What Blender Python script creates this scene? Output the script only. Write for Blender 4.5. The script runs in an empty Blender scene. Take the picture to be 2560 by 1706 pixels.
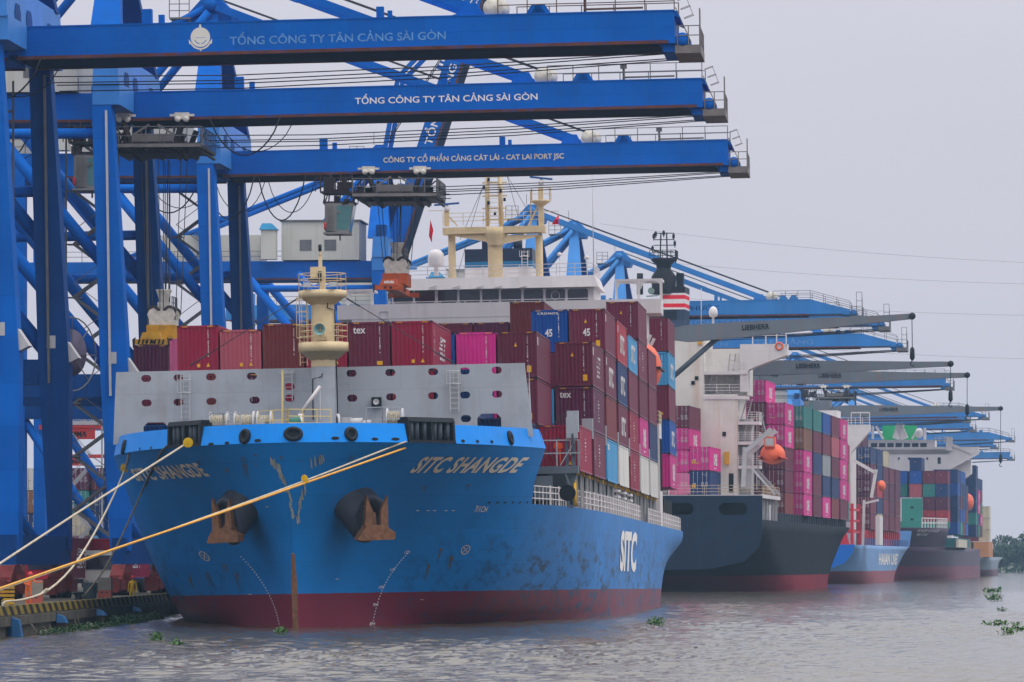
import bpy, bmesh, math, random
from mathutils import Vector, Matrix
from mathutils.bvhtree import BVHTree
R = math.radians
rnd = random.Random(7)
scene = bpy.context.scene
col = scene.collection

# ------------------------------------------------------------------ camera, sky, sun, exposure
F, HY, HC = 12600.0, 1402.0, 3.75          # focal length and horizon row in photo pixels, eye height in metres
cam = bpy.data.cameras.new('camera')
cam.lens = F / 2560 * 36; cam.sensor_width = 36
cam.shift_y = (HY - 853) / 2560
cam.clip_start = 1; cam.clip_end = 20000
camo = bpy.data.objects.new('camera', cam); col.objects.link(camo)
camo.location = (0, 0, HC); camo.rotation_euler = (R(90), 0, 0)
scene.camera = camo
scene.view_settings.view_transform = 'Standard'
scene.view_settings.look = 'None'
scene.view_settings.exposure = 0.22
scene.view_settings.gamma = 1

SUN_EL, SUN_AZ = R(58), R(115)             # azimuth clockwise from the view direction (+Y)
world = bpy.data.worlds.new('World'); scene.world = world; world.use_nodes = True
wn, wl = world.node_tree.nodes, world.node_tree.links
wn.clear()
sky = wn.new('ShaderNodeTexSky'); sky.sky_type = 'NISHITA'; sky.sun_disc = False
sky.sun_elevation = SUN_EL; sky.sun_rotation = SUN_AZ; sky.air_density = 1.6; sky.dust_density = 5.0
tc = wn.new('ShaderNodeTexCoord'); sx = wn.new('ShaderNodeSeparateXYZ')
cr = wn.new('ShaderNodeValToRGB')          # overcast layer: brighter towards the zenith
cr.color_ramp.elements[0].position = 0.0; cr.color_ramp.elements[0].color = (0.525, 0.52, 0.605, 1)
cr.color_ramp.elements[1].position = 0.95; cr.color_ramp.elements[1].color = (2.05, 2.03, 2.0, 1)
_e = cr.color_ramp.elements.new(0.16); _e.color = (0.56, 0.555, 0.635, 1)
nz = wn.new('ShaderNodeTexNoise'); nz.inputs['Scale'].default_value = 2.2; nz.inputs['Detail'].default_value = 4
mp = wn.new('ShaderNodeMapping'); mp.inputs['Scale'].default_value = (1, 1, 3)
mul = wn.new('ShaderNodeMix'); mul.data_type = 'RGBA'; mul.blend_type = 'MULTIPLY'; mul.inputs[0].default_value = 1
cl = wn.new('ShaderNodeValToRGB')
cl.color_ramp.elements[0].position = 0.3; cl.color_ramp.elements[0].color = (9.2, 9.2, 9.25, 1)
cl.color_ramp.elements[1].position = 0.7; cl.color_ramp.elements[1].color = (10.8, 10.75, 10.7, 1)
mixw = wn.new('ShaderNodeMix'); mixw.data_type = 'RGBA'; mixw.inputs[0].default_value = 0.88
bg = wn.new('ShaderNodeBackground'); bg.inputs['Strength'].default_value = 0.11
wo = wn.new('ShaderNodeOutputWorld')
wl.new(tc.outputs['Generated'], sx.inputs[0]); wl.new(sx.outputs['Z'], cr.inputs[0])
wl.new(tc.outputs['Generated'], mp.inputs[0]); wl.new(mp.outputs[0], nz.inputs['Vector']); wl.new(nz.outputs[0], cl.inputs[0])
wl.new(cr.outputs[0], mul.inputs['A']); wl.new(cl.outputs[0], mul.inputs['B'])
wl.new(sky.outputs[0], mixw.inputs['A']); wl.new(mul.outputs['Result'], mixw.inputs['B'])
wl.new(mixw.outputs['Result'], bg.inputs[0]); wl.new(bg.outputs[0], wo.inputs[0])

sun = bpy.data.lights.new('sun', 'SUN'); sun.energy = 0.7; sun.angle = R(25); sun.color = (1, 0.96, 0.9)
suno = bpy.data.objects.new('sun', sun); col.objects.link(suno)
_d = Vector((math.sin(SUN_AZ) * math.cos(SUN_EL), math.cos(SUN_AZ) * math.cos(SUN_EL), math.sin(SUN_EL)))
suno.rotation_euler = (-_d).to_track_quat('-Z', 'Y').to_euler()

# ------------------------------------------------------------------ helpers
def W(px, py, D):                           # photo pixel + depth -> world point
    return Vector(((px - 1280) * D / F, D, HC + (HY - py) * D / F))
def lin(c):
    c = c / 255
    return c / 12.92 if c <= 0.04045 else ((c + 0.055) / 1.055) ** 2.4
def srgb(r, g, b, k=1.0):
    return (lin(r) * k, lin(g) * k, lin(b) * k)

_M = {}
def plate_var(nt, t, out, ax, az, pw, ph, amt, seam=0.82):   # plate to plate shade differences and thin weld lines
    N, L = nt.nodes, nt.links
    s = N.new('ShaderNodeSeparateXYZ'); L.new(t.outputs['Object'], s.inputs[0]); c = N.new('ShaderNodeCombineXYZ'); L.new(s.outputs[ax], c.inputs['X']); L.new(s.outputs[az], c.inputs['Y'])
    b = N.new('ShaderNodeTexBrick'); L.new(c.outputs[0], b.inputs['Vector']); b.inputs['Scale'].default_value = 1; b.inputs['Brick Width'].default_value = pw; b.inputs['Row Height'].default_value = ph
    b.inputs['Mortar Size'].default_value = 0.018; b.inputs['Mortar Smooth'].default_value = 0.3; b.inputs['Bias'].default_value = 0
    b.inputs['Color1'].default_value = (1-amt,)*3+(1,); b.inputs['Color2'].default_value = (1+amt,)*3+(1,); b.inputs['Mortar'].default_value = (seam,)*3+(1,)
    x = N.new('ShaderNodeMix'); x.data_type = 'RGBA'; x.blend_type = 'MULTIPLY'; x.inputs[0].default_value = 1; L.new(out, x.inputs['A']); L.new(b.outputs['Color'], x.inputs['B'])
    return x.outputs['Result']
def mat(name, rgb, rough=0.5, var=0.12, scale=0.6, dirt=None, streak=None, metallic=0.0, spec=0.13, rnd_obj=0.0, bump=0.0, coat=0.0, plates=None):
    """paint-like procedural material. rgb is linear albedo; dirt=(rgb, amount, scale); streak=(rgb, amount) runs down the vertical"""
    if name in _M: return _M[name]
    m = bpy.data.materials.new(name); m.use_nodes = True
    nt = m.node_tree; N, L = nt.nodes, nt.links
    p = N['Principled BSDF']
    p.inputs['Roughness'].default_value = rough; p.inputs['Metallic'].default_value = metallic
    p.inputs['Specular IOR Level'].default_value = spec
    p.inputs['Coat Weight'].default_value = coat
    t = N.new('ShaderNodeTexCoord')
    n1 = N.new('ShaderNodeTexNoise'); n1.inputs['Scale'].default_value = scale; n1.inputs['Detail'].default_value = 5
    L.new(t.outputs['Object'], n1.inputs['Vector'])
    r1 = N.new('ShaderNodeMapRange'); r1.inputs['From Min'].default_value = 0.3; r1.inputs['From Max'].default_value = 0.7
    r1.inputs['To Min'].default_value = 1 - var; r1.inputs['To Max'].default_value = 1 + var
    L.new(n1.outputs[0], r1.inputs['Value'])
    src = r1.outputs[0]
    if rnd_obj:
        oi = N.new('ShaderNodeObjectInfo'); r2 = N.new('ShaderNodeMapRange')
        r2.inputs['To Min'].default_value = 1 - rnd_obj; r2.inputs['To Max'].default_value = 1 + rnd_obj
        L.new(oi.outputs['Random'], r2.inputs['Value'])
        mm = N.new('ShaderNodeMath'); mm.operation = 'MULTIPLY'
        L.new(src, mm.inputs[0]); L.new(r2.outputs[0], mm.inputs[1]); src = mm.outputs[0]
    mx = N.new('ShaderNodeMix'); mx.data_type = 'RGBA'; mx.blend_type = 'MULTIPLY'; mx.inputs[0].default_value = 1
    mx.inputs['A'].default_value = (*rgb, 1); L.new(src, mx.inputs['B'])
    out = mx.outputs['Result']
    if plates: out = plate_var(nt, t, out, *plates)
    def layer(out, crgb, amount, vec_scale, sc, lo=0.5):
        mp = N.new('ShaderNodeMapping'); mp.inputs['Scale'].default_value = vec_scale
        L.new(t.outputs['Object'], mp.inputs[0])
        n = N.new('ShaderNodeTexNoise'); n.inputs['Scale'].default_value = sc; n.inputs['Detail'].default_value = 6
        n.inputs['Roughness'].default_value = 0.65
        L.new(mp.outputs[0], n.inputs['Vector'])
        rr = N.new('ShaderNodeMapRange'); rr.inputs['From Min'].default_value = lo; rr.inputs['From Max'].default_value = lo + 0.22
        rr.inputs['To Max'].default_value = amount
        L.new(n.outputs[0], rr.inputs['Value'])
        x = N.new('ShaderNodeMix'); x.data_type = 'RGBA'
        L.new(rr.outputs[0], x.inputs[0]); L.new(out, x.inputs['A']); x.inputs['B'].default_value = (*crgb, 1)
        return x.outputs['Result']
    if dirt: out = layer(out, dirt[0], dirt[1], (1, 1, 1), dirt[2])
    if streak: out = layer(out, streak[0], streak[1], (1, 1, 0.08), streak[2] if len(streak) > 2 else 1.5, 0.52)
    L.new(out, p.inputs['Base Color'])
    if bump:
        b = N.new('ShaderNodeBump'); b.inputs['Strength'].default_value = bump; b.inputs['Distance'].default_value = 0.05
        nb = N.new('ShaderNodeTexNoise'); nb.inputs['Scale'].default_value = scale * 4; nb.inputs['Detail'].default_value = 4
        L.new(t.outputs['Object'], nb.inputs['Vector']); L.new(nb.outputs[0], b.inputs['Height']); L.new(b.outputs[0], p.inputs['Normal'])
    _M[name] = m
    return m

class MB:
    """collects primitive shapes into one mesh"""
    def __init__(s): s.v = []; s.f = []; s.mi = []; s.cur = 0; s.smooth = []; s.sm = False
    def add(s, vs, fs):
        o = len(s.v); s.v += [tuple(x) for x in vs]
        for f in fs: s.f.append([o + i for i in f]); s.mi.append(s.cur); s.smooth.append(s.sm)
        return s
    def box(s, a, b):
        x0, y0, z0 = a; x1, y1, z1 = b
        return s.add([(x0,y0,z0),(x1,y0,z0),(x1,y1,z0),(x0,y1,z0),(x0,y0,z1),(x1,y0,z1),(x1,y1,z1),(x0,y1,z1)],
                     [(0,3,2,1),(4,5,6,7),(0,1,5,4),(1,2,6,5),(2,3,7,6),(3,0,4,7)])
    def cbox(s, c, d): return s.box([c[i]-d[i]/2 for i in range(3)], [c[i]+d[i]/2 for i in range(3)])
    def hexa(s, q0, q1):                    # two quads, same winding
        s.add(list(q0)+list(q1), [(3,2,1,0),(4,5,6,7)] + [(i,(i+1)%4,4+(i+1)%4,4+i) for i in range(4)]); return s
    def bar(s, p, q, w, h=None, up=(0,0,1), w2=None, h2=None):   # rectangular bar from p to q, may taper
        p, q = Vector(p), Vector(q); h = h or w; w2 = w2 or w; h2 = h2 or h
        d = (q-p).normalized(); u = Vector(up)
        if abs(d.dot(u)) > 0.98: u = Vector((1,0,0))
        x = d.cross(u).normalized(); y = x.cross(d).normalized()
        A = [p + x*(a*w/2) + y*(b*h/2) for a,b in ((-1,-1),(1,-1),(1,1),(-1,1))]
        B = [q + x*(a*w2/2) + y*(b*h2/2) for a,b in ((-1,-1),(1,-1),(1,1),(-1,1))]
        return s.hexa(A, B)
    def tube(s, pts, r, n=8, caps=True, closed=False):
        pts = [Vector(p) for p in pts]; rs = r if isinstance(r,(list,tuple)) else [r]*len(pts)
        o = len(s.v); prev = None; m = len(pts); sm0 = s.sm; s.sm = n > 4
        for i,p in enumerate(pts):
            d = (pts[min(i+1,m-1)] - pts[max(i-1,0)]).normalized()
            if prev is None:
                u = Vector((0,0,1)) if abs(d.z) < 0.9 else Vector((1,0,0))
                x = d.cross(u).normalized()
            else: x = (prev - d*prev.dot(d)).normalized()
            prev = x; y = d.cross(x)
            for k in range(n):
                a = 2*math.pi*k/n; s.v.append(tuple(p + (x*math.cos(a)+y*math.sin(a))*rs[i]))
        for i in range(m-1):
            for k in range(n):
                s.f.append([o+i*n+k, o+i*n+(k+1)%n, o+(i+1)*n+(k+1)%n, o+(i+1)*n+k]); s.mi.append(s.cur); s.smooth.append(s.sm)
        s.sm = False
        if caps:
            s.f.append([o+k for k in range(n)][::-1]); s.f.append([o+(m-1)*n+k for k in range(n)]); s.mi += [s.cur]*2; s.smooth += [False]*2
        s.sm = sm0
        return s
    def lathe(s, c, prof, n=20, axis=(0,0,1)):    # prof = [(r, h)...] along axis
        a = Vector(axis).normalized(); c = Vector(c)
        pts = [c + a*h for r,h in prof]; o = len(s.v); u = Vector((0,0,1)) if abs(a.z)<0.9 else Vector((1,0,0))
        x = a.cross(u).normalized(); y = a.cross(x)
        for (r,h) in prof:
            for k in range(n):
                t = 2*math.pi*k/n; s.v.append(tuple(c + a*h + (x*math.cos(t)+y*math.sin(t))*max(r,1e-4)))
        for i in range(len(prof)-1):
            for k in range(n):
                s.f.append([o+i*n+k, o+i*n+(k+1)%n, o+(i+1)*n+(k+1)%n, o+(i+1)*n+k]); s.mi.append(s.cur); s.smooth.append(True)
        return s
    def prism(s, poly, d):                  # polygon (3-D points) extruded by vector d
        d = Vector(d); n = len(poly); A = [Vector(p) for p in poly]
        s.add(A + [p+d for p in A], [list(range(n))[::-1], list(range(n,2*n))] + [(i,(i+1)%n,n+(i+1)%n,n+i) for i in range(n)]); return s
    def quad(s, a, b, c, d): return s.add([a,b,c,d], [(0,1,2,3)])
    def mesh(s, name, mats):
        me = bpy.data.meshes.new(name); me.from_pydata(s.v, [], s.f)
        for m in (mats if isinstance(mats,(list,tuple)) else [mats]): me.materials.append(m)
        me.polygons.foreach_set('material_index', s.mi); me.polygons.foreach_set('use_smooth', s.smooth)
        bm = bmesh.new(); bm.from_mesh(me); bmesh.ops.recalc_face_normals(bm, faces=bm.faces); bm.to_mesh(me); bm.free()
        me.update(); return me
    def build_each(s, name, mats, parent=None):   # every connected shape becomes an object of its own
        par = list(range(len(s.v)))
        def find(a):
            while par[a] != a: par[a] = par[par[a]]; a = par[a]
            return a
        for f in s.f:
            for i in f[1:]: par[find(i)] = find(f[0])
        grp = {}
        for k,f in enumerate(s.f): grp.setdefault(find(f[0]),[]).append(k)
        out = []
        for ks in grp.values():
            ids = sorted({i for k in ks for i in s.f[k]}); mp = {i:j for j,i in enumerate(ids)}; m = MB()
            m.v = [s.v[i] for i in ids]; m.f = [[mp[i] for i in s.f[k]] for k in ks]; m.mi = [s.mi[k] for k in ks]; m.smooth = [s.smooth[k] for k in ks]
            out.append(m.build(name, mats, parent))
        return out
    def build(s, name, mats, parent=None):
        return link(name, s.mesh(name, mats), parent)

def link(name, me, parent=None):
    o = bpy.data.objects.new(name, me); col.objects.link(o)
    if parent: o.parent = parent
    return o
def tag(o, label=None, cat=None, group=None, kind=None):
    if label: o['label'] = label
    if cat: o['category'] = cat
    if group: o['group'] = group
    if kind: o['kind'] = kind
    return o
def empty(name, loc=(0,0,0), rz=0, label=None, cat=None, group=None):
    o = bpy.data.objects.new(name, None); col.objects.link(o); o.location = loc; o.rotation_euler = (0,0,rz)
    o.empty_display_size = 0.5
    return tag(o, label, cat, group)
_kids = {}
def kids(o): return [c for c in bpy.data.objects if c.parent == o]
def copy_tree(o, parent=None, ch=None):
    """copy a thing with its parts and their sub-parts"""
    c = o.copy(); col.objects.link(c)
    if parent: c.parent = parent
    for k in (TREE.get(o.name) or kids(o)): copy_tree(k, c)
    return c
TREE = {}
def freeze(o):                               # remember the children of a prototype so that copying stays quick
    k = kids(o); TREE[o.name] = k
    for c in k: freeze(c)

_dgtext = {}
def text_mesh(body, bold=0.0, shear=0.0, spacing=1.0, align='LEFT', line=1.0):
    key = (body, bold, shear, spacing, align, line)
    if key in _dgtext: return _dgtext[key]
    c = bpy.data.curves.new('t', 'FONT'); c.body = body; c.offset = bold; c.shear = shear; c.space_character = spacing
    c.align_x = align; c.space_line = line; c.resolution_u = 3
    o = bpy.data.objects.new('t', c); col.objects.link(o)
    dg = bpy.context.evaluated_depsgraph_get()
    me = o.evaluated_get(dg).to_mesh()
    vs = [v.co.copy() for v in me.vertices]; fs = [list(p.vertices) for p in me.polygons]
    bpy.data.objects.remove(o); bpy.data.curves.remove(c)
    x0 = min(v.x for v in vs); x1 = max(v.x for v in vs); y0 = min(v.y for v in vs); y1 = max(v.y for v in vs)
    vs = [((v.x-x0)/(x1-x0), (v.y-y0)/(y1-y0)) for v in vs]
    _dgtext[key] = (vs, fs, (x1-x0)/(y1-y0)); return _dgtext[key]
def text_flat(mb, body, org, xd, yd, w=None, h=1.0, **kw):
    """lettering laid on a plane: org = lower left corner, xd, yd unit directions"""
    vs, fs, asp = text_mesh(body, **kw)
    if w is None: w = h*asp
    org, xd, yd = Vector(org), Vector(xd), Vector(yd)
    mb.add([org + xd*(a*w) + yd*(b*h) for a,b in vs], fs); return mb
def local_on_plane(Mx, px, py, axis, val):
    """photo pixel -> point in the frame Mx where its local coordinate [axis] equals val"""
    inv = Mx.inverted(); o = inv @ Vector((0,0,HC)); d = (inv @ W(px,py,100.0)) - o
    t = (val - o[axis]) / d[axis]
    return o + d*t
# ------------------------------------------------------------------ water
def water_material():
    m = bpy.data.materials.new('river_water'); m.use_nodes = True
    nt = m.node_tree; N, L = nt.nodes, nt.links; p = N['Principled BSDF']
    t = N.new('ShaderNodeTexCoord')
    big = N.new('ShaderNodeTexNoise'); big.inputs['Scale'].default_value = 0.02; big.inputs['Detail'].default_value = 3
    L.new(t.outputs['Object'], big.inputs['Vector'])
    cr = N.new('ShaderNodeValToRGB'); cr.color_ramp.elements[0].color = (0.062, 0.054, 0.036, 1); cr.color_ramp.elements[1].color = (0.092, 0.080, 0.056, 1)
    cr.color_ramp.elements[0].position = 0.35; cr.color_ramp.elements[1].position = 0.65
    L.new(big.outputs[0], cr.inputs[0]); L.new(cr.outputs[0], p.inputs['Base Color'])
    p.inputs['Roughness'].default_value = 0.07; p.inputs['IOR'].default_value = 1.33
    b1 = N.new('ShaderNodeBump'); b1.inputs['Strength'].default_value = 0.9; b1.inputs['Distance'].default_value = 0.10
    mp = N.new('ShaderNodeMapping'); mp.inputs['Scale'].default_value = (1.0, 0.55, 1); mp.inputs['Rotation'].default_value = (0, 0, R(12))
    n1 = N.new('ShaderNodeTexNoise'); n1.inputs['Scale'].default_value = 1.5; n1.inputs['Detail'].default_value = 6; n1.inputs['Roughness'].default_value = 0.6
    L.new(t.outputs['Object'], mp.inputs[0]); L.new(mp.outputs[0], n1.inputs['Vector'])
    L.new(n1.outputs[0], b1.inputs['Height'])
    L.new(b1.outputs[0], p.inputs['Normal'])
    return m
wm = water_material()
def near_water():                            # the chop is real relief where the waves can be told apart
    import numpy as np
    ys = [142.0]
    while ys[-1] < 640: ys.append(ys[-1] + 0.17 + (ys[-1]-142)*0.0028)
    ys = np.array(ys); nx = 330
    fr = np.linspace(-1, 1, nx)
    X = fr[None,:] * (ys[:,None]*0.118) + ys[:,None]*0.0; Y = np.repeat(ys[:,None], nx, 1)
    rg = np.random.RandomState(3); Z = np.zeros_like(X)
    for i in range(46):
        lam = 0.5 * 1.08**i if i < 30 else rg.uniform(0.5, 1.6)
        lam = min(lam, 7.5)
        a = rg.normal(math.pi*0.38, 0.55); k = 2*math.pi/lam
        amp = 0.0068*lam**0.66
        Z += amp*np.sin(k*(X*math.cos(a)+Y*math.sin(a)) + rg.uniform(0, 6.28))
    gust = 0.65 + 0.35*np.sin(X*0.09+1.3*np.sin(Y*0.021))*np.sin(Y*0.045+2)
    Z = np.sign(Z)*np.abs(Z)**1.0*gust*1.15
    edge = np.clip((ys-142)/3,0,1)*np.clip((640-ys)/300,0,1); Z *= edge[:,None]
    ny = len(ys); V = np.stack([X,Y,Z],-1).reshape(-1,3)
    idx = np.arange(ny*nx).reshape(ny,nx)
    q = np.stack([idx[:-1,:-1],idx[:-1,1:],idx[1:,1:],idx[1:,:-1]],-1).reshape(-1,4)
    me = bpy.data.meshes.new('water'); me.vertices.add(len(V)); me.vertices.foreach_set('co', V.ravel())
    me.loops.add(q.size); me.loops.foreach_set('vertex_index', q.ravel())
    me.polygons.add(len(q)); me.polygons.foreach_set('loop_start', np.arange(0,q.size,4)); me.polygons.foreach_set('loop_total', np.full(len(q),4))
    me.polygons.foreach_set('use_smooth', np.ones(len(q),bool)); me.update(); me.validate(); me.materials.append(wm)
    return ys[-1], me
yend, wme = near_water()
tag(link('water', wme), kind='structure')
w = MB(); k = 0.118
w.add([(-142*k,142,0),(142*k,142,0),(142*k,20,0),(-142*k,20,0)], [(0,1,2,3)])
w.add([(-yend*k,yend,0),(yend*k,yend,0),(9000*k*4,9000,0),(-9000*k*4,9000,0)], [(0,1,2,3)])
w.add([(-142*k,142,0),(-142*k,20,0),(-400,20,0),(-9000*k*4,9000,0),(-yend*k,yend,0)], [(0,1,2,3,4)])
w.add([(142*k,142,0),(142*k,20,0),(900,20,0),(9000*k*4,9000,0),(yend*k,yend,0)], [(0,1,2,3,4)])
tag(w.build('water', wm), kind='structure')

# ------------------------------------------------------------------ quay (a gently curving berth) and its edge
QL = [(60,-28.5),(150,-26.6),(237,-24.9),(341,-23.4),(450,-15.2),(610,1.0),(760,19.5),(1000,54),(1300,94),(1700,152),(2600,300)]
QZ = 1.38
concrete = mat('quay_concrete', (0.070,0.064,0.055), 0.85, 0.25, 0.5, dirt=((0.03,0.028,0.024),0.8,0.8), streak=((0.025,0.022,0.018),0.75))
def quay_x(D):
    for (a,x),(b,y) in zip(QL,QL[1:]):
        if a <= D <= b: return x + (y-x)*(D-a)/(b-a)
q = MB()
for (a,x),(b,y) in zip(QL,QL[1:]):
    q.add([(x,a,QZ),(y,b,QZ),(-700,b,QZ),(-700,a,QZ)], [(0,1,2,3)])
    q.add([(x,a,-3),(y,b,-3),(y,b,QZ),(x,a,QZ)], [(0,1,2,3)])
    q.add([(x+.25,a,0.55),(y+.25,b,0.55),(y+.25,b,1.0),(x+.25,a,1.0)], [(0,1,2,3)])
    q.add([(x+.25,a,1.0),(y+.25,b,1.0),(y,b,1.0),(x,a,1.0)], [(0,1,2,3)])
    q.add([(x+.25,a,.55),(y+.25,b,.55),(y,b,.55),(x,a,.55)], [(3,2,1,0)])
tag(q.build('quay', concrete), kind='structure')
def striped(name, c0, c1, period):
    m = mat(name, c1, 0.7, 0.2, 1.0); nt = m.node_tree; N, L = nt.nodes, nt.links
    p = N['Principled BSDF']; t = N.new('ShaderNodeTexCoord'); s = N.new('ShaderNodeSeparateXYZ'); L.new(t.outputs['Object'], s.inputs[0])
    a = N.new('ShaderNodeMath'); a.operation = 'MULTIPLY_ADD'; L.new(s.outputs['Z'], a.inputs[0]); a.inputs[1].default_value = 3.0; L.new(s.outputs['Y'], a.inputs[2])
    d = N.new('ShaderNodeMath'); d.operation = 'MULTIPLY'; d.inputs[1].default_value = 1/period; L.new(a.outputs[0], d.inputs[0])
    f = N.new('ShaderNodeMath'); f.operation = 'FRACT'; L.new(d.outputs[0], f.inputs[0])
    g = N.new('ShaderNodeMath'); g.operation = 'GREATER_THAN'; g.inputs[1].default_value = 0.5; L.new(f.outputs[0], g.inputs[0])
    x = N.new('ShaderNodeMix'); x.data_type = 'RGBA'; L.new(g.outputs[0], x.inputs[0]); x.inputs['A'].default_value = (*c0,1)
    old = p.inputs['Base Color'].links[0].from_socket; L.new(old, x.inputs['B']); L.new(x.outputs['Result'], p.inputs['Base Color'])
    return m
k = MB()
for (a,x),(b,y) in list(zip(QL,QL[1:]))[:5]:
    k.add([(x+.02,a,1.06),(y+.02,b,1.06),(y+.02,b,1.52),(x+.02,a,1.52),(x-.4,a,1.52),(y-.4,b,1.52),(y-.4,b,1.384),(x-.4,a,1.384)], [(0,1,2,3),(3,2,5,4),(4,5,6,7)])
tag(k.build('kerb_edge', striped('kerb_stripes',(0.015,0.015,0.015),(0.19,0.135,0.018),3.0)), kind='structure')
fb = mat('fender_blue',(0.015,0.085,0.22),0.5,0.2,1.5,dirt=((0.03,0.025,0.02),0.6,2)); rubber = mat('black_rubber',(0.012,0.012,0.014),0.7,0.2,2)
wet = mat('wet_timber',(0.03,0.027,0.024),0.6,0.3,2)
for i,(D,zt,z0) in enumerate([(247,0.95,-0.4),(268,0.9,0.45),(290,0.95,0.6),(313,0.9,0.6)]):
    e = empty('quay_fender',(quay_x(D)+.28,D,0),-0.02, ['blue capped fender at left edge of the quay wall','second blue capped fender from the left with a tie rope','third blue capped fender from the left beside the rubbish','blue capped fender nearest the bow of the big blue ship'][i],'fender','fenders along the quay wall')
    m = MB(); m.hexa([(0,-.55,z0),(.55,-.55,z0),(.55,.55,z0),(0,.55,z0)],[(0,-.45,zt),(.35,-.45,zt-.1),(.35,.45,zt-.1),(0,.45,zt)]); m.build('cap',fb,e)
    m = MB(); m.box((0,-.48,-2),(.5,.48,z0-.002)); m.box((-.2,-.3,-2),(0,.3,1.0)); m.build('pile',wet if i else fb,e)
# ------------------------------------------------------------------ far shore
green_far = mat('far_foliage',(0.045,0.075,0.045),0.8,0.5,0.4); bark = mat('bark',(0.06,0.045,0.035),0.9)
sh = MB(); sh.add([(20,1625,-1),(420,1600,-1),(900,1560,-1),(900,1900,2.5),(20,1900,2.5)], [(0,1,2,3,4)])
tag(sh.build('far_bank', mat('bank_mud',(0.07,0.075,0.05),0.9)), kind='structure')
def leaf_crown(mb, c, rx, ry, rz, n, s, rg):
    for i in range(n):
        u = rg.uniform(-1,1); a = rg.uniform(0,6.283); r = rg.uniform(0.35,1)**0.45
        q = math.sqrt(1-u*u); p = Vector((c[0]+rx*r*q*math.cos(a), c[1]+ry*r*q*math.sin(a), c[2]+rz*r*u))
        d1 = Vector((rg.gauss(0,1),rg.gauss(0,1),rg.gauss(0,1))).normalized(); d2 = d1.cross(Vector((rg.gauss(0,1),rg.gauss(0,1),rg.gauss(0,1)))).normalized()
        k = s*rg.uniform(.6,1.4)
        mb.add([p+d1*k, p+d2*k*.7, p-d1*k, p-d2*k*.7], [(0,1,2,3)])
TR = [(2462,1640,7.5,2.6,'low dark bush just right of the last ship'),(2480,1655,9,3,'mid height tree beside the last ship on far bank'),(2500,1640,13,3.2,'narrow tall hazy tree left of the dome shaped crown'),
      (2516,1650,15.5,4.6,'dome shaped hazy tree crown on the far bank'),(2537,1648,11,3.5,'low tree in the dip between two tall crowns'),(2554,1640,17,4.8,'tallest hazy tree at the right edge of the far bank'),(2575,1650,19,5,'tree half cut by the right edge of the photo')]
for i,(px,D,h,r,lb) in enumerate(TR):
    h *= .78
    p = W(px,1431,D); e = empty('bank_tree',(p.x,D,0.2),0,lb,'tree','trees on the far river bank')
    m = MB(); m.tube([(0,0,-1),(.2,.1,h*.4),(0,0,h*.7)],[.35,.25,.1],6); m.tube([(.1,0,h*.35),(r*.5,.3,h*.6)],[.15,.05],5); m.tube([(.1,0,h*.4),(-r*.5,-.3,h*.62)],[.15,.05],5); m.build('trunk',bark,e)
    m = MB(); rg = random.Random(i)
    for j in range(7):
        leaf_crown(m,(rg.uniform(-.6,.6)*r,rg.uniform(-.6,.6)*r,h*rg.uniform(.3,.82)),r*rg.uniform(.45,.75),r*.6,r*rg.uniform(.4,.6),150,.55,rg)
    m.build('crown',green_far,e)
m = MB(); rg = random.Random(5)
for j in range(46): leaf_crown(m,(rg.uniform(138,240),1632+rg.uniform(-4,6),rg.uniform(.4,2.2)),3.2,2,rg.uniform(1,2.6),60,.6,rg)
tag(m.build('bank_scrub',green_far),'low hazy scrub along the far river bank','scrub',kind='stuff')
# ------------------------------------------------------------------ the big blue container ship
PSI = 0.0782
S1O = Vector((-12.06, 281.5, 0))
_v = Vector((math.sin(PSI), math.cos(PSI), -0.0052)).normalized(); _u0 = Vector((math.cos(PSI), -math.sin(PSI), 0))
_w0 = _u0.cross(_v).normalized(); HEEL = R(1.0)
_u = (_u0*math.cos(HEEL) + _w0*math.sin(HEEL)); _w = _u.cross(_v)
S1 = Matrix(((_u.x,_v.x,_w.x,S1O.x),(_u.y,_v.y,_w.y,S1O.y),(_u.z,_v.z,_w.z,S1O.z),(0,0,0,1)))
S1I = S1.inverted()
ship1 = empty('container_ship'); ship1.matrix_world = S1
tag(ship1,'big blue container ship in front with bow towards the viewer and two rusty anchors','ship','container ships along the quay')
def s1p(px,py,axis,val): return local_on_plane(S1,px,py,axis,val)

grime = (0.02,0.02,0.018); rust = (0.16,0.05,0.015)
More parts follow.
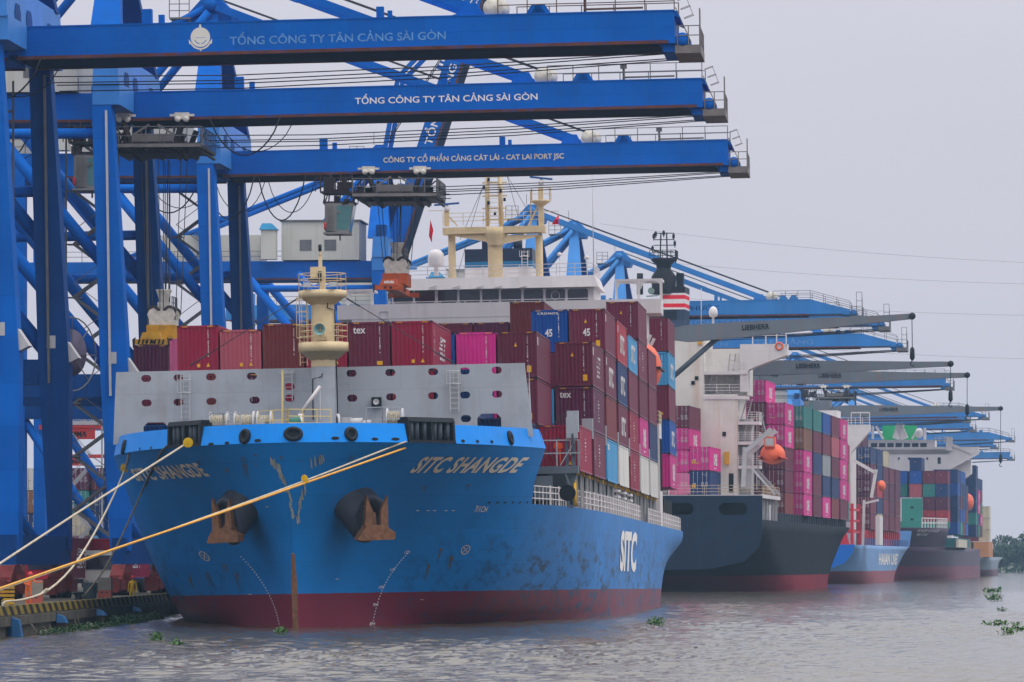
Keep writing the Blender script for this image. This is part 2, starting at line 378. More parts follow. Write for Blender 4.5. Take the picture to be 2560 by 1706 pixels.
# hull paint: blue above, red below the waterline band, scuffs along the side
def hull_mat(name, top, bottom, zsplit, scuff=0.5, rough=0.42, dirtc=(0.02,0.03,0.045), streakc=(0.35,0.38,0.42), streak=0.35, spec=0.07):
    m = mat(name, top, rough, 0.10, 0.25, spec=spec); nt = m.node_tree; N, L = nt.nodes, nt.links; p = N['Principled BSDF']
    t = N.new('ShaderNodeTexCoord'); s = N.new('ShaderNodeSeparateXYZ'); L.new(t.outputs['Object'], s.inputs[0])
    nz = N.new('ShaderNodeTexNoise'); nz.inputs['Scale'].default_value = 0.5; nz.inputs['Detail'].default_value = 4; L.new(t.outputs['Object'], nz.inputs['Vector'])
    ad = N.new('ShaderNodeMath'); ad.operation = 'MULTIPLY_ADD'; L.new(nz.outputs[0], ad.inputs[0]); ad.inputs[1].default_value = 0.10; L.new(s.outputs['Z'], ad.inputs[2])
    g = N.new('ShaderNodeMath'); g.operation = 'LESS_THAN'; L.new(ad.outputs[0], g.inputs[0]); g.inputs[1].default_value = zsplit + 0.05
    old = p.inputs['Base Color'].links[0].from_socket
    x = N.new('ShaderNodeMix'); x.data_type = 'RGBA'; L.new(g.outputs[0], x.inputs[0]); L.new(old, x.inputs['A']); x.inputs['B'].default_value = (*bottom,1)
    out = x.outputs['Result']
    out = plate_var(nt, t, out, 'Y', 'Z', 7.5, 1.85, .06)
    def lay(out, crgb, amount, vs, sc, lo, zr=None, yr=None, hi=0.12, rot=None):
        mp = N.new('ShaderNodeMapping'); mp.inputs['Rotation'].default_value = rot or (0,0,0); mp.inputs['Scale'].default_value = vs; L.new(t.outputs['Object'], mp.inputs[0])
        n = N.new('ShaderNodeTexNoise'); n.inputs['Scale'].default_value = sc; n.inputs['Detail'].default_value = 7; n.inputs['Roughness'].default_value = 0.7
        L.new(mp.outputs[0], n.inputs['Vector'])
        rr = N.new('ShaderNodeMapRange'); rr.inputs['From Min'].default_value = lo; rr.inputs['From Max'].default_value = lo+hi; rr.inputs['To Max'].default_value = amount
        L.new(n.outputs[0], rr.inputs['Value']); f = rr.outputs[0]
        for sock, rng in (('Z',zr),('Y',yr)):
            if rng:
                q = N.new('ShaderNodeMapRange'); q.inputs['From Min'].default_value = rng[0]; q.inputs['From Max'].default_value = rng[1]; L.new(s.outputs[sock], q.inputs['Value'])
                mm = N.new('ShaderNodeMath'); mm.operation = 'MULTIPLY'; L.new(f, mm.inputs[0]); L.new(q.outputs[0], mm.inputs[1]); f = mm.outputs[0]
        y = N.new('ShaderNodeMix'); y.data_type = 'RGBA'; L.new(f, y.inputs[0]); L.new(out, y.inputs['A']); y.inputs['B'].default_value = (*crgb,1)
        return y.outputs['Result']
    if scuff: out = lay(out, dirtc, scuff, (1,0.22,0.75), 1.6, 0.50, zr=(7.2,3.6), yr=(4,26), hi=0.12, rot=(.55,0,0))
    if streak: out = lay(out, streakc, streak, (1,1,0.05), 1.4, 0.56, yr=(20,60), hi=0.15)
    out = lay(out, (0.09,0.045,0.02), 0.55, (1,1,0.10), 0.8, 0.63, hi=0.1)
    L.new(out, p.inputs['Base Color'])
    return m
m_hull = hull_mat('blue_hull_paint', (0.001,0.155,0.47), (0.150,0.012,0.034), 1.9, scuff=1.0, dirtc=(0.003,0.040,0.105))
m_bul = mat('bright_lit_blue_paint', (0.001,0.225,0.74), 0.4, 0.08, 0.4, dirt=((0.02,0.12,0.32),0.35,0.8))  # newer paint; light on the upright bulwark is also put into its colour
m_white = mat('white_ship_paint', (0.62,0.585,0.60), 0.4, 0.06, 0.4, plates=('X','Z',3.4,2.7,.03,.88), streak=((0.42,0.36,0.32),0.35))
m_grey = mat('grey_ship_paint', (0.335,0.36,0.405), 0.45, 0.06, 0.3, dirt=((0.22,0.23,0.25),0.5,0.5), plates=('X','Z',3.1,2.3,.03,.86), streak=((0.24,0.20,0.17),0.4,0.8))
m_dgrey = mat('dark_grey_steel', (0.055,0.068,0.09), 0.5, 0.2, 0.8)
m_cream = mat('cream_mast_paint', (0.60,0.475,0.29), 0.45, 0.07, 0.8, dirt=((0.40,0.27,0.12),0.35,1.5))
m_black = mat('black_steel', (0.012,0.014,0.020), 0.45, 0.2, 1.0)
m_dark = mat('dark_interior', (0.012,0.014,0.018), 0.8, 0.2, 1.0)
m_rust = mat('rusty_iron', (0.17,0.085,0.05), 0.85, 0.35, 3.0, dirt=((0.30,0.13,0.04),0.6,2.5), streak=((0.10,0.055,0.04),0.6))
m_rope = mat('pale_rope', (0.42,0.37,0.29), 0.9, 0.2, 4); m_yrope = mat('yellow_rope', (0.62,0.33,0.07), 0.85, 0.15, 4); m_drope = mat('dark_rope', (0.12,0.105,0.085), 0.9, 0.2, 4)
m_glass = mat('dark_glass', (0.018,0.016,0.035), 0.08, 0.1, 1, spec=0.6)
m_letter = mat('cream_letter_paint', (0.58,0.53,0.44), 0.6, 0.1, 1, dirt=((0.32,0.18,0.06),0.6,0.9))
m_wlet = mat('white_letter_paint', (0.72,0.70,0.70), 0.6, 0.08, 1)
m_yel = mat('safety_yellow', (0.72,0.40,0.01), 0.5, 0.08, 1)
m_oran = mat('lifeboat_orange', (0.72,0.13,0.06), 0.5, 0.08, 0.8)
m_wire = mat('steel_wire', (0.05,0.05,0.055), 0.5)
m_pgrey = mat('pale_grey_paint', (0.42,0.42,0.44), 0.5, 0.08, 1)

HB, KN, VE = 14.2, 10.25, 17.6              # half beam, knuckle height, end of forecastle
def vs1(w): return -3.4*max(0, w/KN)**1.45 if w > 0 else 0.0
def b1(v, w):
    d = max(0.0, v - vs1(w)); q = min(max(w/KN, 0), 1.15)
    bw = HB*(1-(1-min(d/70,1))**2); bd = HB*max(0,1-(1-min(d/41,1))**2.6)**0.58
    e = 0.40 + 0.12*min(1, max(0,d-18)/14) + 2.3*math.exp(-(d/11.0)**2.4)
    b = bw + (bd-bw)*min(1, q**e)
    if v > 118:
        t = (v-118)/52; k = max(0, 1-w/6.2); b -= HB*0.36*(t**2.2)*k
    return b
def hull_side(mb, sgn, ws, Vs, n_bow=26):
    rows = []
    for w in ws:
        row = []
        for i in range(n_bow+1):
            s = (i/n_bow)**1.9; v = vs1(w) + s*(VE - vs1(w)); row.append((sgn*b1(v,w), v, w))
        for v in Vs:
            row.append((sgn*b1(v,w), v, w))
        rows.append(row)
    n = len(rows[0]); o = len(mb.v)
    fs = []
    for j in range(len(ws)-1):
        for i in range(n-1):
            f = (o+j*n+i, o+j*n+i+1, o+(j+1)*n+i+1, o+(j+1)*n+i)
            fs.append(f if sgn > 0 else f[::-1])
    mb.sm = True; mb.add([p for r in rows for p in r], [[i-o for i in f] for f in fs]); mb.sm = False
    return rows
LEN, DK = 170.0, 7.0
wl_ = [-1.6,-.6,0,.5,1,1.5,1.9,2.4,3,3.6,4.2,4.8,5.4,6,6.5,DK]
Vs = [19,21,24,27,30,33,37,41,46,52,60,70,80,95,110,118,126,134,142,150,158,165,LEN]
h = MB()
r1 = hull_side(h, 1, wl_, Vs); r2 = hull_side(h, -1, wl_, Vs)
h.add([r1[j][-1] for j in range(len(wl_))] + [r2[j][-1] for j in range(len(wl_))], [[j, len(wl_)+j, len(wl_)+j+1, j+1] for j in range(len(wl_)-1)])
wu = [DK,7.4,7.9,8.4,8.9,9.3,9.7,10.0,KN]
r3 = hull_side(h, 1, wu, []); r4 = hull_side(h, -1, wu, [])
# forecastle end: a small rounded step, then the break bulkhead
for rr, sg in ((r3,1),(r4,-1)):
    a = rr[0][-1]; h.add([(sg*b1(VE,DK),VE,DK),(sg*b1(VE+1.1,DK),VE+1.1,DK),(sg*b1(VE,DK+1.3),VE,DK+1.3)], [(0,1,2)])
hull = h.build('hull', m_hull, ship1)
# merge so that the shading runs through
bm = bmesh.new(); bm.from_mesh(hull.data); bmesh.ops.remove_doubles(bm, verts=bm.verts, dist=0.004); bmesh.ops.recalc_face_normals(bm, faces=bm.faces); bm.to_mesh(hull.data); bm.free()
_hv = [S1 @ v.co for v in hull.data.vertices]
HBVH = BVHTree.FromPolygons(_hv, [list(p.vertices) for p in hull.data.polygons])
def on_hull(px, py, off=0.03):
    o = Vector((0,0,HC)); d = (W(px,py,100.0)-o).normalized()
    hit, nrm, _, _ = HBVH.ray_cast(o, d)
    if hit is None: return None, None
    if nrm.dot(d) > 0: nrm = -nrm
    return S1I @ (hit + nrm*off), (S1I.to_3x3() @ nrm).normalized()
def decal(name, polys, m, off=0.035):       # painted shapes lying on the hull plating
    mb = MB()
    for poly in polys:
        pts = [on_hull(x,y,off)[0] for x,y in poly]
        if any(p is None for p in pts): continue
        mb.add(pts, [list(range(len(pts)))])
    return mb.build(name, m, ship1)
def decal_text(name, body, quad, m, bold=0.0, off=0.04, **kw):   # quad: lower left, lower right, upper right, upper left (pixels)
    vs, fs, asp = text_mesh(body, bold=bold, **kw); mb = MB(); pts = []
    for a,b in vs:
        x = (quad[0][0]*(1-a)+quad[1][0]*a)*(1-b) + (quad[3][0]*(1-a)+quad[2][0]*a)*b
        y = (quad[0][1]*(1-a)+quad[1][1]*a)*(1-b) + (quad[3][1]*(1-a)+quad[2][1]*a)*b
        p, n = on_hull(x,y,off); pts.append(p)
    if any(p is None for p in pts): print('MISS', name); return None
    mb.add(pts, fs); return mb.build(name, m, ship1)
# decks
dk = MB()
pts = [(b1(v,DK)-.02,v,DK-.05) for v in [VE-.5]+Vs]
dk.add(pts + [(-x,v,z) for x,v,z in pts][::-1], [list(range(2*len(pts)))])
fo = [(r3[-1][i][0]-.03, r3[-1][i][1]+.03, KN-.06) for i in range(len(r3[-1]))]
dk.add(fo + [(-x,v,z) for x,v,z in fo][::-1], [list(range(2*len(fo)))])
dk.build('deck', m_dgrey, ship1)
# bulwark along the forecastle with gaps for the roller fairleads
def bulw(v): return b1(v, KN)
bo = [(i/26)**1.9 for i in range(27)]
outl = [(r3[-1][i][0], r3[-1][i][1]) for i in range(27)]
def outline_at(s):                          # s in -1..1 round the bow, arc parameter by index
    i = abs(s)*26; k = min(int(i), 25); f = i-k
    x = outl[k][0]*(1-f)+outl[k+1][0]*f; y = outl[k][1]*(1-f)+outl[k+1][1]*f
    return (x if s >= 0 else -x, y)
def s_for_px(px, py):                       # where a photo column meets the bulwark line
    best = None
    for k in range(-400,401):
        s = k/400; x,y = outline_at(s); p = S1 @ Vector((x,y,KN+.5)); c = 1280+F*p.x/p.y
        if best is None or abs(c-px) < best[0]: best = (abs(c-px), s)
    return best[1]
BT = 11.32
gaps = [(s_for_px(1018,0), s_for_px(1140,0)), (s_for_px(418,0), s_for_px(503,0))]
bw_ = MB()
def bul_run(s0, s1, zt0, zt1, e0=0, e1=0):
    n = max(3, int(abs(s1-s0)*60)); P = []
    for i in range(n+1):
        s = s0+(s1-s0)*i/n; x,y = outline_at(s); x2,y2 = outline_at(s-.01 if s > -.99 else s); x3,y3 = outline_at(s+.01 if s < .99 else s)
        t = Vector((x3-x2,y3-y2,0)).normalized(); nn = Vector((t.y,-t.x,0))
        if nn.dot(Vector((x,y-20,0))) < 0: nn = -nn
        f = i/n; zt = zt0+(zt1-zt0)*f
        if e1 and f > 1-1e-6: zt = KN+.05
        if e0 and f < 1e-6: zt = KN+.05
        P.append((Vector((x,y,KN))+nn*.03, Vector((x,y,zt))-nn*.22, nn))
    bw_.sm = True
    o = []
    for a,b,nn in P: o += [a, b, b-nn*.16, a-nn*.16]
    fs = []
    for i in range(n):
        for k in range(3): fs.append([4*i+k, 4*(i+1)+k, 4*(i+1)+k+1, 4*i+k+1])
    fs += [[0,1,2,3],[4*n,4*n+1,4*n+2,4*n+3]]
    bw_.sm = False
    bw_.add(o, fs)
bul_run(gaps[1][1], gaps[0][0], BT, BT)
bul_run(gaps[0][1], 0.985, BT, BT+.05); bul_run(-0.985, gaps[1][0], BT+.05, BT)
for sg in (1,-1):                           # sloping ends of the bulwark
    x,y = outline_at(sg*.985); x2,y2 = outline_at(sg*1.0)
    bw_.add([(x+sg*.03,y,KN),(x-sg*.2,y,BT+.05),(x-sg*.36,y,BT+.05),(x-sg*.14,y,KN),(x2+sg*.03,y2+.15,KN),(x2-sg*.14,y2+.15,KN)], [(0,1,4),(1,2,5,4),(2,3,5)])
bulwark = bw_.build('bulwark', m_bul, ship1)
_bv = [S1 @ v.co for v in bulwark.data.vertices]
BBVH = BVHTree.FromPolygons(_bv, [list(p.vertices) for p in bulwark.data.polygons])
def on_bul(px,py):
    o = Vector((0,0,HC)); d = (W(px,py,100.0)-o).normalized(); hit,n,_,_ = BBVH.ray_cast(o,d)
    if hit is None: return None, None
    if n.dot(d) > 0: n = -n
    return S1I @ hit, (S1I.to_3x3() @ n).normalized()
def oval(mb, c, n, rx, rz, off, k=24):
    t = Vector((0,0,1)); x = t.cross(n).normalized(); z = n.cross(x)
    mb.add([c+n*off + x*(rx*math.cos(2*math.pi*i/k)) + z*(rz*math.sin(2*math.pi*i/k)) for i in range(k)], [list(range(k))])
def oval_ring(mb, c, n, rx, rz, r, k=28):
    t = Vector((0,0,1)); x = t.cross(n).normalized(); z = n.cross(x)
    mb.tube([c+n*.05 + x*(rx*math.cos(2*math.pi*i/k)) + z*(rz*math.sin(2*math.pi*i/k)) for i in range(k+1)], r, 8, caps=False)
for (px,py,rx,rz) in [(312,1119,.18,.33),(613,1092,.26,.32),(733,1086,.42,.30),(877,1086,.29,.30),(1274,1096,.20,.31)]:
    c,n = on_bul(px,py)
    if c is None: print('chock miss',px); continue
    mb = MB(); oval_ring(mb,c,n,rx,rz,.13); k = mb.build('panama_chock', m_black, ship1)
    mb = MB(); oval(mb,c,n,rx,rz,.05); mb.build('opening', m_dark, k)
for (px,py,rx,rz) in [(350,1129,.12,.09),(378,1126,.12,.09),(403,1122,.13,.09),(528,1111,.24,.09),(568,1108,.18,.08),(645,1102,.22,.09),(838,1096,.24,.09),(937,1098,.23,.08),(988,1098,.32,.08),(1157,1103,.20,.09),(1193,1104,.18,.09),(1229,1105,.18,.09)]:
    c,n = on_bul(px,py)
    if c is None: c,n = on_bul(px,py-6)
    if c is None: print('port miss',px); continue
    mb = MB(); oval(mb,c,n,rx,rz,.03); mb.build('freeing_port', m_dark, ship1)
# roller fairleads: black frames with upright rollers
for (x0,x1,y0,y1) in [(1022,1137,1052,1110),(418,501,1058,1119)]:
    s0,s1 = s_for_px(x0,0), s_for_px(x1,0); (ax,ay),(bx,by) = outline_at(s0), outline_at(s1)
    A,B = Vector((ax,ay,KN)), Vector((bx,by,KN)); t = (B-A).normalized(); nn = Vector((t.y,-t.x,0)); nn = nn if nn.dot(Vector((ax,ay-20,0))) > 0 else -nn
    L_ = (B-A).length; fr = MB(); zt = KN+1.42
    fr.hexa([A-nn*.75+Vector((0,0,.0)),B-nn*.75,B+nn*.06,A+nn*.06],[A-nn*.75+Vector((0,0,.16)),B-nn*.75+Vector((0,0,.16)),B+nn*.06+Vector((0,0,.16)),A+nn*.06+Vector((0,0,.16))])
    up = Vector((0,0,1))
    fr.hexa([A-nn*.7+up*1.2,B-nn*.7+up*1.2,B+up*1.2,A+up*1.2],[A-nn*.6+up*1.45,B-nn*.6+up*1.45,B-nn*.1+up*1.45,A-nn*.1+up*1.45])
    fr.hexa([A-nn*.78+up*.1,B-nn*.78+up*.1,B-nn*.7+up*.1,A-nn*.7+up*.1],[A-nn*.78+up*1.3,B-nn*.78+up*1.3,B-nn*.7+up*1.3,A-nn*.7+up*1.3])
    for f in (0.0,.485,.96):
        p = A+t*(L_*f); fr.hexa([p-nn*.7,p+t*(L_*.04)-nn*.7,p+t*(L_*.04)+nn*.04,p+nn*.04],[q+up*1.3 for q in (p-nn*.7,p+t*(L_*.04)-nn*.7,p+t*(L_*.04)-nn*.02,p-nn*.02)])
    fo_ = fr.build('roller_fairlead', m_black, ship1)
    for f in (.12,.24,.40,.62,.74,.90):
        p = A+t*(L_*f)-nn*.25; rr = MB(); rr.tube([p+up*.14,p+up*1.22],.15,10); rr.build('roller', m_dgrey, fo_)
# lettering and marks on the bow plating
decal_text('ship_name','SITC SHANGDE',[(1020,1182),(1286,1182),(1324,1143),(1060,1141)],m_letter,bold=0.03,spacing=1.07)
decal_text('ship_name','SITC SHANGDE',[(345,1203),(527,1190),(490,1156),(325,1172)],m_letter,bold=0.03,spacing=1.07)
def bez(p0,p1,p2,n):
    return [((1-t)**2*p0[0]+2*t*(1-t)*p1[0]+t*t*p2[0], (1-t)**2*p0[1]+2*t*(1-t)*p1[1]+t*t*p2[1]) for t in [i/n for i in range(n+1)]]
def dashes(p0,p1,p2,n,w,hh): return [[(x-w,y+hh),(x+w,y+hh*.4),(x+w,y-hh),(x-w,y-hh*.4)] for x,y in bez(p0,p1,p2,n)]
decal('draught_marks', dashes((932,1552),(950,1450),(1018,1384),25,1.1,2.0), m_wlet)
decal('draught_marks', dashes((699,1560),(682,1470),(604,1392),25,1.1,2.0), m_wlet)
for s_,x,y in (('8M',930,1560),('9M',938,1512),('10M',953,1468),('11M',981,1424),('12M',1018,1380)):
    decal_text('draught_marks',s_,[(x-8,y+4),(x+5,y+3),(x+6,y-4),(x-6,y-4)],m_wlet,bold=.0)
def ringx(cx,cy,rx,ry,sl,r=.16):
    P = []; n = 22
    for i in range(n):
        a0,a1 = 2*math.pi*i/n, 2*math.pi*(i+1)/n
        f = lambda a,k: (cx+rx*k*math.cos(a)+sl*ry*k*math.sin(a), cy-ry*k*math.sin(a))
        P.append([f(a0,1),f(a1,1),f(a1,1-r),f(a0,1-r)])
    for a in (.9,-.7):
        P.append([(cx+.9*(rx*math.cos(a)+sl*ry*math.sin(a))+d, cy-.9*ry*math.sin(a)) for d in (-1,1)] + [(cx-.9*(rx*math.cos(a)+sl*ry*math.sin(a))+d, cy+.9*ry*math.sin(a)) for d in (1,-1)])
    return P
decal('thruster_mark', ringx(1163,1374,11,12,.35), m_letter); decal('thruster_mark', ringx(512,1390,11,12,-.7), m_letter)
decal_text('hull_code','7/1CH',[(1184,1280),(1214,1280),(1220,1266),(1190,1264)],m_letter,bold=.01)
decal_text('company_mark','SITC',[(1548,1429),(1588,1431),(1592,1331),(1552,1326)],m_wlet,bold=.04)
rg = random.Random(11); SC = []
for (p0,p1,p2,wd,n) in [((675,1152),(690,1160),(700,1178),5,14),((700,1180),(720,1215),(732,1290),4,20),((762,1215),(748,1250),(744,1300),3,14),((775,1160),(790,1152),(806,1145),3,6)]:
    for x,y in bez(p0,p1,p2,n):
        a,b,c = rg.uniform(.2,.75)*wd, rg.uniform(6,15), rg.uniform(-3,3)
        SC.append([(x-a+c,y-b),(x+a*.5+c,y-b*.7),(x+a+c+2,y+b),(x-a*.3+c,y+b*.8)])
decal('scraped_paint', SC, mat('primer_scrape',(0.26,0.28,0.26),0.8,0.2,2))
m_streak = mat('rust_streak',(0.10,0.07,0.03),0.85,0.3,2)
ST = []
for (x,y,l) in [(607,1142,26),(612,1162,30),(640,1135,8),(745,1150,6),(800,1140,22),(880,1138,14),(820,1190,10),(700,1140,9),(565,1170,10),(500,1150,12),(1120,1140,10),(1085,1148,8),(1170,1210,14),(1060,1215,12),(1105,1370,34),(1130,1390,30),(1075,1410,40),(560,1410,30),(590,1430,40),(520,1430,30),(470,1440,26)]:
    sl = -.25 if x > 740 else .25
    for j in range(5):
        a = rg.uniform(.35,.95); x2 = x+rg.uniform(-6,6); l2 = l*rg.uniform(.5,1.3)
        ST.append([(x2-a,y),(x2+a,y+1),(x2+a*.5+sl*l2,y+l2),(x2-a*.4+sl*l2,y+l2)])
decal('rust_streaks', ST, m_streak, off=.025)
decal('draught_marks', [[(1040+i*22+a,1275),(1040+i*22+a+7,1275),(1040+i*22+a+7,1277),(1040+i*22+a,1277)] for i,a in enumerate((0,4,-2,5,1))] + [[(x,y),(x+8,y),(x+8,y+1.6),(x,y+1.6)] for x,y in ((848,1262),(665,1266),(838,1447),(1050,1498),(622,1485))], m_letter)
for x in (1222,1243,1262,1281,1299,1317,1335):
    p,n = on_hull(x,1256,.02)
    if p is None: continue
    mb = MB(); oval(mb,p,n,.16,.075,.02,12); mb.build('scupper', m_black, ship1)
# rusty stem bar
st = MB()
st.bar(Vector((0,vs1(-.5)-.06,-1)),Vector((0,vs1(2.6)-.10,2.6)),.30,.2,up=(0,1,0)); st.bar(Vector((0,vs1(2.6)-.10,2.6)),Vector((0,vs1(4.1)-.05,4.15)),.30,.2,up=(0,1,0),w2=.16)
st.build('stem_bar', m_rust, ship1)
# anchors with their conical bolsters
ap,an = on_hull(614,1292,0); aq,an2 = on_hull(634,1236,0)
m_bol = mat('bolster_paint',(0.030,0.035,0.052),0.35,0.2,0.8)
for sg in (1,-1):
    fx = lambda p: Vector((p.x*sg,p.y,p.z)) if sg < 0 else Vector((p.x,p.y,p.z))
    mir = lambda p: Vector((-p.x,p.y,p.z)) if sg < 0 else p
    a0 = Vector((an.x*.75,an.y,0)).normalized(); a0 = mir(Vector((a0.x,a0.y,-.22))).normalized()
    c = mir(ap)+a0*1.05; t = mir(aq)-a0*1.8+Vector((0,0,2.0)); d = a0
    xx = d.cross(Vector((0,0,1))).normalized(); zz_ = xx.cross(d); mb = MB(); kk = 30; mb.sm = True
    rings = [(t,1.25),(t+(c-t)*.5,1.32),(c,1.42),(c+d*.13,1.39),(c+d*.22,1.27),(c+d*.23,1.10),(c+d*.10,.92),(c-d*.3,.80)]
    mb.add([p+(xx*math.cos(2*math.pi*q/kk)+zz_*math.sin(2*math.pi*q/kk))*r for p,r in rings for q in range(kk)], [[i*kk+q,i*kk+(q+1)%kk,(i+1)*kk+(q+1)%kk,(i+1)*kk+q] for i in range(len(rings)-1) for q in range(kk)]); mb.sm = False
    mb.add([c-d*.3+(xx*math.cos(2*math.pi*q/kk)+zz_*math.sin(2*math.pi*q/kk))*.80 for q in range(kk)],[list(range(kk))])
    bol = mb.build('anchor_bolster', m_bol, ship1)
    a = MB(); fw = (d+Vector((0,-.55,.12))).normalized(); x = fw.cross(Vector((0,0,1))).normalized(); z = x.cross(fw)
    if x.x < 0: x = -x
    o = c + d*.22 + fw*.42 - z*.03 + Vector((sg*.12 + (.25 if sg < 0 else 0),-.1,0))
    Q = lambda x0,z0,f=0: o + x*x0 + z*z0 + fw*f
    crown = [(-1.18,-1.12),(-.9,-1.16),(1.15,-1.10),(1.2,-.72),(.74,-.45),(.66,-.30),(-.66,-.30),(-.74,-.48),(-1.0,-.75)]
    a.prism([Q(p,r,.22) for p,r in crown], fw*-.55)
    for s in (1,-1):
        fl = [(.24*s,-.32),(.74*s,-.32),(.72*s,.25),(.66*s,1.36),(.52*s,1.05),(.27*s,.55)]
        a.prism([Q(p,r,.16) for p,r in fl], fw*-.26)
    a.tube([Q(-.05,-.55,.0),Q(.12,.35,-.55)],.15,8); a.tube([Q(-.75,-.85,-.2),Q(.75,-.85,-.2)],.30,10)
    a.build('anchor', m_rust, ship1)
# breakwater plate with oval openings
BV = 14.6
def B2(px,py): p = s1p(px,py,1,BV); return (p.x,p.z)
def plate(name, outline, holes, thick, Mloc, m, parent):
    c = bpy.data.curves.new('pl','CURVE'); c.dimensions = '2D'; c.fill_mode = 'BOTH'; c.extrude = thick/2
    for P in [outline]+holes:
        s = c.splines.new('POLY'); s.points.add(len(P)-1); s.use_cyclic_u = True
        for i,(x,y) in enumerate(P): s.points[i].co = (x,y,0,1)
    o = bpy.data.objects.new('pl',c); col.objects.link(o); dg = bpy.context.evaluated_depsgraph_get()
    me = bpy.data.meshes.new_from_object(o.evaluated_get(dg)); bpy.data.objects.remove(o)
    for v in me.vertices: v.co = Mloc @ v.co
    me.materials.clear(); me.materials.append(m); me.name = name
    return link(name, me, parent)
def rr(cx,cy,hx,hy,n=6):                     # rounded slot
    r = min(hx,hy); P = []
    for k,(sx_,sy_) in enumerate(((1,1),(-1,1),(-1,-1),(1,-1))):
        for i in range(n+1):
            a = math.pi/2*(k+i/n); P.append((cx+sx_*(hx-r)+r*math.cos(a), cy+sy_*(hy-r)+r*math.sin(a)))
    return P
HO = [(366,947),(447,945),(528,943),(630,941),(879,934),(976,932),(1083,930),(1162,928),(1242,926),(367,1008),(447,1006),(529,1004),(637,1001),(881,996),(978,993),(1083,990),(1163,988),(1243,986),(725,967),(725,996),(1165,1047),(448,1063)]
holes = [rr(*B2(*p),.30,.205) for p in HO]
for (x0,y0,x1,y1) in ((360,1056,420,1106),(1194,1034,1253,1082)):
    a,b = B2(x0,y1), B2(x1,y0); holes.append(rr((a[0]+b[0])/2,(a[1]+b[1])/2,(b[0]-a[0])/2,(b[1]-a[1])/2) if 0 else [(a[0],a[1]),(b[0],a[1]),(b[0],b[1]-.25),(b[0]-.25,b[1]),(a[0]+.25,b[1]),(a[0],b[1]-.25)])
outl_b = [B2(*p) for p in ((284,1112),(288,1000),(291,931),(1311,908),(1322,1000),(1334,1092))]
XZ = Matrix(((1,0,0,0),(0,0,-1,BV),(0,1,0,0),(0,0,0,1)))
brk = plate('breakwater', outl_b, holes, .22, XZ, m_grey, ship1)
# side wings of the breakwater running aft
bwn = MB()
for (px,py0,py1,sg) in ((291,931,1112,-1),(1322,910,1092,1)):
    a,b = B2(px,py0), B2(px,py1); bwn.add([(a[0],BV+.06,a[1]),(b[0],BV+.06,b[1]),(b[0],BV+3.0,b[1]),(a[0]*.99,BV+1.2,a[1])], [(0,1,2,3)])
bwn.build_each('breakwater_wing', m_grey, ship1)
def ladder(x, z0, z1, y, parent, m, w=.45, cage=True, name='ladder'):
    l = MB()
    for s in (-1,1): l.bar((x+s*w/2,y,z0),(x+s*w/2,y,z1),.06)
    z = z0+.2
    while z < z1: l.bar((x-w/2,y,z),(x+w/2,y,z),.035); z += .30
    if cage:
        z = z0+1.6
        while z < z1+.05:
            l.tube([(x-w*.75,y,z),(x-w*.8,y-.45,z),(x,y-.7,z),(x+w*.8,y-.45,z),(x+w*.75,y,z)],.025,4); z += .75
        for a,b in ((-.8,-.45),(0,-.7),(.8,-.45)): l.bar((x+w*a,y+b,z0+1.6),(x+w*a,y+b,z1),.03)
    return l.build(name, m, parent)
for (px,y0,y1) in ((466,1052,937),(722,1003,926),(1138,1030,926)):
    a,b = B2(px,y0), B2(px,y1); ladder(a[0],a[1],b[1],BV-.30,ship1,m_pgrey,w=.5)
def rail(mb, pts, h=1.05, n=3, r=.025, posts=1.5, up=(0,0,1)):
    up = Vector(up); pts = [Vector(p) for p in pts]
    for a,b in zip(pts,pts[1:]):
        for k in range(n): o = up*(h*(k+1)/n); mb.bar(a+o,b+o,r*2)
        m_ = max(1,round((b-a).length/posts))
        for i in range(m_+1): p = a+(b-a)*i/m_; mb.bar(p,p+up*h,r*2.2)
# fore mast
mp0 = s1p(806.5,917,1,12.0); MX, MZ = mp0.x, mp0.z; MY = 12.6
zz = lambda py: s1p(806,py,1,12.6).z
mast = MB(); mast.lathe((MX,MY,0),[(.74,KN-.1),(.74,MZ)],28); mast_o = mast.build('foremast_base', m_grey, ship1)
mast = MB()
mast.lathe((MX,MY,0),[(.73,MZ),(.73,zz(880)),(.66,zz(750)),(.64,zz(742))],28)
mast.lathe((MX,MY,0),[(.75,MZ+.02),(.75,MZ+.25)],28)
mast.lathe((MX,MY,0),[(.05,zz(882)-.55),(.72,zz(882)-.5),(1.40,zz(880)),(1.47,zz(880)),(1.47,zz(857)),(1.40,zz(857)),(1.38,zz(876)),(.6,zz(876))],8)
mast.lathe((MX,MY,0),[(.64,zz(765)),(1.30,zz(745)),(1.42,zz(745)),(1.42,zz(727)),(1.36,zz(727)),(1.34,zz(742)),(.5,zz(742))],8)
mast.bar((MX,MY,zz(742)),(MX,MY,zz(668)),.34,.34,w2=.30); mast.cbox((MX-.25,MY,zz(681)),(.85,.45,.62)); mast.bar((MX-.1,MY,zz(668)),(MX-.1,MY,zz(642)),.2); mast.tube([(MX-.1,MY,zz(642)),(MX-.1,MY,zz(628))],.07,6)
fm = mast.build('foremast', m_cream, ship1)
mb = MB()
oct_ = lambda r,z,a0=0: [(MX+r*math.cos(math.pi*k/4+a0),MY+r*math.sin(math.pi*k/4+a0),z) for k in range(9)]
rail(mb,oct_(1.42,zz(857)),1.0,3,.022,1.2); mb.build('guard_rail', m_cream, fm); mb = MB(); rail(mb,oct_(1.38,zz(728)),1.0,3,.022,1.2)
mb.build('guard_rail', m_cream, fm)
ladder(MX-1.15,MZ+.1,zz(740),MY-.1,fm,m_cream,w=.42)
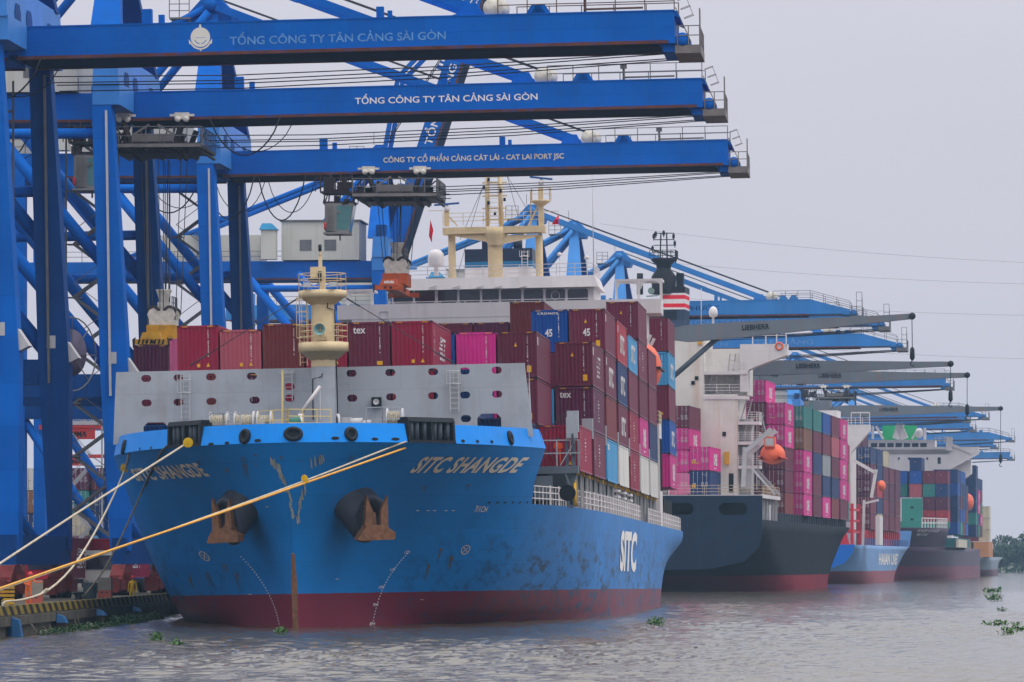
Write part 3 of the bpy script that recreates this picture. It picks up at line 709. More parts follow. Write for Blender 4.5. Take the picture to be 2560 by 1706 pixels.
mb = MB(); p = s1p(806,822,1,MY-1.0); mb.lathe((MX,MY-.9,p.z-.03),[(.10,0),(.12,.35),(.2,.55),(.34,.72)],20,axis=(-.05,-1,-.05)); mb.lathe((MX,MY-.9,p.z-.03),[(.02,.3),(.33,.71)],20,axis=(-.05,-1,-.05)); mb.build('horn', mat('horn_green',(0.20,0.36,0.36),0.4), fm)
mb = MB(); mb.bar((MX-.35,MY-.75,p.z-.55),(MX+.3,MY-.75,p.z-.55),.25); mb.bar((MX-.3,MY-.7,p.z-.9),(MX-.12,MY-.8,p.z-.2),.07); mb.bar((MX+.3,MY-.7,p.z-.9),(MX+.12,MY-.8,p.z-.2),.07); mb.build('horn_bracket', m_cream, fm)
for dx in (-.75,.75):
    mb = MB(); mb.cbox((MX+dx,MY-1.2,zz(715)),(.42,.3,.26)); f = mb.build('floodlight', m_pgrey, fm)
mb = MB(); mb.tube([(MX+.35,MY-.62,zz(746)),(MX+.35,MY-.68,zz(772)),(MX+.72,MY-.3,zz(776)),(MX+.76,MY-.2,zz(905)),(MX+.8,MY-.2,zz(1040))],.035,5); mb.tube([(MX-.62,MY-.5,zz(1050)),(MX-.62,MY-.5,zz(948)),(MX-.05,MY-.78,zz(944)),(MX,MY-.8,zz(935))],.03,5); mb.build('cable_run', m_black, ship1)
mb = MB(); mb.tube([(MX-.1,MY-.05,zz(628)),(MX-.1,MY-.05,zz(612))],.10,8); mb.lathe((MX-.12,MY-.25,zz(690)),[(.02,-.3),(.11,-.3),(.11,.25),(.02,.25)],8); mb.build('mast_lamp', m_black, fm)
mb = MB()
for (x0,y0,x1,y1) in ((745,746,476,914),(866,746,1137,910)):
    a = s1p(x0,y0,1,MY); b = s1p(x1,y1,1,BV); mb.tube([a,b],.028,5); mb.tube([a,a+(b-a)*.12],.05,5); mb.tube([b,b+(a-b)*.18],.05,5)
mb.build('mast_stay', m_wire, ship1)
# forecastle gear
def gp(px,py,v): return s1p(px,py,1,v)
m_coil = mat('coiled_rope',(0.33,0.30,0.24),0.9,0.25,6)
for (px,py,r,ln,dv) in ((548,1058,.55,.9,9.0),(612,1056,.55,1.0,9.0),(662,1056,.5,.7,9.2),(988,1050,.58,.8,9.0)):
    c = gp(px,py,dv); wch = MB(); c.z = KN+1.5
    for s in (-1,1): wch.lathe((c.x,c.y,c.z),[(.05,s*ln/2),(.74,s*ln/2),(.74,s*(ln/2+.08)),(.05,s*(ln/2+.08))],20,axis=(1,0,0))
    wch.box((c.x+ln/2+.1,c.y-.4,KN-.05),(c.x+ln/2+.7,c.y+.4,KN+1.75)); wch.bar((c.x-ln/2-.2,c.y,KN),(c.x-ln/2-.2,c.y,c.z+.1),.3)
    wo_ = wch.build('mooring_winch', m_pgrey, ship1)
    mb = MB(); n = 7
    for i in range(n): mb.lathe((c.x-ln/2+ln*(i+.5)/n,c.y,c.z),[(r*.9,-ln/n/2),(r*1.05,0),(r*.9,ln/n/2)],16,axis=(1,0,0))
    mb.build('rope_drum', m_coil, wo_)
c = gp(855,1046,8.5); mb = MB(); mb.lathe((c.x-.25,c.y,KN+1.35),[(.5,-.05),(.62,-.05),(.62,.08),(.5,.08)],24,axis=(1,.25,0)); mb.box((c.x,c.y-.1,KN),(c.x+.5,c.y+.6,KN+1.75)); mb.tube([(c.x+.5,c.y,KN+1.4),(c.x+1.2,c.y,KN+1.4)],.3,12); mb.tube([(c.x+1.2,c.y-.1,KN+1.3),(c.x+1.7,c.y-.1,KN+1.3)],.26,12); mb.build('windlass', m_pgrey, ship1)
m_green = mat('machinery_green',(0.05,0.17,0.13),0.5)
c = gp(738,1052,6.0); mb = MB(); mb.tube([(c.x-.3,c.y,KN+1.3),(c.x+.35,c.y,KN+1.55)],.33,12); mb.box((c.x-.25,c.y-.3,KN),(c.x+.3,c.y+.3,KN+.9)); mb.build('davit_motor', m_green, ship1)
a,b = gp(752,1035,6.0), gp(800,966,6.0); mb = MB(); mb.tube([a,b],[.13,.09],10); mb.tube([a,(a.x,a.y,KN)],.16,10); mb.tube([b,(b.x,b.y,b.z-1.9)],.015,4); mb.build('davit_arm', m_white, ship1)
mb = MB(); P = [gp(648,1060,4.5),gp(716,1060,2.5),gp(722,1060,2.2),gp(828,1060,4.0)]
for q_ in P: q_.z = KN+.9
rail(mb,P[:3],1.15,2,.025,1.4); rail(mb,P[2:],1.15,3,.025,1.1)
mb.bar(gp(706,1062,2.6),gp(706,925,2.6),.09); mb.build('bow_rail', mat('cream_yellow_rail',(0.66,0.52,0.22),0.5), ship1)
for (x0,x1,y0,y1) in ((521,600,1066,1032),(916,1000,1060,1018)):
    mb = MB(); a,b = gp(x0,y0,8),gp(x1,y1,8); rail(mb,[(a.x,8,KN+.2),((a.x+b.x)/2,7.6,KN+.2),(b.x,8,KN+.2)],b.z-KN-.2,3,.03,.9); mb.tube([(a.x,8,KN),(a.x,8,b.z-.2),(a.x+.2,8,b.z),((a.x+b.x)/2,8,b.z)],.04,6); mb.build('ladder_cage', m_grey, ship1)
mb = MB(); c = gp(941,1005,BV-.35); mb.box((c.x-.28,BV-.5,c.z-.27),(c.x+.28,BV-.1,c.z+.27)); sp = mb.build('loudspeaker', m_black, ship1)
mb = MB(); mb.lathe((c.x,BV-.51,c.z),[(.02,0),(.16,.02),(.18,.03)],16,axis=(0,-1,0)); mb.build('speaker_cone', m_pgrey, sp)
mb = MB()
for (px,py) in ((343,1088),(1268,1066)): c = gp(px,py,BV-.08); mb.box((c.x-.09,BV-.085,c.z-.09),(c.x+.09,BV-.07,c.z+.09))
mb.build_each('safety_sign', mat('sign_green',(0.12,0.50,0.36),0.5), ship1)
# ------------------------------------------------------------------ ship 1: cargo deck, house, masts
co = MB()
for sg in (-1,1): co.box((min(sg*10.6,sg*10.9),19.5,DK-.05),(max(sg*10.6,sg*10.9),132,9.05))
co.box((-10.6,19.5,8.6),(10.6,132,9.0)); co.box((-10.6,19.3,DK-.05),(10.6,19.5,9.0))
co.box((-13.4,152,DK-.05),(13.4,167,9.6))
co.build('hatch_coaming', m_dark, ship1)
m_post = mat('stanchion_paint',(0.115,0.14,0.175),0.5,0.15,0.8)
BAY = [17.1]+[31.5+14.4*i for i in range(8)]          # forward faces of the container bays
for i in range(1,8):
    v0 = BAY[i]
    for v in (v0+.5,v0+6.2,v0+11.6):
        mb = MB(); mb.box((12.0,v-.45,DK-.05),(13.5,v+.45,9.12)); mb.box((13.5,v+.1,DK+.1),(13.62,v+.35,9.1)); mb.build('container_stanchion', m_post, ship1)
        mb = MB(); mb.box((13.62,v-.5,DK),(13.74,v-.38,9.2)); mb.box((13.62,v-.1,DK),(13.74,v+.02,9.2)); mb.bar((13.7,v+.9,9.2),(13.75,v+1.3,DK),.10); mb.build('pipe_stand', m_pgrey, ship1)
        mb = MB(); mb.box((13.55,v+.72,9.0),(13.85,v+1.0,9.3)); mb.build('light_box', m_yel, ship1)
    mb = MB(); v = v0-1.2                      # lashing post with its cell box between the bays
    mb.bar((13.7,v,DK),(13.7,v,11.6),.22); mb.bar((13.7,v,10.0),(13.7,v-.7,11.5),.12); mb.bar((13.3,v,DK),(13.3,v,11.2),.18); lp = mb.build('lashing_post', m_post, ship1)
    mb = MB(); mb.box((13.35,v-.35,11.6),(14.05,v+.35,12.9)); mb.build('cell_box', m_grey, lp)
# forward lashing platform where the crewman stands
mb = MB(); mb.box((8.8,29.9,9.05),(14.0,31.1,9.5)); mb.bar((13.7,30.4,9.05),(13.3,30.4,DK),.35); mb.bar((13.2,30,9.05),(13.9,30,DK),.12); mb.bar((11.0,30.4,9.05),(11.0,30.4,DK),.3)
mb.box((11.3,29.8,7.4),(12.4,30.4,8.9)); pf = mb.build('lashing_platform', m_post, ship1)
mb = MB(); rail(mb,[(8.8,29.95,9.5),(14.0,29.95,9.5),(14.0,31.0,9.5)],1.6,2,.035,1.3); mb.bar((9.6,29.95,9.55),(10.6,29.95,11),.06); mb.bar((12.9,29.95,9.55),(13.8,29.95,11),.06); mb.build('platform_rail', m_grey, pf)
mb = MB(); mb.box((13.3,29.85,11.2),(14.0,30.2,12.5)); mb.build('cell_box', m_grey, pf)
mb = MB(); mb.bar((9.4,30.3,13.0),(12.9,30.3,9.6),.05); mb.bar((13.5,30.3,13.0),(9.6,30.3,9.6),.05); mb.build('lashing_rods', m_wire, pf)
# white rail along the deck edge, with solid panels
mb = MB(); P = []
for v in [18.9,21,23,25,27,30,33,37,41,46,52,60,70,80,90,100]: P.append((b1(v,DK)-.12,v,DK))
rail(mb,P,1.1,3,.03,1.0)
for v in [24+2.9*i for i in range(26)]: x = b1(v,DK)-.10; mb.box((x-.03,v,DK),(x+.03,v+.55,DK+1.2))
mb.build('deck_rail', m_white, ship1)
mb = MB(); P = [(b1(v,DK)-.12,v,DK) for v in (112,118,124,130,136,142,150,158,165,168)]; rail(mb,P,1.1,3,.03,1.5)
for v in [112+3.2*i for i in range(17)]: x = b1(v,DK)-.10; mb.box((x-.03,v,DK),(x+.03,v+.7,DK+1.2))
mb.build('deck_rail', m_white, ship1)
mb = MB(); mb.tube([(14.0,26.3,DK),(14.0,26.3,DK+1.3),(14.0,27.2,DK+1.5),(14.0,27.4,DK)],.06,6); mb.build('boarding_gate', m_yel, ship1)
mb = MB(); mb.bar((13.95,23.8,DK),(13.95,23.8,DK+1.15),.15); mb.tube([(13.8,22.6,DK+.7),(13.8,22.75,DK+.7)],.5,16); mb.build('fender_tyre', m_black, ship1)
for v in (72,80,88): # accommodation ladder boxes and vents on the side deck
    mb = MB(); mb.box((13.5,v,DK+.9),(14.05,v+3,DK+1.05)); mb.box((13.5,v,DK+1.3),(14.05,v+3,DK+1.45)); mb.box((13.5,v,DK+1.7),(14.05,v+3,DK+1.85)); mb.box((13.5,v,DK),(13.6,v+3,DK+1.85)); mb.build('stores_rack', m_white, ship1)
# white tower by the gangway and aft mooring gear
mb = MB(); mb.box((12.2,131.3,DK),(14.1,135.5,15.4))
gt = mb.build('gangway_tower', m_white, ship1); mb = MB()
for k in range(4): mb.box((14.09,131.8+k*.9,9.9),(14.13,132.2+k*.9,14.2))
mb.build_each('tower_slot', m_dark, gt)
mb = MB(); mb.bar((12.6,131.5,15.4),(12.6,131.5,18.8),.16); mb.bar((12.6,131.5,18.7),(11.8,131.5,18.7),.12); mb.bar((13.2,131.5,15.4),(13.2,131.5,16.9),.12); rail(mb,[(12.2,131.3,15.4),(14.1,131.3,15.4),(14.1,135.4,15.4)],1.0,3,.03,1); mb.build('stores_davit', m_cream, gt)
# lifeboat on the river side of the house
mb = MB(); c = Vector((12.7,137.5,20.2)); n = 14; prof = []
mb.sm = True
mb.lathe(c-Vector((0,3.6,0)),[(.05,0),(.7,.25),(1.15,1.0),(1.35,2.4),(1.4,3.6),(1.35,4.9),(1.1,6.2),(.6,7.0),(.05,7.2)],20,axis=(0,1,0))
lb = mb.build('lifeboat', m_oran, ship1)
for v in lb.data.vertices: v.co.z = c.z + (v.co.z-c.z)*1.45
mb = MB(); mb.box((11.3,133.7,20.0),(14.2,141.3,20.14)); mb.build('rubbing_strake', m_black, lb)
mb = MB(); mb.bar((11.0,134.6,18.2),(13.4,134.6,22.8),.25); mb.bar((11.0,140.4,18.2),(13.4,140.4,22.8),.25); mb.build_each('boat_davit', m_white, ship1)
# deckhouse with the bridge
HV = 137.6
def Hp(px,py): p = s1p(px,py,1,HV); return p.x,p.z
xl,zt = Hp(843,764); xr,_ = Hp(1652,764); _,zr = Hp(1250,693); _,zf = Hp(1250,722)
wl_x,_ = Hp(978,740); wr_x,_ = Hp(1484,740)
UC = (xl+xr)/2
hs = MB()
hs.box((UC-10.8,HV+.6,DK),(UC+10.8,HV+12,zt-1.2))
hs.box((xl+1.2,HV+.02,zt-5.0),(xr-1.2,HV+4,zt-1.2))
hs.box((xl,HV,zt-1.2),(xr,HV+.25,zt)); hs.box((xl,HV+.25,zt-1.25),(xr,HV+4.2,zt-1.1)); hs.box((xl,HV+.2,zt-1.2),(xl+.15,HV+4.2,zt)); hs.box((xr-.15,HV+.2,zt-1.2),(xr,HV+4.2,zt))
house = hs.build('deckhouse', m_white, ship1)
wh = MB(); _,zs = Hp(1250,759)
wh.box((wl_x,HV+.35,zt-.3),(wr_x,HV+9,zr-.15))
wh.hexa([(wl_x-.2,HV-.15,zf),(wr_x+.4,HV-.15,zf),(wr_x+.4,HV+9.4,zf),(wl_x-.2,HV+9.4,zf)],[(wl_x-.2,HV+.1,zr),(wr_x+.1,HV+.1,zr),(wr_x+.1,HV+9.2,zr),(wl_x-.2,HV+9.2,zr)])
wheel = wh.build('wheelhouse', m_white, house)
for k,(a,b) in enumerate(((983,1031),(1037,1086),(1094,1142),(1148,1199),(1205,1246),(1252,1302),(1309,1357),(1364,1412),(1419,1469))):
    py0 = 758-(a-983)/490*3; x0,z0 = Hp(a,py0); x1,z1 = Hp(b,py0-34)
    mb = MB(); c_ = .12
    mb.prism([(x0+c_,HV+.31,z0),(x1-c_,HV+.31,z0),(x1,HV+.31,z0+c_),(x1,HV+.31,z1-c_),(x1-c_,HV+.31,z1),(x0+c_,HV+.31,z1),(x0,HV+.31,z1-c_),(x0,HV+.31,z0+c_)],(0,.2,0)); w_ = mb.build('window', m_glass, wheel)
    if k == 7: 
        mb = MB(); cx,cz = (x0+x1)/2,(z0+z1)/2; mb.tube([(cx+.35*math.cos(t*.3),HV+.29,cz+.35*math.sin(t*.3)) for t in range(22)],.04,4); mb.build('clear_view_screen', m_pgrey, w_)
mb = MB(); x0,z0 = Hp(975,760); x1,_ = Hp(1476,760); rail(mb,[(x0,HV+.1,z0-.1),(x1,HV+.1,z0-.1)],.22,1,.03,2.2); mb.build('window_rail', m_white, wheel)
mb = MB()
for px in (1083,1142,1200,1246,1308): x0,z0 = Hp(px,716); mb.bar((x0-.3,HV-.2,z0-.15),(x0+.3,HV-.2,z0),.07)
mb.build_each('wiper_arm', m_pgrey, wheel)
# roof rail, dome, masts
_,zrr = Hp(1250,693)
mb = MB(); rail(mb,[(wl_x,HV+.2,zr),(wr_x,HV+.2,zr),(wr_x,HV+9,zr)],1.0,3,.025,1.6); mb.build('roof_rail', m_white, house)
def Rp(px,py,v): p = s1p(px,py,1,v); return p
mb = MB(); p = Rp(1091,690,HV+2); q_ = Rp(1091,627,HV+2); r = .68
mb.lathe((p.x,HV+2,p.z),[(.22,0),(.18,.7),(.62,.75),(.68,.9),(.70,1.5),(.62,1.85),(.40,2.12),(.02,2.22)],22); mb.build('satellite_dome', m_white, house)
mb = MB(); p = Rp(1265,690,HV+3); 
for px,py in ((1400,640),(1468,648)): p = Rp(px,690,HV+1.5); t = Rp(px,py,HV+1.5); mb.tube([(p.x,HV+1.5,p.z),(p.x,HV+1.5,t.z)],.04,5); mb.lathe((p.x,HV+1.5,t.z),[(.02,0),(.24,.02),(.2,.2),(.02,.3)],12)
mb.build_each('small_dome', m_white, house)
gm = MB(); MV = HV+3.2
for px,r in ((1131,.31),(1239,.62),(1349,.31)):
    p = Rp(px,692,MV); t = Rp(px,588,MV); gm.lathe((p.x,MV,0),[(r,p.z-.3),(r,t.z)],22)
a,b = Rp(1109,588,MV),Rp(1364,566,MV); gm.box((a.x,MV-.9,a.z),(b.x,MV+.9,a.z+.55)); 
for sx in (1131,1349): 
    p = Rp(sx,588,MV); c = Rp(1239,588,MV); gm.hexa([(p.x,MV-.7,p.z),(c.x,MV-.7,p.z),(c.x,MV+.7,p.z),(p.x,MV+.7,p.z)],[(p.x,MV-.7,p.z-.05),(c.x,MV-.7,p.z-.75),(c.x,MV+.7,p.z-.75),(p.x,MV+.7,p.z-.05)])
c = Rp(1239,588,MV); gm.lathe((c.x,MV-.2,0),[(.62,c.z-.9),(1.0,c.z),(1.0,c.z+.62),(.02,c.z+.63)],22)
p,t = Rp(1117,566,MV),Rp(1117,528,MV); gm.bar((p.x,MV,p.z),(p.x,MV,t.z),.42,w2=.26); gm.bar((p.x,MV,p.z+1.0),(p.x+.9,MV,p.z),.12)
p,t = Rp(1353,566,MV),Rp(1353,468,MV); gm.bar((p.x,MV,p.z),(p.x,MV,t.z),.42,w2=.3); m_ = Rp(1353,505,MV); gm.lathe((p.x,MV,m_.z),[(.15,-.45),(.82,0),(.82,.12),(.2,.13)],12); gm.bar((p.x-.85,MV,p.z),(p.x-.85,MV,m_.z+.9),.09); gm.bar((p.x-1.1,MV,p.z),(p.x-.1,MV,p.z+2),.14)
p,t = Rp(1117,528,MV),Rp(1353,468,MV)
main = gm.build('signal_mast', m_cream, house)
mb = MB(); a,b = Rp(1110,566,MV),Rp(1362,566,MV); rail(mb,[(a.x,MV-.9,a.z),(b.x,MV-.9,a.z)],1.0,3,.022,1.6); p = Rp(1353,505,MV); rail(mb,[(p.x-.75,MV-.8,p.z+.1),(p.x+.75,MV-.8,p.z+.1),(p.x+.8,MV+.6,p.z+.1)],1.0,2,.022,.75); rail(mb,[(p.x-.75,MV-.8,p.z+.1),(p.x-.8,MV+.6,p.z+.1)],1.0,2,.022,.75); mb.bar((a.x,MV,a.z+1.3),(a.x-1.3,MV,a.z+1.32),.05);
p = Rp(1370,529,MV); mb.bar((p.x-.6,MV,p.z),(p.x+.9,MV,p.z),.05); mb.build('mast_rail', m_cream, main)
lm = MB()
for px in (1219,1253):
    p,t = Rp(px,566,MV),Rp(px,425,MV); lm.tube([(p.x,MV,p.z),(p.x,MV,t.z)],.17,8)
for py in (550,522,491,458,440): a,b = Rp(1206,py,MV),Rp(1268,py,MV); lm.bar((a.x,MV,a.z),(b.x,MV,a.z),.12)
a,b = Rp(1226,560,MV),Rp(1245,425,MV); z = a.z
lm.bar((a.x,MV-.2,a.z),(a.x,MV-.2,b.z),.05); lm.bar((b.x,MV-.2,a.z),(b.x,MV-.2,b.z),.05)
while z < b.z: lm.bar((a.x,MV-.2,z),(b.x,MV-.2,z),.035); z += .35
lm.build('lattice_topmast', m_cream, main)
mb = MB()
for px,py in ((1222,450),(1222,508),(1252,477),(1210,470),(1262,500),(1238,535)): p = Rp(px,py,MV); mb.cbox((p.x,MV-.25,p.z),(.2,.2,.28))
mb.build_each('signal_lamp', m_black, main)
for px,py,l,tl in ((1117,511,1.05,.06),(1353,446,.95,-.12)):
    p = Rp(px,py,MV); mb = MB(); mb.lathe((p.x,MV,p.z-.62),[(.02,0),(.22,0),(.22,.35),(.08,.55),(.02,.6)],12); k = mb.build('radar_motor', m_white, main)
    mb = MB(); mb.bar((p.x-l,MV-.1,p.z-tl),(p.x+l,MV-.1,p.z+tl),.16); mb.build('radar_scanner', mat('radar_blue',(0.03,0.10,0.28),0.4), k)
mb = MB()
for (x0,y0,x1,y1) in ((1206,470,1150,600),(1206,470,1143,690),(1268,440,1330,545),(1268,440,1300,560),(1130,690,1110,810)): mb.tube([Rp(x0,y0,MV),Rp(x1,y1,MV-.5)],.02,4)
mb.build('mast_stay', m_wire, main)
mb = MB(); p,t = Rp(1484,650,HV+4),Rp(1483,395,HV+4); mb.tube([(p.x,HV+4,zr),(p.x,HV+4,t.z)],[.06,.012],5); mb.build('whip_aerial', m_pgrey, house)
# wing canopies
for (x0,x1) in ((864,932),(1536,1655)):
    mb = MB(); a,_ = Hp(x0,700); b,_ = Hp(x1,700); _,ztc = Hp(1600,697 if x0>1000 else 708); n = 2 if x1-x0 > 100 else 1
    mb.box((a,HV+.3,ztc-.18),(b,HV+3.8,ztc))
    for k in range(n+1):
        x = a+(b-a-.22)*k/n; mb.box((x,HV+.3,zt-.1),(x+.22,HV+.5,ztc-.18))
    for k in range(n):
        xa = a+(b-a)*k/n+.15; xb = a+(b-a)*(k+1)/n
        for s,xo in ((1,xa),(-1,xb)): mb.prism([(xo,HV+.32,ztc-.18),(xo+s*.75,HV+.32,ztc-.18),(xo+s*.3,HV+.32,ztc-.35),(xo,HV+.32,ztc-.9)],(0,.12,0))
    mb.build('wing_canopy', m_white, house)
mb = MB(); p = Rp(1628,728,HV+.4); mb.tube([(p.x,HV,p.z),(p.x,HV+.5,p.z)],.27,12); mb.bar((p.x-.4,HV+.2,p.z-.45),(p.x+.6,HV+.2,p.z-.4),.1); mb.build('searchlight', mat('lamp_green',(0.25,0.36,0.33),0.4), house)
mb = MB(); a,z0 = Hp(950,798); b,z1 = Hp(970,779); 
for (p,q_) in (((a,z0),(b,z0)),((b,z0),(b,z1)),((b,z1),(a,z1)),((a,z1),(a,z0))): mb.bar((p[0],HV-.02,p[1]),(q_[0],HV-.02,q_[1]),.04)
mb.build('side_hatch', m_pgrey, house)
# funnel
fu = MB(); FV = HV+14
def Fp(px,py): p = s1p(px,py,1,FV); return p.x,p.z
x0,z1 = Fp(1162,624); x1,_ = Fp(1330,624); _,z0 = Fp(1162,690); _,zb = Fp(1162,656); _,zc_ = Fp(1162,670)
fu.box((x0,FV,DK),(x1,FV+7,zc_)); fun = fu.build('funnel', m_white, ship1)
mb = MB(); mb.box((x0-.02,FV-.02,zc_),(x1+.02,FV+7,zb)); mb.build('funnel_band', mat('funnel_blue',(0.02,0.14,0.30),0.4), fun)
mb = MB(); mb.box((x0-.02,FV-.02,zb),(x1+.02,FV+7,z1)); a,_ = Fp(1202,600); b,zz2 = Fp(1232,588); mb.box((a,FV+1,z1),(b,FV+3,zz2)); mb.tube([(b+2,FV+2,z1),(b+2,FV+2,z1+.9)],.4,10); mb.build('funnel_top', mat('funnel_navy',(0.02,0.03,0.06),0.4), fun)
mb = MB(); a,z0 = Fp(1302,660); b,z1_ = Fp(1322,627); ladder((a+b)/2,z0-1,z1_,FV-.1,fun,m_white,w=.5)
for (px,py,nm) in ((1304,508,'funnel'),):
    pass
# flags
m_flag = mat('flag_red',(0.62,0.015,0.035),0.7,0.1,3)
def flag(name, pts, label, vloc, folds=.12):
    mb = MB(); n = 8; A,Bq,C,Dq = pts
    for i in range(n+1):
        t = i/n; o = Vector((0,folds*math.sin(t*9),0))
        mb.v += [tuple(S1 @ (A+(Bq-A)*t+o)), tuple(S1 @ (Dq+(C-Dq)*t+o*1.2))]
    mb.sm = True
    for i in range(n): mb.f.append([2*i,2*i+2,2*i+3,2*i+1]); mb.mi.append(0); mb.smooth.append(True)
    return tag(mb.build(name, m_flag), label, 'flag')
f1 = flag('flag',[Rp(x,y,MV-.1) for x,y in ((1076,549),(1072,590),(1079,607),(1083,575))],'red flag hanging limp from the left yard of the cream signal mast',MV)
flag('flag',[Rp(x,y,MV-.1) for x,y in ((1396,537),(1378,562),(1396,561),(1397,538))],'small red triangular flag at right yard of the cream signal mast',MV)
# ------------------------------------------------------------------ containers
HC96, HC86 = 2.896, 2.591
PAL = {'maroon':(0.135,0.018,0.045),'plum':(0.095,0.015,0.048),'crimson':(0.25,0.010,0.040),'faded':(0.40,0.085,0.12),'brown':(0.170,0.028,0.034),
 'pink':(0.58,0.025,0.24),'palepink':(0.60,0.13,0.30),'navy':(0.010,0.032,0.125),'blue':(0.004,0.066,0.31),'sky':(0.055,0.27,0.52),'teal':(0.03,0.20,0.19),
 'green':(0.02,0.17,0.10),'white':(0.60,0.59,0.57),'beige':(0.50,0.44,0.32),'red':(0.36,0.03,0.05),'orange':(0.55,0.20,0.05),'tan':(0.22,0.10,0.06),'grey':(0.25,0.27,0.30)}
CN = {'maroon':'maroon','plum':'dark plum','crimson':'crimson','faded':'faded pinkish red','brown':'red brown','pink':'magenta pink','palepink':'pale pink','navy':'navy blue','blue':'bright blue','sky':'sky blue','teal':'teal green','green':'green','white':'white','beige':'beige','red':'red','orange':'orange','tan':'rusty tan','grey':'grey'}
CM = {k: mat('container_'+k, v, 0.45, 0.07, 0.35, spec=0.16, rnd_obj=0.14, streak=((v[0]*.6+.02,v[1]*.6+.02,v[2]*.6+.02),0.5,1.2), dirt=((v[0]*.5+.05,v[1]*.5+.035,v[2]*.5+.03),0.45,0.7)) for k,v in PAL.items()}
m_cast = mat('corner_casting',(0.035,0.022,0.028),0.6); m_mark = mat('container_lettering',(0.62,0.60,0.62),0.6,0.05,1); m_warn = mat('warning_yellow',(0.70,0.36,0.02),0.5,0.05,1)
m_rod = mat('galvanised_rod',(0.30,0.29,0.31),0.45,0.1,1)
_CB = {}
def corr(n, x0, x1, dep):
    """corrugation profile along one axis: list of (position, depth)"""
    p = (x1-x0)/n; o = [(x0,0)]
    for i in range(n): b = x0+i*p; o += [(b+p*.16,0),(b+p*.34,-dep),(b+p*.66,-dep),(b+p*.84,0)]
    return o+[(x1,0)]
def cont_body(color, kind, h, L=12.192):
    key = (color,kind,h,L)
    if key in _CB: return _CB[key]
    mb = MB(); hw = 1.219; y0 = -L/2; y1 = L/2; zb, zt = .16, h-.12
    if kind == 'far':
        mb.box((-hw,y0,0),(hw,y1,h))
    else:
        if kind == 'front':
            pr = corr(9,-hw+.10,hw-.10,.05)
            for (a,da),(b,db) in zip(pr,pr[1:]): mb.quad((a,y0+.02-da,zb),(b,y0+.02-db,zb),(b,y0+.02-db,zt),(a,y0+.02-da,zt))
        else: mb.quad((-hw+.1,y0+.05,zb),(hw-.1,y0+.05,zb),(hw-.1,y0+.05,zt),(-hw+.1,y0+.05,zt))
        pr = corr(20,y0+.1,y1-.1,.036)
        for sg in (-1,1):
            for (a,da),(b,db) in zip(pr,pr[1:]): mb.quad((sg*(hw-.02+da),a,zb),(sg*(hw-.02+db),b,zb),(sg*(hw-.02+db),b,zt),(sg*(hw-.02+da),a,zt))
        mb.quad((-hw+.05,y0+.05,h-.03),(hw-.05,y0+.05,h-.03),(hw-.05,y1-.05,h-.03),(-hw+.05,y1-.05,h-.03)); mb.quad((-hw,y1-.02,zb),(hw,y1-.02,zb),(hw,y1-.02,zt),(-hw,y1-.02,zt))
        mb.quad((-hw+.05,y0+.05,.1),(hw-.05,y0+.05,.1),(hw-.05,y1-.05,.1),(-hw+.05,y1-.05,.1))
        for sx in (-1,1):
            a,b = sorted((sx*hw,sx*(hw-.11)))
            for yy in (y0,y1-.11): mb.box((a,yy,.12),(b,yy+.11,h-.12))
            a,b = sorted((sx*hw,sx*(hw-.07)))
            mb.box((a,y0+.11,h-.10),(b,y1-.11,h-.012)); mb.box((a,y0+.11,.03),(b,y1-.11,.16))
        for yy in (y0,y1-.08): mb.box((-hw+.11,yy+.003,h-.13),(hw-.11,yy+.08,h-.014)); mb.box((-hw+.11,yy+.003,.03),(hw-.11,yy+.08,.17))
        mb.cur = 1
        for sx in (-1,1):
            a,b = sorted((sx*(hw+.004),sx*(hw-.17)))
            for yy in (y0-.004,y1-.174):
                for z in (0,h-.12): mb.box((a,yy,z),(b,yy+.178,z+.12))
    me = mb.mesh('container_body',[CM[color],m_cast]); _CB[key] = me
    return me
def door_mesh(color, h, side):
    key = ('door',color,h,side)
    if key in _CB: return _CB[key]
    mb = MB(); y = -6.096; x0,x1 = (-1.10,-.012) if side < 0 else (.012,1.10)
    mb.box((x0,y+.0,.18),(x1,y+.05,h-.15)); n = 5
    for i in range(n):
        z = .3+(h-.6)*i/n; mb.box((x0+.05,y-.012,z+.03),(x1-.05,y+.001,z+(h-.6)/n-.06))
    mb.cur = 1
    for f in (.28,.74):
        x = x0+(x1-x0)*f; mb.tube([(x,y-.05,.12),(x,y-.05,h-.10)],.028,5)
        for z in (.2,.9,h-.25): mb.box((x-.06,y-.07,z),(x+.06,y-.01,z+.10))
        mb.box((x-.02,y-.07,1.1),(x+.30,y-.05,1.16))
    me = mb.mesh('container_door',[CM[color],m_rod]); _CB[key] = me; return me
CODES = ['TRHU 804325 0','TBGU 417703 8','SEKU 566218 4','CAXU 924081 6','TEMU 309557 2','FCIU 731140 5']
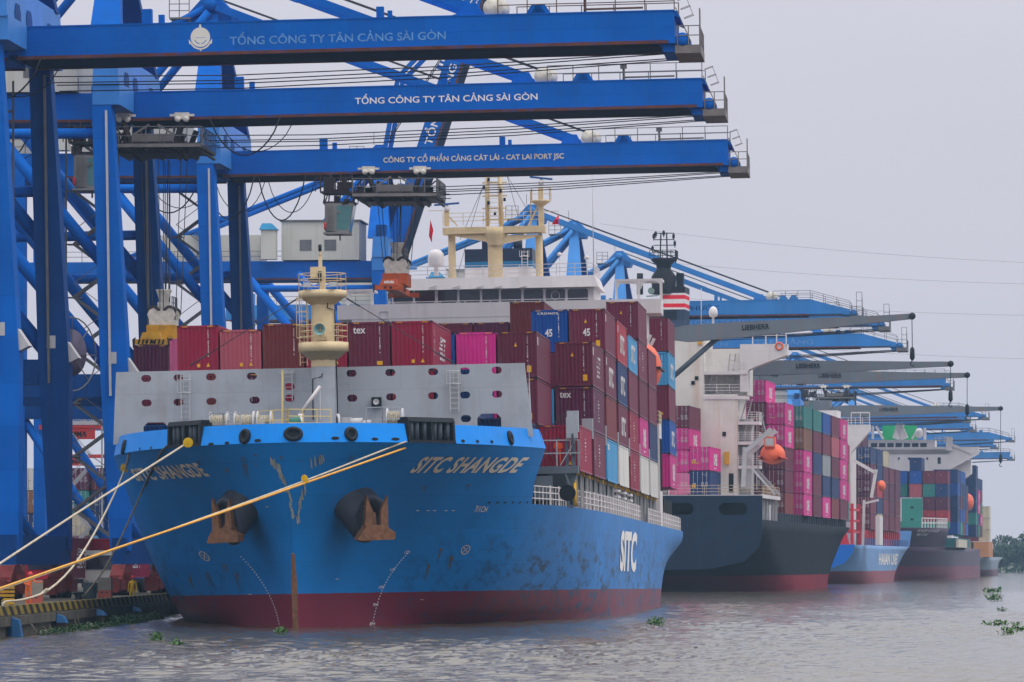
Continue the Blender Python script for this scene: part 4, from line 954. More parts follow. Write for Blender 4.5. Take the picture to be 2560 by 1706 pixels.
def marks_mesh(kind, h):
    key = ('mark',kind,h)
    if key in _CB: return _CB[key]
    mb = MB(); y = -6.096-.012
    def T(body,x,z,hh,w=None,**k): text_flat(mb,body,(x,y,z),(1,0,0),(0,0,1),w=w,h=hh,**k)
    def vert(code,x,ztop,size):
        for i,chx in enumerate(code):
            if chx != ' ': text_flat(mb,chx,(x,y,ztop-(i+1)*size*1.18),(1,0,0),(0,0,1),w=size*.62,h=size,bold=.02)
    k,_,num = kind.partition(':')
    m = m_mark
    if k == 'code': vert(CODES[int(num or 0)%6],.60,h-.28,.105)
    elif k == 'tri': mb.prism([(.50,y,.42),(.72,y,.42),(.61,y,.66)],(0,-.004,0)); m = m_warn
    elif k == 'trihi': mb.prism([(-.2,y,h-.95),(.0,y,h-.95),(-.1,y,h-.7)],(0,-.004,0)); m = m_warn
    elif k == 'plate': mb.box((-.05,y-.004,.40),(.13,y,.60)); m = m_warn
    elif k == 'tag': mb.box((.45,y-.004,.32),(.78,y,.55)); m = m_warn
    elif k == 'notice': mb.box((.58,y-.004,.35),(.86,y,.75)); m = m_warn
    elif k == 'hazard':
        for sx in (-1,1):
            for i in range(4): a = sx*.75+(i-1.5)*.085; mb.prism([(a-.025,y,h-.115),(a+.02,y,h-.115),(a+.045,y,h-.045),(a,y,h-.045)],(0,-.003,0))
        m = m_warn
    elif k == 'tex': T('tex',-.95,h-.70,.38,.74,bold=.015)
    elif k == '45': T('45',-.30,1.05,.52,.50,bold=.03)
    elif k == 'cronos': T('CRONOS',-.80,h-.34,.15,1.40,bold=.03,spacing=1.2)
    elif k == 'one': T('ONE',-.92,h-.62,.22,.72,bold=.04)
    elif k == 'doorcode':
        T(CODES[int(num or 0)%6][:4],.18,h-.50,.10,.34); T(CODES[int(num or 0)%6][5:11],.58,h-.50,.10,.40); T('45G1',.62,h-.70,.09,.3)
        for i in range(4):
            for a in (.16,.64): mb.box((a,y-.003,1.02+i*.15),(a+.30,y,1.07+i*.15))
            if i in (0,2): mb.box((-.85,y-.003,.9+i*.2),(-.5,y,.97+i*.2))
    elif k == 'doorplate': mb.box((-.42,y-.004,.8),(-.16,y,1.0)); m = m_warn
    elif k == 'dooryellow': mb.box((-.98,y-.004,.85),(-.50,y,1.25)); m = m_warn
    elif k == 'sidecode':
        for i,chx in enumerate(CODES[int(num or 0)%6]):
            if chx != ' ': text_flat(mb,chx,(1.222,-5.2,h-.35-(i+1)*.13),(0,1,0),(0,0,1),w=.35,h=.10)
        for i in range(7): mb.box((1.222,-.9+.25*math.sin(i),.75+i*.22),(1.226,-.2+.35*math.sin(i*1.7),.85+i*.22))
    elif k == 'sitc': text_flat(mb,'SITC',(1.224,-2.6,.70),(0,1,0),(0,0,1),w=5.2,h=1.35,bold=.04)
    elif k == 'oneside': text_flat(mb,'ONE',(1.224,-1.9,h*.22),(0,1,0),(0,0,1),w=4.0,h=h*.52,bold=.06); mb.box((1.222,-1.4,.3),(1.226,1.0,.42))
    elif k == 'kline':
        for i in range(3):
            for j in range(5): mb.box((1.222,-1.6+i*1.3+.3*math.sin(j*2.1+i),.75+j*.30),(1.226,-.9+i*1.3+.4*math.cos(j+i),.92+j*.30))
    elif k == 'logo': mb.box((1.222,-5.6,h-.85),(1.226,-4.9,h-.35))
    elif k == 'texside': text_flat(mb,'tex',(1.224,-5.5,h-.75),(0,1,0),(0,0,1),w=2.2,h=.5,bold=.05)
    me = mb.mesh('marking',m); _CB[key] = me
    return me
MNAME = {'tri':'warning_triangle','trihi':'warning_triangle','plate':'notice_plate','tag':'caution_tag','notice':'notice_plate','hazard':'height_stripes','doorplate':'notice_plate','dooryellow':'caution_tag'}
_used = {}
def container(Mx, color, kind, marks, label, group, h=HC96, L=12.192):
    o = link('shipping_container', cont_body(color,kind,h,L)); o.matrix_world = Mx
    tag(o, label, 'container', group)
    if kind == 'door':
        for s in (-1,1): link('door', door_mesh(color,h,s), o)
    for mk in marks:
        k = mk.partition(':')[0]; link(MNAME.get(k,'lettering'), marks_mesh(mk,h), o)
    return o
ORD = ['first','second','third','fourth','fifth','sixth','seventh','eighth','ninth','tenth','eleventh','twelfth']
TIER = ['bottom tier','second tier','third tier','fourth tier','fifth tier','sixth tier','seventh tier','eighth tier']
def stack1(bay, k, base, items, colname=None):
    """one stack on ship 1; items bottom to top: (colour, marks[, height]) or None to leave out a hidden one"""
    z = base
    for t,it in enumerate(items):
        h = it[2] if len(it) > 2 else HC96
        if it[0]:
            L_ = f"{CN[it[0]]} container, {TIER[t]}, {ORD[k]} column, {ORD[bay+1]} bay of the big blue ship"
            container(S1 @ Matrix.Translation((2.56*(k-5), BAY[bay+1]+6.1, z)), it[0], 'front', it[1], L_, 'containers on the big blue ship', h)
        z += h+.03
B0 = 9.2; N_ = (None,[]); St = ['hazard','code:0','tri','plate']
def st(i,*more): return ['hazard','code:%d'%i]+list(more)
# bay just behind the breakwater (three tiers, lower ones seen through the openings)
stack1(-1,1,B0,[('blue',[]),('maroon',[])])
stack1(-1,2,B0,[('blue',[]),('brown',[]),('crimson',st(0,'tri','plate'))])
stack1(-1,3,B0,[('maroon',[]),('plum',st(1)),('faded',st(1,'tri','plate'),HC86)])
stack1(-1,4,B0,[('maroon',[]),('crimson',st(2)),('brown',st(3))])
stack1(-1,5,B0,[('maroon',[]),('crimson',[]),('crimson',st(4,'tri'))])
stack1(-1,6,B0,[('maroon',[]),('plum',[]),('maroon',st(2,'tex','tag'))])
stack1(-1,7,B0,[('maroon',[]),('crimson',[]),('crimson',st(0,'tri','plate','sidecode:1','kline'))])
stack1(-1,8,B0,[('navy',[]),('navy',[])])
stack1(-1,9,B0,[('navy',[])])
# second bay
stack1(0,0,B0,[N_,N_,N_]); stack1(0,1,B0,[N_,N_,('palepink',[])]); stack1(0,3,B0,[(None,[],HC86),(None,[],3.2),('maroon',['hazard'],HC96)])
stack1(0,7,B0,[N_,('blue',[]),('blue',[])])
stack1(0,8,B0,[N_,('pink',[]),('pink',st(5))])
stack1(0,9,B0,[('maroon',st(1)),('maroon',st(3,'notice')),('maroon',st(3,'trihi','notice','logo'))])
stack1(0,10,B0,[('crimson',st(0,'tri','sidecode:0'))])
# third bay
stack1(1,10,B0,[('maroon',['sidecode:2']),('plum',st(4,'tex','tag','sidecode:4')),('maroon',st(2,'trihi','notice','kline','logo'))])
stack1(1,9,B0,[N_,('sky',[])])
# fourth bay
stack1(2,10,B0,[('sky',['texside']),('brown',[]),('maroon',['sitc','logo']),('maroon',st(1,'45','trihi','notice','logo'))])
stack1(2,9,B0,[N_,N_,('maroon',[]),('blue',st(5,'45','cronos'))])
# fifth bay: inner columns only show their tops
for k,c in ((3,'maroon'),(4,'plum'),(5,'maroon'),(6,'maroon'),(7,'plum')): stack1(3,k,B0,[N_,N_,N_,(c,['hazard','notice'] if k > 4 else ['hazard'])])
H8 = (None,[],HC86)
stack1(3,8,B0,[H8,H8,H8,H8,('brown',['hazard'],HC86)])
stack1(3,9,B0,[N_,N_,N_,('maroon',[])])
stack1(3,10,B0,[('white',[]),('maroon',['sitc']),('navy',['sitc']),('red',['sitc','logo'])])
# sixth to eighth bays
stack1(4,10,B0,[('crimson',['sidecode:3']),('crimson',['sidecode:1']),('maroon',st(2,'tri')),('sky',['code:1','sitc'],HC86)])
stack1(5,10,B0,[('white',[]),('pink',['oneside']),('maroon',[]),('maroon',['sidecode:5']),('maroon',st(3,'trihi'))])
stack1(6,10,B0,[('white',[]),('navy',[]),('maroon',[]),('maroon',[])])
stack1(5,9,B0,[N_,N_,N_,N_,N_]); stack1(4,9,B0,[N_,N_,N_,('maroon',[])])
# aft of the house
_b = 153.0
z = 10.6
for t,(c,mk) in enumerate([('pink',['oneside']),('blue',['sitc']),('maroon',['tri']),('sky',['code:2','sitc']),('maroon',['code:4'])]):
    container(S1 @ Matrix.Translation((12.75,_b+6.1,z)), c, 'front', mk, f"{CN[c]} container, {TIER[t]} of the last stack behind the blue ship house", 'containers on the big blue ship'); z += 2.926
# ------------------------------------------------------------------ quay cranes
m_cb = mat('crane_blue', (0.0005,0.098,0.44), 0.55, 0.10, 0.25, dirt=((0.001,0.125,0.49),0.5,0.6), streak=((0.012,0.085,0.25),0.35), rnd_obj=0.06, spec=0.04, plates=('X','Z',4.6,2.6,.07,.75))
m_cbl = mat('crane_light_blue', (0.035,0.17,0.50), 0.45, 0.09, 0.5, rnd_obj=0.05)
m_cbd = mat('crane_dark_shaded_blue', (0.002,0.046,0.20), 0.55, 0.12, 0.4, streak=((0.01,0.03,0.09),0.4), spec=0.05)  # darker copy of crane blue, shade on the far legs put into it
m_under = mat('boom_shadow_paint',(0.003,0.018,0.06),0.8,0.2,0.5,spec=0.05); m_cbf = mat('far_crane_blue',(0.020,0.165,0.46),0.5,0.1,0.3,spec=0.25,rnd_obj=0.12,streak=((0.08,0.20,0.42),0.35))  # boom underside shade and far haze are put into these two blues
m_flg = mat('rusty_flange', (0.10,0.035,0.028), 0.7, 0.3, 0.8, dirt=((0.02,0.05,0.18),0.8,0.9))
m_beige = mat('machine_house_paint', (0.50,0.49,0.45), 0.5, 0.06, 0.5, streak=((0.30,0.28,0.24),0.4))
m_gal = mat('galvanised_rail', (0.13,0.13,0.14), 0.5, 0.15, 1); m_rrail = mat('rusty_rail', (0.12,0.07,0.06), 0.7, 0.2, 1)
m_wheel = mat('trolley_wheel_paint', (0.55,0.52,0.47), 0.5, 0.2, 3); m_tro = mat('trolley_steel', (0.045,0.035,0.04), 0.6, 0.3, 1.5); m_plat = mat('platform_grey', (0.17,0.155,0.15), 0.6, 0.2, 1)
m_cab = mat('cab_panel', (0.22,0.215,0.21), 0.5, 0.1, 1); m_cabg = mat('cab_glass', (0.10,0.22,0.22), 0.06, 0.1, 1, spec=0.7)
m_bogie = mat('bogie_red', (0.15,0.026,0.026), 0.6, 0.2, 1.2, dirt=((0.06,0.02,0.02),0.7,1.5)); m_fade = mat('faded_letter_paint', (0.10,0.25,0.52), 0.6, 0.25, 2); m_roof = mat('cabin_roof_blue',(0.03,0.22,0.42),0.5)
GAU = 15.2
def crane(X, D, th, label, L=40.5, tip='A', ang=1.0, letters=None, tro=None, loops=(), lod=0, cols=None, reel=False, group='blue quay cranes', tlow=None):
    r = empty('quay_crane', (X,D,QZ), -th, label, 'crane', group)
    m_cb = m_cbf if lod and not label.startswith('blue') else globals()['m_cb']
    def fin(mb, name, m, parent=r, zoff=-QZ, loc=None):
        mb.v = [(x,y,z+zoff) for x,y,z in mb.v]
        return mb.build(name, m, parent)
    n = 8 if lod else 14
    # legs
    for sy in (-1,1):
        y = 9*sy
        m = MB(); m.bar((.9,y,4.6),(.45,y,16),1.3,1.4,up=(0,1,0),w2=1.4,h2=1.9) if 0 else None
        def seg(z0,x0,w0,z1,x1,w1,d=.75):
            m.hexa([(x0-w0/2,y-d,z0),(x0+w0/2,y-d,z0),(x0+w0/2,y+d,z0),(x0-w0/2,y+d,z0)],[(x1-w1/2,y-d,z1),(x1+w1/2,y-d,z1),(x1+w1/2,y+d,z1),(x1-w1/2,y+d,z1)])
        seg(4.4,.95,1.25,16,.62,1.95); seg(16,.62,1.95,27,.1,1.62); seg(27,.1,1.62,36.2,-.35,1.28)
        lg = fin(m,'leg', m_cbd if sy > 0 and not lod else m_cb)  # the far leg's shade comes from its darker colour
        if not lod:
            m = MB(); m.bar((.35,y-.85,15),(.05,y-.85,34.5),.24,.14); lg2 = fin(m,'cable_channel', m_pgrey if sy < 0 else m_gal, lg)
            m = MB(); m.box((.2,y-.8,17.2),(.75,y-.5,18.0)); m.prism([(1.3,y-.6,17.9),(2.2,y-.6,16.6),(1.6,y-.6,16.3),(1.2,y-.6,17.0)],(0,1.2,0)); fin(m,'cable_guide', m_pgrey, lg)
        m = MB(); m.bar((-GAU,y,4.4),(-GAU,y,35.5),1.2,1.2); fin(m,'leg', m_cb)
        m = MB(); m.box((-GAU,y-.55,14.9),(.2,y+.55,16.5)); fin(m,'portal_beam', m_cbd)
        m = MB(); m.tube([(-GAU+.3,y,34.8),(.2,y,16.8)],.46,n); fin(m,'brace', m_cb)
        m = MB(); m.tube([(-9,y,34.6),(.1,y,23.6)],.42,n); fin(m,'brace', m_cb)
        m = MB(); m.tube([(-GAU,y,27),(0,y,27.2 if sy > 0 else 34.0)],.36,n) if sy > 0 else m.tube([(-GAU,y,33.0),(-.2,y,33.0)],.36,n); fin(m,'tie_tube', m_cb)
        m = MB(); m.tube([(-GAU+.2,y,15.2),(-8,y,5.0)],.36,n); fin(m,'brace', m_cb)
    for x in (.95,-GAU):
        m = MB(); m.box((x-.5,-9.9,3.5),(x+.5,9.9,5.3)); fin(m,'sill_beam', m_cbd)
        for sy in (-1,1):
            m = MB(); y = sy*9
            m.prism([(x-.45,y-2.6,2.5),(x-.45,y+2.6,2.5),(x-.45,y+.9,3.48),(x-.45,y-.9,3.48)],(.9,0,0))
            for k in (-1,1): m.box((x-.55,y+k*1.9-1.35,1.75),(x+.55,y+k*1.9+1.35,2.48)); m.box((x-.4,y+k*1.9-.5,2.48),(x+.4,y+k*1.9+.5,2.75))
            bo_ = fin(m,'bogie', m_bogie)
            if not lod:
                m = MB()
                for k in (-2.75,-1.25,1.25,2.75): m.lathe((x,y+k,1.38+.36),[(.02,-.2),(.36,-.2),(.36,.2),(.02,.2)],12,axis=(1,0,0))
                fin(m,'wheel', m_tro, bo_); m = MB(); m.box((x+.56,y-1.1,2.0),(x+.9,y-.2,2.9)); fin(m,'drive_box', m_bogie, bo_); m = MB(); m.box((x-.5,y-4.1,1.6),(x+.4,y-3.4,2.6)); fin(m,'buffer_box', m_bogie, bo_)
    if not lod:
        m = MB(); y = 7.2; z = 5.5; k = 0
        while z < 33: s = 1 if k % 2 else -1; m.bar((-3.6-s*1.3,y,z),(-3.6+s*1.3,y,z+1.9),.09,.18); m.bar((-3.6-s*1.3,y-.8,z),(-3.6+s*1.3,y-.8,z+1.9),.09,.18); m.bar((-3.6-s*1.3,y-.8,z+1),(-3.6+s*1.3,y-.8,z+2.9),.05); [m.box((-3.6-s*1.3+s*2.6*(j+.5)/7-.12,y-.8,z+1.9*(j+.5)/7),(-3.6-s*1.3+s*2.6*(j+.5)/7+.12,y,z+1.9*(j+.5)/7+.05)) for j in range(7)]; m.box((-3.6+s*1.3-.5,y-.9,z+1.85),(-3.6+s*1.3+.5,y+.1,z+1.93)); z += 1.9; k += 1
        for x in (-5.5,-1.7): m.bar((x,y-.4,4),(x,y-.4,34),.12)
        fin(m,'access_stairs', m_gal)
    # girder and machine house
    m = MB(); m.box((-40,-3.1,34.4),(-.25,3.1,36.3)); g = fin(m,'girder', m_cb)
    m = MB()
    for sy in (-1,1): m.box((-40,min(sy*3.1,sy*3.28),34.28),(-.3,max(sy*3.1,sy*3.28),34.46))
    fin(m,'girder_flange', m_flg, g)
    m = MB(); m.box((-11.5,-3.4,36.4),(-3.0,3.4,40.6)); m.box((-27,-2.6,36.35),(-14,2.6,39.2)); hs_ = fin(m,'machine_house', m_beige)
    m = MB(); m.box((-11.7,-3.6,40.6),(-2.8,3.6,40.75)); fin(m,'roof', m_gal, hs_)
    m = MB()
    for x in (-9.5,-6.8): m.box((x,-3.43,37.4),(x+1.3,-3.4,38.6))
    m.v = [(x_,y_,z_-QZ) for x_,y_,z_ in m.v]; m.build_each('louvre', m_gal, hs_)
    m = MB(); m.box((-39,-2.2,36.35),(-37,2.2,38)); m.bar((-20,-2.8,36.3),(-20,-2.8,41.5),1.0); m.bar((-20,-2.8,41),(-15.5,-2.8,41),.5); m.box((-21.2,-4,39.4),(-18.8,-1.6,39.6)); fin(m,'service_crane', m_cb)
    m = MB(); rail(m,[(-36,-3.1,36.3),(-3,-3.1,36.3)],1.1,2,.03,2.5); fin(m,'girder_rail', m_gal, g)
    # hinge portal and A-frame
    m = MB(); m.hexa([(-.9,-9.9,36.3),(.9,-9.9,36.3),(.9,9.9,36.3),(-.9,9.9,36.3)],[(-.8,-9.7,38.5),(.8,-9.7,38.5),(.8,9.7,38.5),(-.8,9.7,38.5)])
    for sy in (-1,1): m.box((-.9,min(sy*3.3,sy*9.8),34.9),(.95,max(sy*3.3,sy*9.8),36.4))
    hp = fin(m,'hinge_portal', m_cbl)
    m = MB()
    for y in (-7.2,-3.2,4.2): m.prism([(.915,y,35.4),(.915,y+2.0,35.4),(.905,y+2.0,36.9),(.895,y+1.6,37.4),(.895,y+.4,37.4),(.905,y,36.9)],(.02,0,0))
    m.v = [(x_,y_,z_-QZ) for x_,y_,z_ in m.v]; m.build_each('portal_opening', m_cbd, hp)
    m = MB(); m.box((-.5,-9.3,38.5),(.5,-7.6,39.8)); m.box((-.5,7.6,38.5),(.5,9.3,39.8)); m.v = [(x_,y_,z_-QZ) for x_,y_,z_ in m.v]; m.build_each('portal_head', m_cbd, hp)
    for sy in (-1,1):
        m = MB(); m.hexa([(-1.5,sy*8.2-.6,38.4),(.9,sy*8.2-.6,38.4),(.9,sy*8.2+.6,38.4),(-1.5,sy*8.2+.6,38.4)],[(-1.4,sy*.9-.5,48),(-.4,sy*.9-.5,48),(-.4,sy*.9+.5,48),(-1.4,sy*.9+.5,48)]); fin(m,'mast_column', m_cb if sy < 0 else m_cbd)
        m = MB(); m.tube([(-1.0,sy*2.4,47.6),(-10.2,sy*2.4,36.6)],.32,n); fin(m,'backstay', m_cb)
        m = MB(); m.tube([(-1.2,sy*2.0,48.0),(-6,sy*2,45.6),(-29,sy*2.4,36.6)],.27,n); fin(m,'backstay', m_cb)
    m = MB(); m.prism([(-2.4,-1.8,46.7),(.6,-1.8,46.7),(.9,-1.8,47.6),(-.4,-1.8,49.0),(-1.4,-1.8,49.0),(-2.6,-1.8,47.7)],(0,3.6,0)); m.lathe((-.9,-2.4,48.2),[(.02,0),(.5,0),(.5,4.8),(.02,4.8)],14,axis=(0,1,0)); ap_ = fin(m,'apex', m_cb)
    m = MB(); rail(m,[(-4.2,-2.2,47.2),(-2.6,-2.2,47.2)],1.6,3,.03,.8); m.box((-4.2,-2.3,47.05),(-2.5,2.3,47.2)); m.bar((-1.6,-1.6,49),(-1.6,-1.6,50.3),.06); fin(m,'apex_platform', m_gal, ap_)
    m = MB(); m.box((-13.5,-5.2,36.4),(-11.9,-3.7,39.6)); cb_ = fin(m,'electric_cabin', m_beige); m = MB(); m.hexa([(-13.7,-5.4,39.6),(-11.7,-5.4,39.6),(-11.7,-3.5,39.6),(-13.7,-3.5,39.6)],[(-13.4,-5.1,40.3),(-12.4,-5.1,40.3),(-12.4,-3.8,40.3),(-13.4,-3.8,40.3)]); fin(m,'roof', m_roof, cb_)
    # boom (its own origin at the hinge)
    HZ = 35.35; m = MB(); hh = 1.0
    e = L if tip == 'A' else L-5.0
    m.box((.35,-3.1,-hh+.12),(e,3.1,hh))
    if tip == 'B': m.hexa([(e,-3.1,-hh+.12),(L,-3.1,-hh+.12),(L,3.1,-hh+.12),(e,3.1,-hh+.12)],[(e,-3.1,hh),(L,-3.1,-hh+.6),(L,3.1,-hh+.6),(e,3.1,hh)])
    for sy in (-1,1): m.box((-.4,min(sy*2.2,sy*3.0),-.7),(.35,max(sy*2.2,sy*3.0),.7))
    m.box((.36,-3.14,-hh+.12),(e-.1,-3.1,-hh+.2)); m.box((.36,-3.14,hh-.06),(e,3.14,hh+.02))
    for x in ([4.4,14.5,22.0,27.9,36.4] if not lod else []): m.box((x,-3.115,-hh+.2),(x+.05,-3.1,hh-.06))
    b = m.build('boom', m_cb, r); b.location = (0,0,HZ-QZ); b.rotation_euler = (0,-R(ang),0)
    def fine(mb, name, m, parent=r):
        mb.v = [(x,y,z-QZ) for x,y,z in mb.v]; return mb.build_each(name, m, parent)
    def bp(mb, name, mm): return mb.build(name, mm, b)
    m = MB()
    for sy in (-1,1): m.box((.3,min(sy*3.0,sy*3.30),-hh-.03),(e-.4,max(sy*3.0,sy*3.30),-hh+.17))
    bp(m,'flange', m_flg)
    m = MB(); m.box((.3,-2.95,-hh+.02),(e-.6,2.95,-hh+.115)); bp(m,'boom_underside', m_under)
    m = MB()
    for x,y,s in ((8.3,-3.0,.6),(9.2,-3.0,.35),(22.6,-3.0,.45),(23.2,-3.0,.28)): m.box((x-s/2,y,hh+.02),(x+s/2,y+s,hh+s*1.5))
    for x in (32.4,L-8.4): m.prism([(x-.6,-3.05,hh+.01),(x+.6,-3.05,hh+.01),(x+.25,-3.05,hh+.55),(x-.25,-3.05,hh+.55)],(0,.3,0))
    m.prism([(27.2,-2.6,hh),(28.9,-2.6,hh),(28.5,-2.6,hh+.75),(27.7,-2.6,hh+.75)],(0,.5,0)); m.prism([(27.2,2.1,hh),(28.9,2.1,hh),(28.5,2.1,hh+.75),(27.7,2.1,hh+.75)],(0,.5,0))
    m.build_each('boom_lug', m_cb, b)
    m = MB(); m.lathe((29.5,-2.9,hh+.42),[(.02,0),(.62,0),(.62,.25),(.02,.25)],18,axis=(0,1,0)); m.lathe((29.9,-2.2,hh+.42),[(.02,0),(.55,0),(.55,.25),(.02,.25)],18,axis=(0,1,0)); bp(m,'sheave', m_wheel)
    m = MB()
    for y in (-3.05,3.05): rail(m,[(29.8 if y < 0 else 30.5,y,hh),(e,y,hh)] + ([(L,y,-hh+.6)] if tip == 'B' else []),1.1,2,.028,1.75 if y < 0 else 2.0)
    if not lod: m.box((35.0,-2.9,hh),(35.15,-2.8,hh+.8)); m.box((34.85,-3.0,hh+.8),(35.3,-2.7,hh+1.1)); m.tube([(L-5.5,-2.95,hh+.18),(L-1.9,-2.95,hh+.2)],.07,6)
    bp(m,'boom_rail', m_rrail if label.startswith('nearest') else m_gal)
    m = MB(); m.lathe((L+.45,-3.0,-.78),[(.02,0),(.42,0),(.42,6.0),(.02,6.0)],16,axis=(0,1,0)); m.box((L-1.0,-3.16,-hh-.02),(L+.05,3.16,-hh+.42)); m.box((L-.75,-2.8,-hh-.5),(L+.1,2.8,-hh-.02))
    if tip == 'A': m.prism([(L-.3,-3.05,hh),(L+.15,-3.05,hh-.05),(L+.35,-3.05,hh-.5),(L,-3.05,hh-.35),(L,-3.05,hh)],(0,6.1,0))
    bp(m,'boom_tip', m_cb)
    m = MB(); fz = -hh-.62; m.box((L+.0,-3.0,fz),(L+1.55,3.0,fz+.5)); rail(m,[(L+.15,-3.0,fz+.5),(L+1.5,-3.0,fz+.5),(L+1.5,3.0,fz+.5)],1.15,2,.03,.75); m.bar((L+1.52,-3.0,fz+.5),(L+1.52,-3.0,fz+2.7),.07); m.bar((L+1.52,-2.4,fz+.5),(L+1.52,-2.4,fz+2.7),.07)
    if tip == 'A':
        m.bar((L+.05,-2.6,hh+.2),(L+.95,-2.6,-hh+.1),.06); m.bar((L+.05,-2.1,hh+.2),(L+.95,-2.1,-hh+.1),.06)
        for k in range(3): z = hh+.75-.55*k; x = L+.15+.2*k; m.tube([(x,-2.6,z-.1),(x+.55,-2.6,z+.1),(x+.6,-2.1,z+.1),(x,-2.1,z-.1)],.022,4)
        m.bar((L+.7,-2.6,hh+.85),(L+1.1,-2.6,hh-.25),.035)
    else: rail(m,[(L+.8,-3,-hh+.6),(L+1.5,-3,-hh+.6)],2.2,2,.03,.7)
    bp(m,'tip_cage', m_plat if not lod else m_gal)
    if letters:
        for (body,x0,w,hgt,zc,mm,kw) in letters:
            m = MB(); text_flat(m,body,(x0,-3.118,zc-hgt*.5),(1,0,0),(0,0,1),w=w,h=hgt,**kw); bp(m,'lettering',mm)
    # stays between apex and boom follow the boom when it is raised
    ca, sa = math.cos(R(ang)), math.sin(R(ang))
    P = lambda x,z: (x*ca - z*sa, HZ + x*sa + z*ca)
    ex,ez = P(28.1,hh+.5)
    for sy in (-1,1):
        m = MB()
        if ang < 20: m.bar((-.4,sy*2.35,48.0),(ex*.42,sy*2.35,48.0+(ez-48.0)*.42-.15),.30,.62); m.bar((ex*.42,sy*2.35,48.0+(ez-48.0)*.42-.15),(ex,sy*2.35,ez),.26,.55)
        else: m.bar((-.4,sy*2.35,48.0),(ex*.5-2.5,sy*2.35,(48.0+ez)/2+1),.26,.5); m.bar((ex*.5-2.5,sy*2.35,(48+ez)/2+1),(ex,sy*2.35,ez),.26,.5)
        fin(m,'forestay', m_cb)
    m = MB()
    for sy in (-.6,.6): m.tube([(-.6,sy,48.9),(ex+1.3,sy,ez+.55)],.05 if not lod else .06,5)
    if ang < 20:
        a = P(L+.4,-hh-.45)
        for i,y in enumerate((-2.6,-1.6,1.4,2.4)):
            x1 = 2.0 if tlow is None else tlow; zz_ = 33.35-.28*(i%2)-(0.15 if i > 1 else 0)
            m.tube([(a[0],y,a[1]),(a[0]*.66,y,a[1]*.6+zz_*.4-.30),(a[0]*.33,y,a[1]*.25+zz_*.75-.32),(x1,y,zz_)],.035 if not lod else .05,4)
    fine(m,'hoist_rope', m_wire)
    # trolley
    if tro is not None:
        a = P(tro,-hh); x,zt = a[0],a[1]
        m = MB()
        m.box((x-3.3,-3.9,zt-1.95),(x+3.4,3.9,zt-1.75)); m.box((x-3.3,-3.95,zt-1.8),(x+3.4,-3.85,zt-1.62))
        for sx in (-1,1): m.bar((x+sx*2.05,-3.5,zt-.2),(x+sx*1.55,-3.2,zt-1.7),.32); m.bar((x+sx*2.05,3.5,zt-.2),(x+sx*1.55,3.2,zt-1.7),.32); m.bar((x+sx*1.6,-3.9,zt-1.95),(x+sx*1.6+.5,-1.5,zt-2.6),.25)
        t = fin(m,'trolley', m_tro)
        m = MB(); m.box((x-1.45,-3.3,zt-1.5),(x+1.45,-3.0,zt-.95)); m.bar((x-1.4,-3.2,zt-1.0),(x-.3,-3.2,zt-.3),.14); m.bar((x+1.4,-3.2,zt-1.0),(x+.3,-3.2,zt-.3),.14); m.box((x-1.45,3.0,zt-1.5),(x+1.45,3.3,zt-.95)); m.box((x-3.3,-3.99,zt-1.93),(x+3.4,-3.95,zt-1.7)); fin(m,'trolley_beam', m_plat, t)
        rg_ = random.Random(int(D)); m = MB()
        for q in range(26):
            bx,by,bz = x+rg_.uniform(-3.0,3.0), rg_.uniform(-3.3,3.2), zt-1.7
            if q % 3: m.box((bx-rg_.uniform(.08,.4),by-.2,bz),(bx+rg_.uniform(.08,.4),by+.2,bz+rg_.uniform(.2,1.1)))
            else: m.bar((bx,by,bz),(bx+rg_.uniform(-1.2,1.2),by+rg_.uniform(-1,1),bz+rg_.uniform(.5,1.5)),.09)
        for q in range(14): bx = x-4.4+rg_.uniform(-1.6,1.3); m.bar((bx,rg_.uniform(-3.3,-.8),zt-rg_.uniform(1.4,2.5)),(bx+rg_.uniform(-.5,.5),rg_.uniform(-3.3,-.8),zt-rg_.uniform(.1,1.2)),.07)
        for q in range(8): bx = x-4.4+rg_.uniform(-1.5,1.2); bz = zt-rg_.uniform(.6,2.3); m.box((bx-.2,-3.2,bz-.25),(bx+.2,-2.6,bz+.2))
        for q in range(6): bx = x-3+q*1.2; m.bar((bx,-3.8,zt-1.95),(bx+.3,3.8,zt-2.2),.16)
        m.box((x-2.4,-2.6,zt-2.25),(x+2.4,2.6,zt-1.95)); fin(m,'hoist_machinery', m_tro, t)
        for sx in (-1,1):
            m = MB(); xx = x+sx*2.05
            m.box((xx-.5,-3.75,zt+.02),(xx+.5,-3.36,zt+.48)); m.bar((xx-.85,-3.55,zt+.3),(xx+.85,-3.55,zt+.3),.16)
            for k in (-.28,.28): m.lathe((xx+k,-3.9,zt+.02),[(.02,0),(.19,0),(.21,.12),(.21,.4),(.02,.4)],12,axis=(0,1,0))
            fin(m,'trolley_wheels', m_wheel, t)
        m = MB(); rail(m,[(x-3.3,-3.9,zt-1.75),(x+3.4,-3.9,zt-1.75),(x+3.4,3.8,zt-1.75)],1.25,2,.03,1.0); 
        for k in range(7): m.bar((x+3.4,-3.9+k*.6,zt-1.75),(x+3.4,-3.9+k*.6,zt-.6),.035)
        fin(m,'trolley_rail', m_gal, t)
        cx = x-4.4; m = MB()                       # driver's cab hung beside the trolley
        m.box((cx-1.5,-3.4,zt-1.6),(cx+1.1,-.6,zt-1.45)); m.box((cx-1.3,-3.2,zt-1.45),(cx-.5,-2.2,zt-.35)); m.box((cx-.2,-3.2,zt-1.45),(cx+.7,-2.2,zt-.75))
        for xx in (cx-1.5,cx-.7,cx+.1,cx+1.0): m.bar((xx,-3.35,zt-1.6),(xx,-3.35,zt-.1),.09)
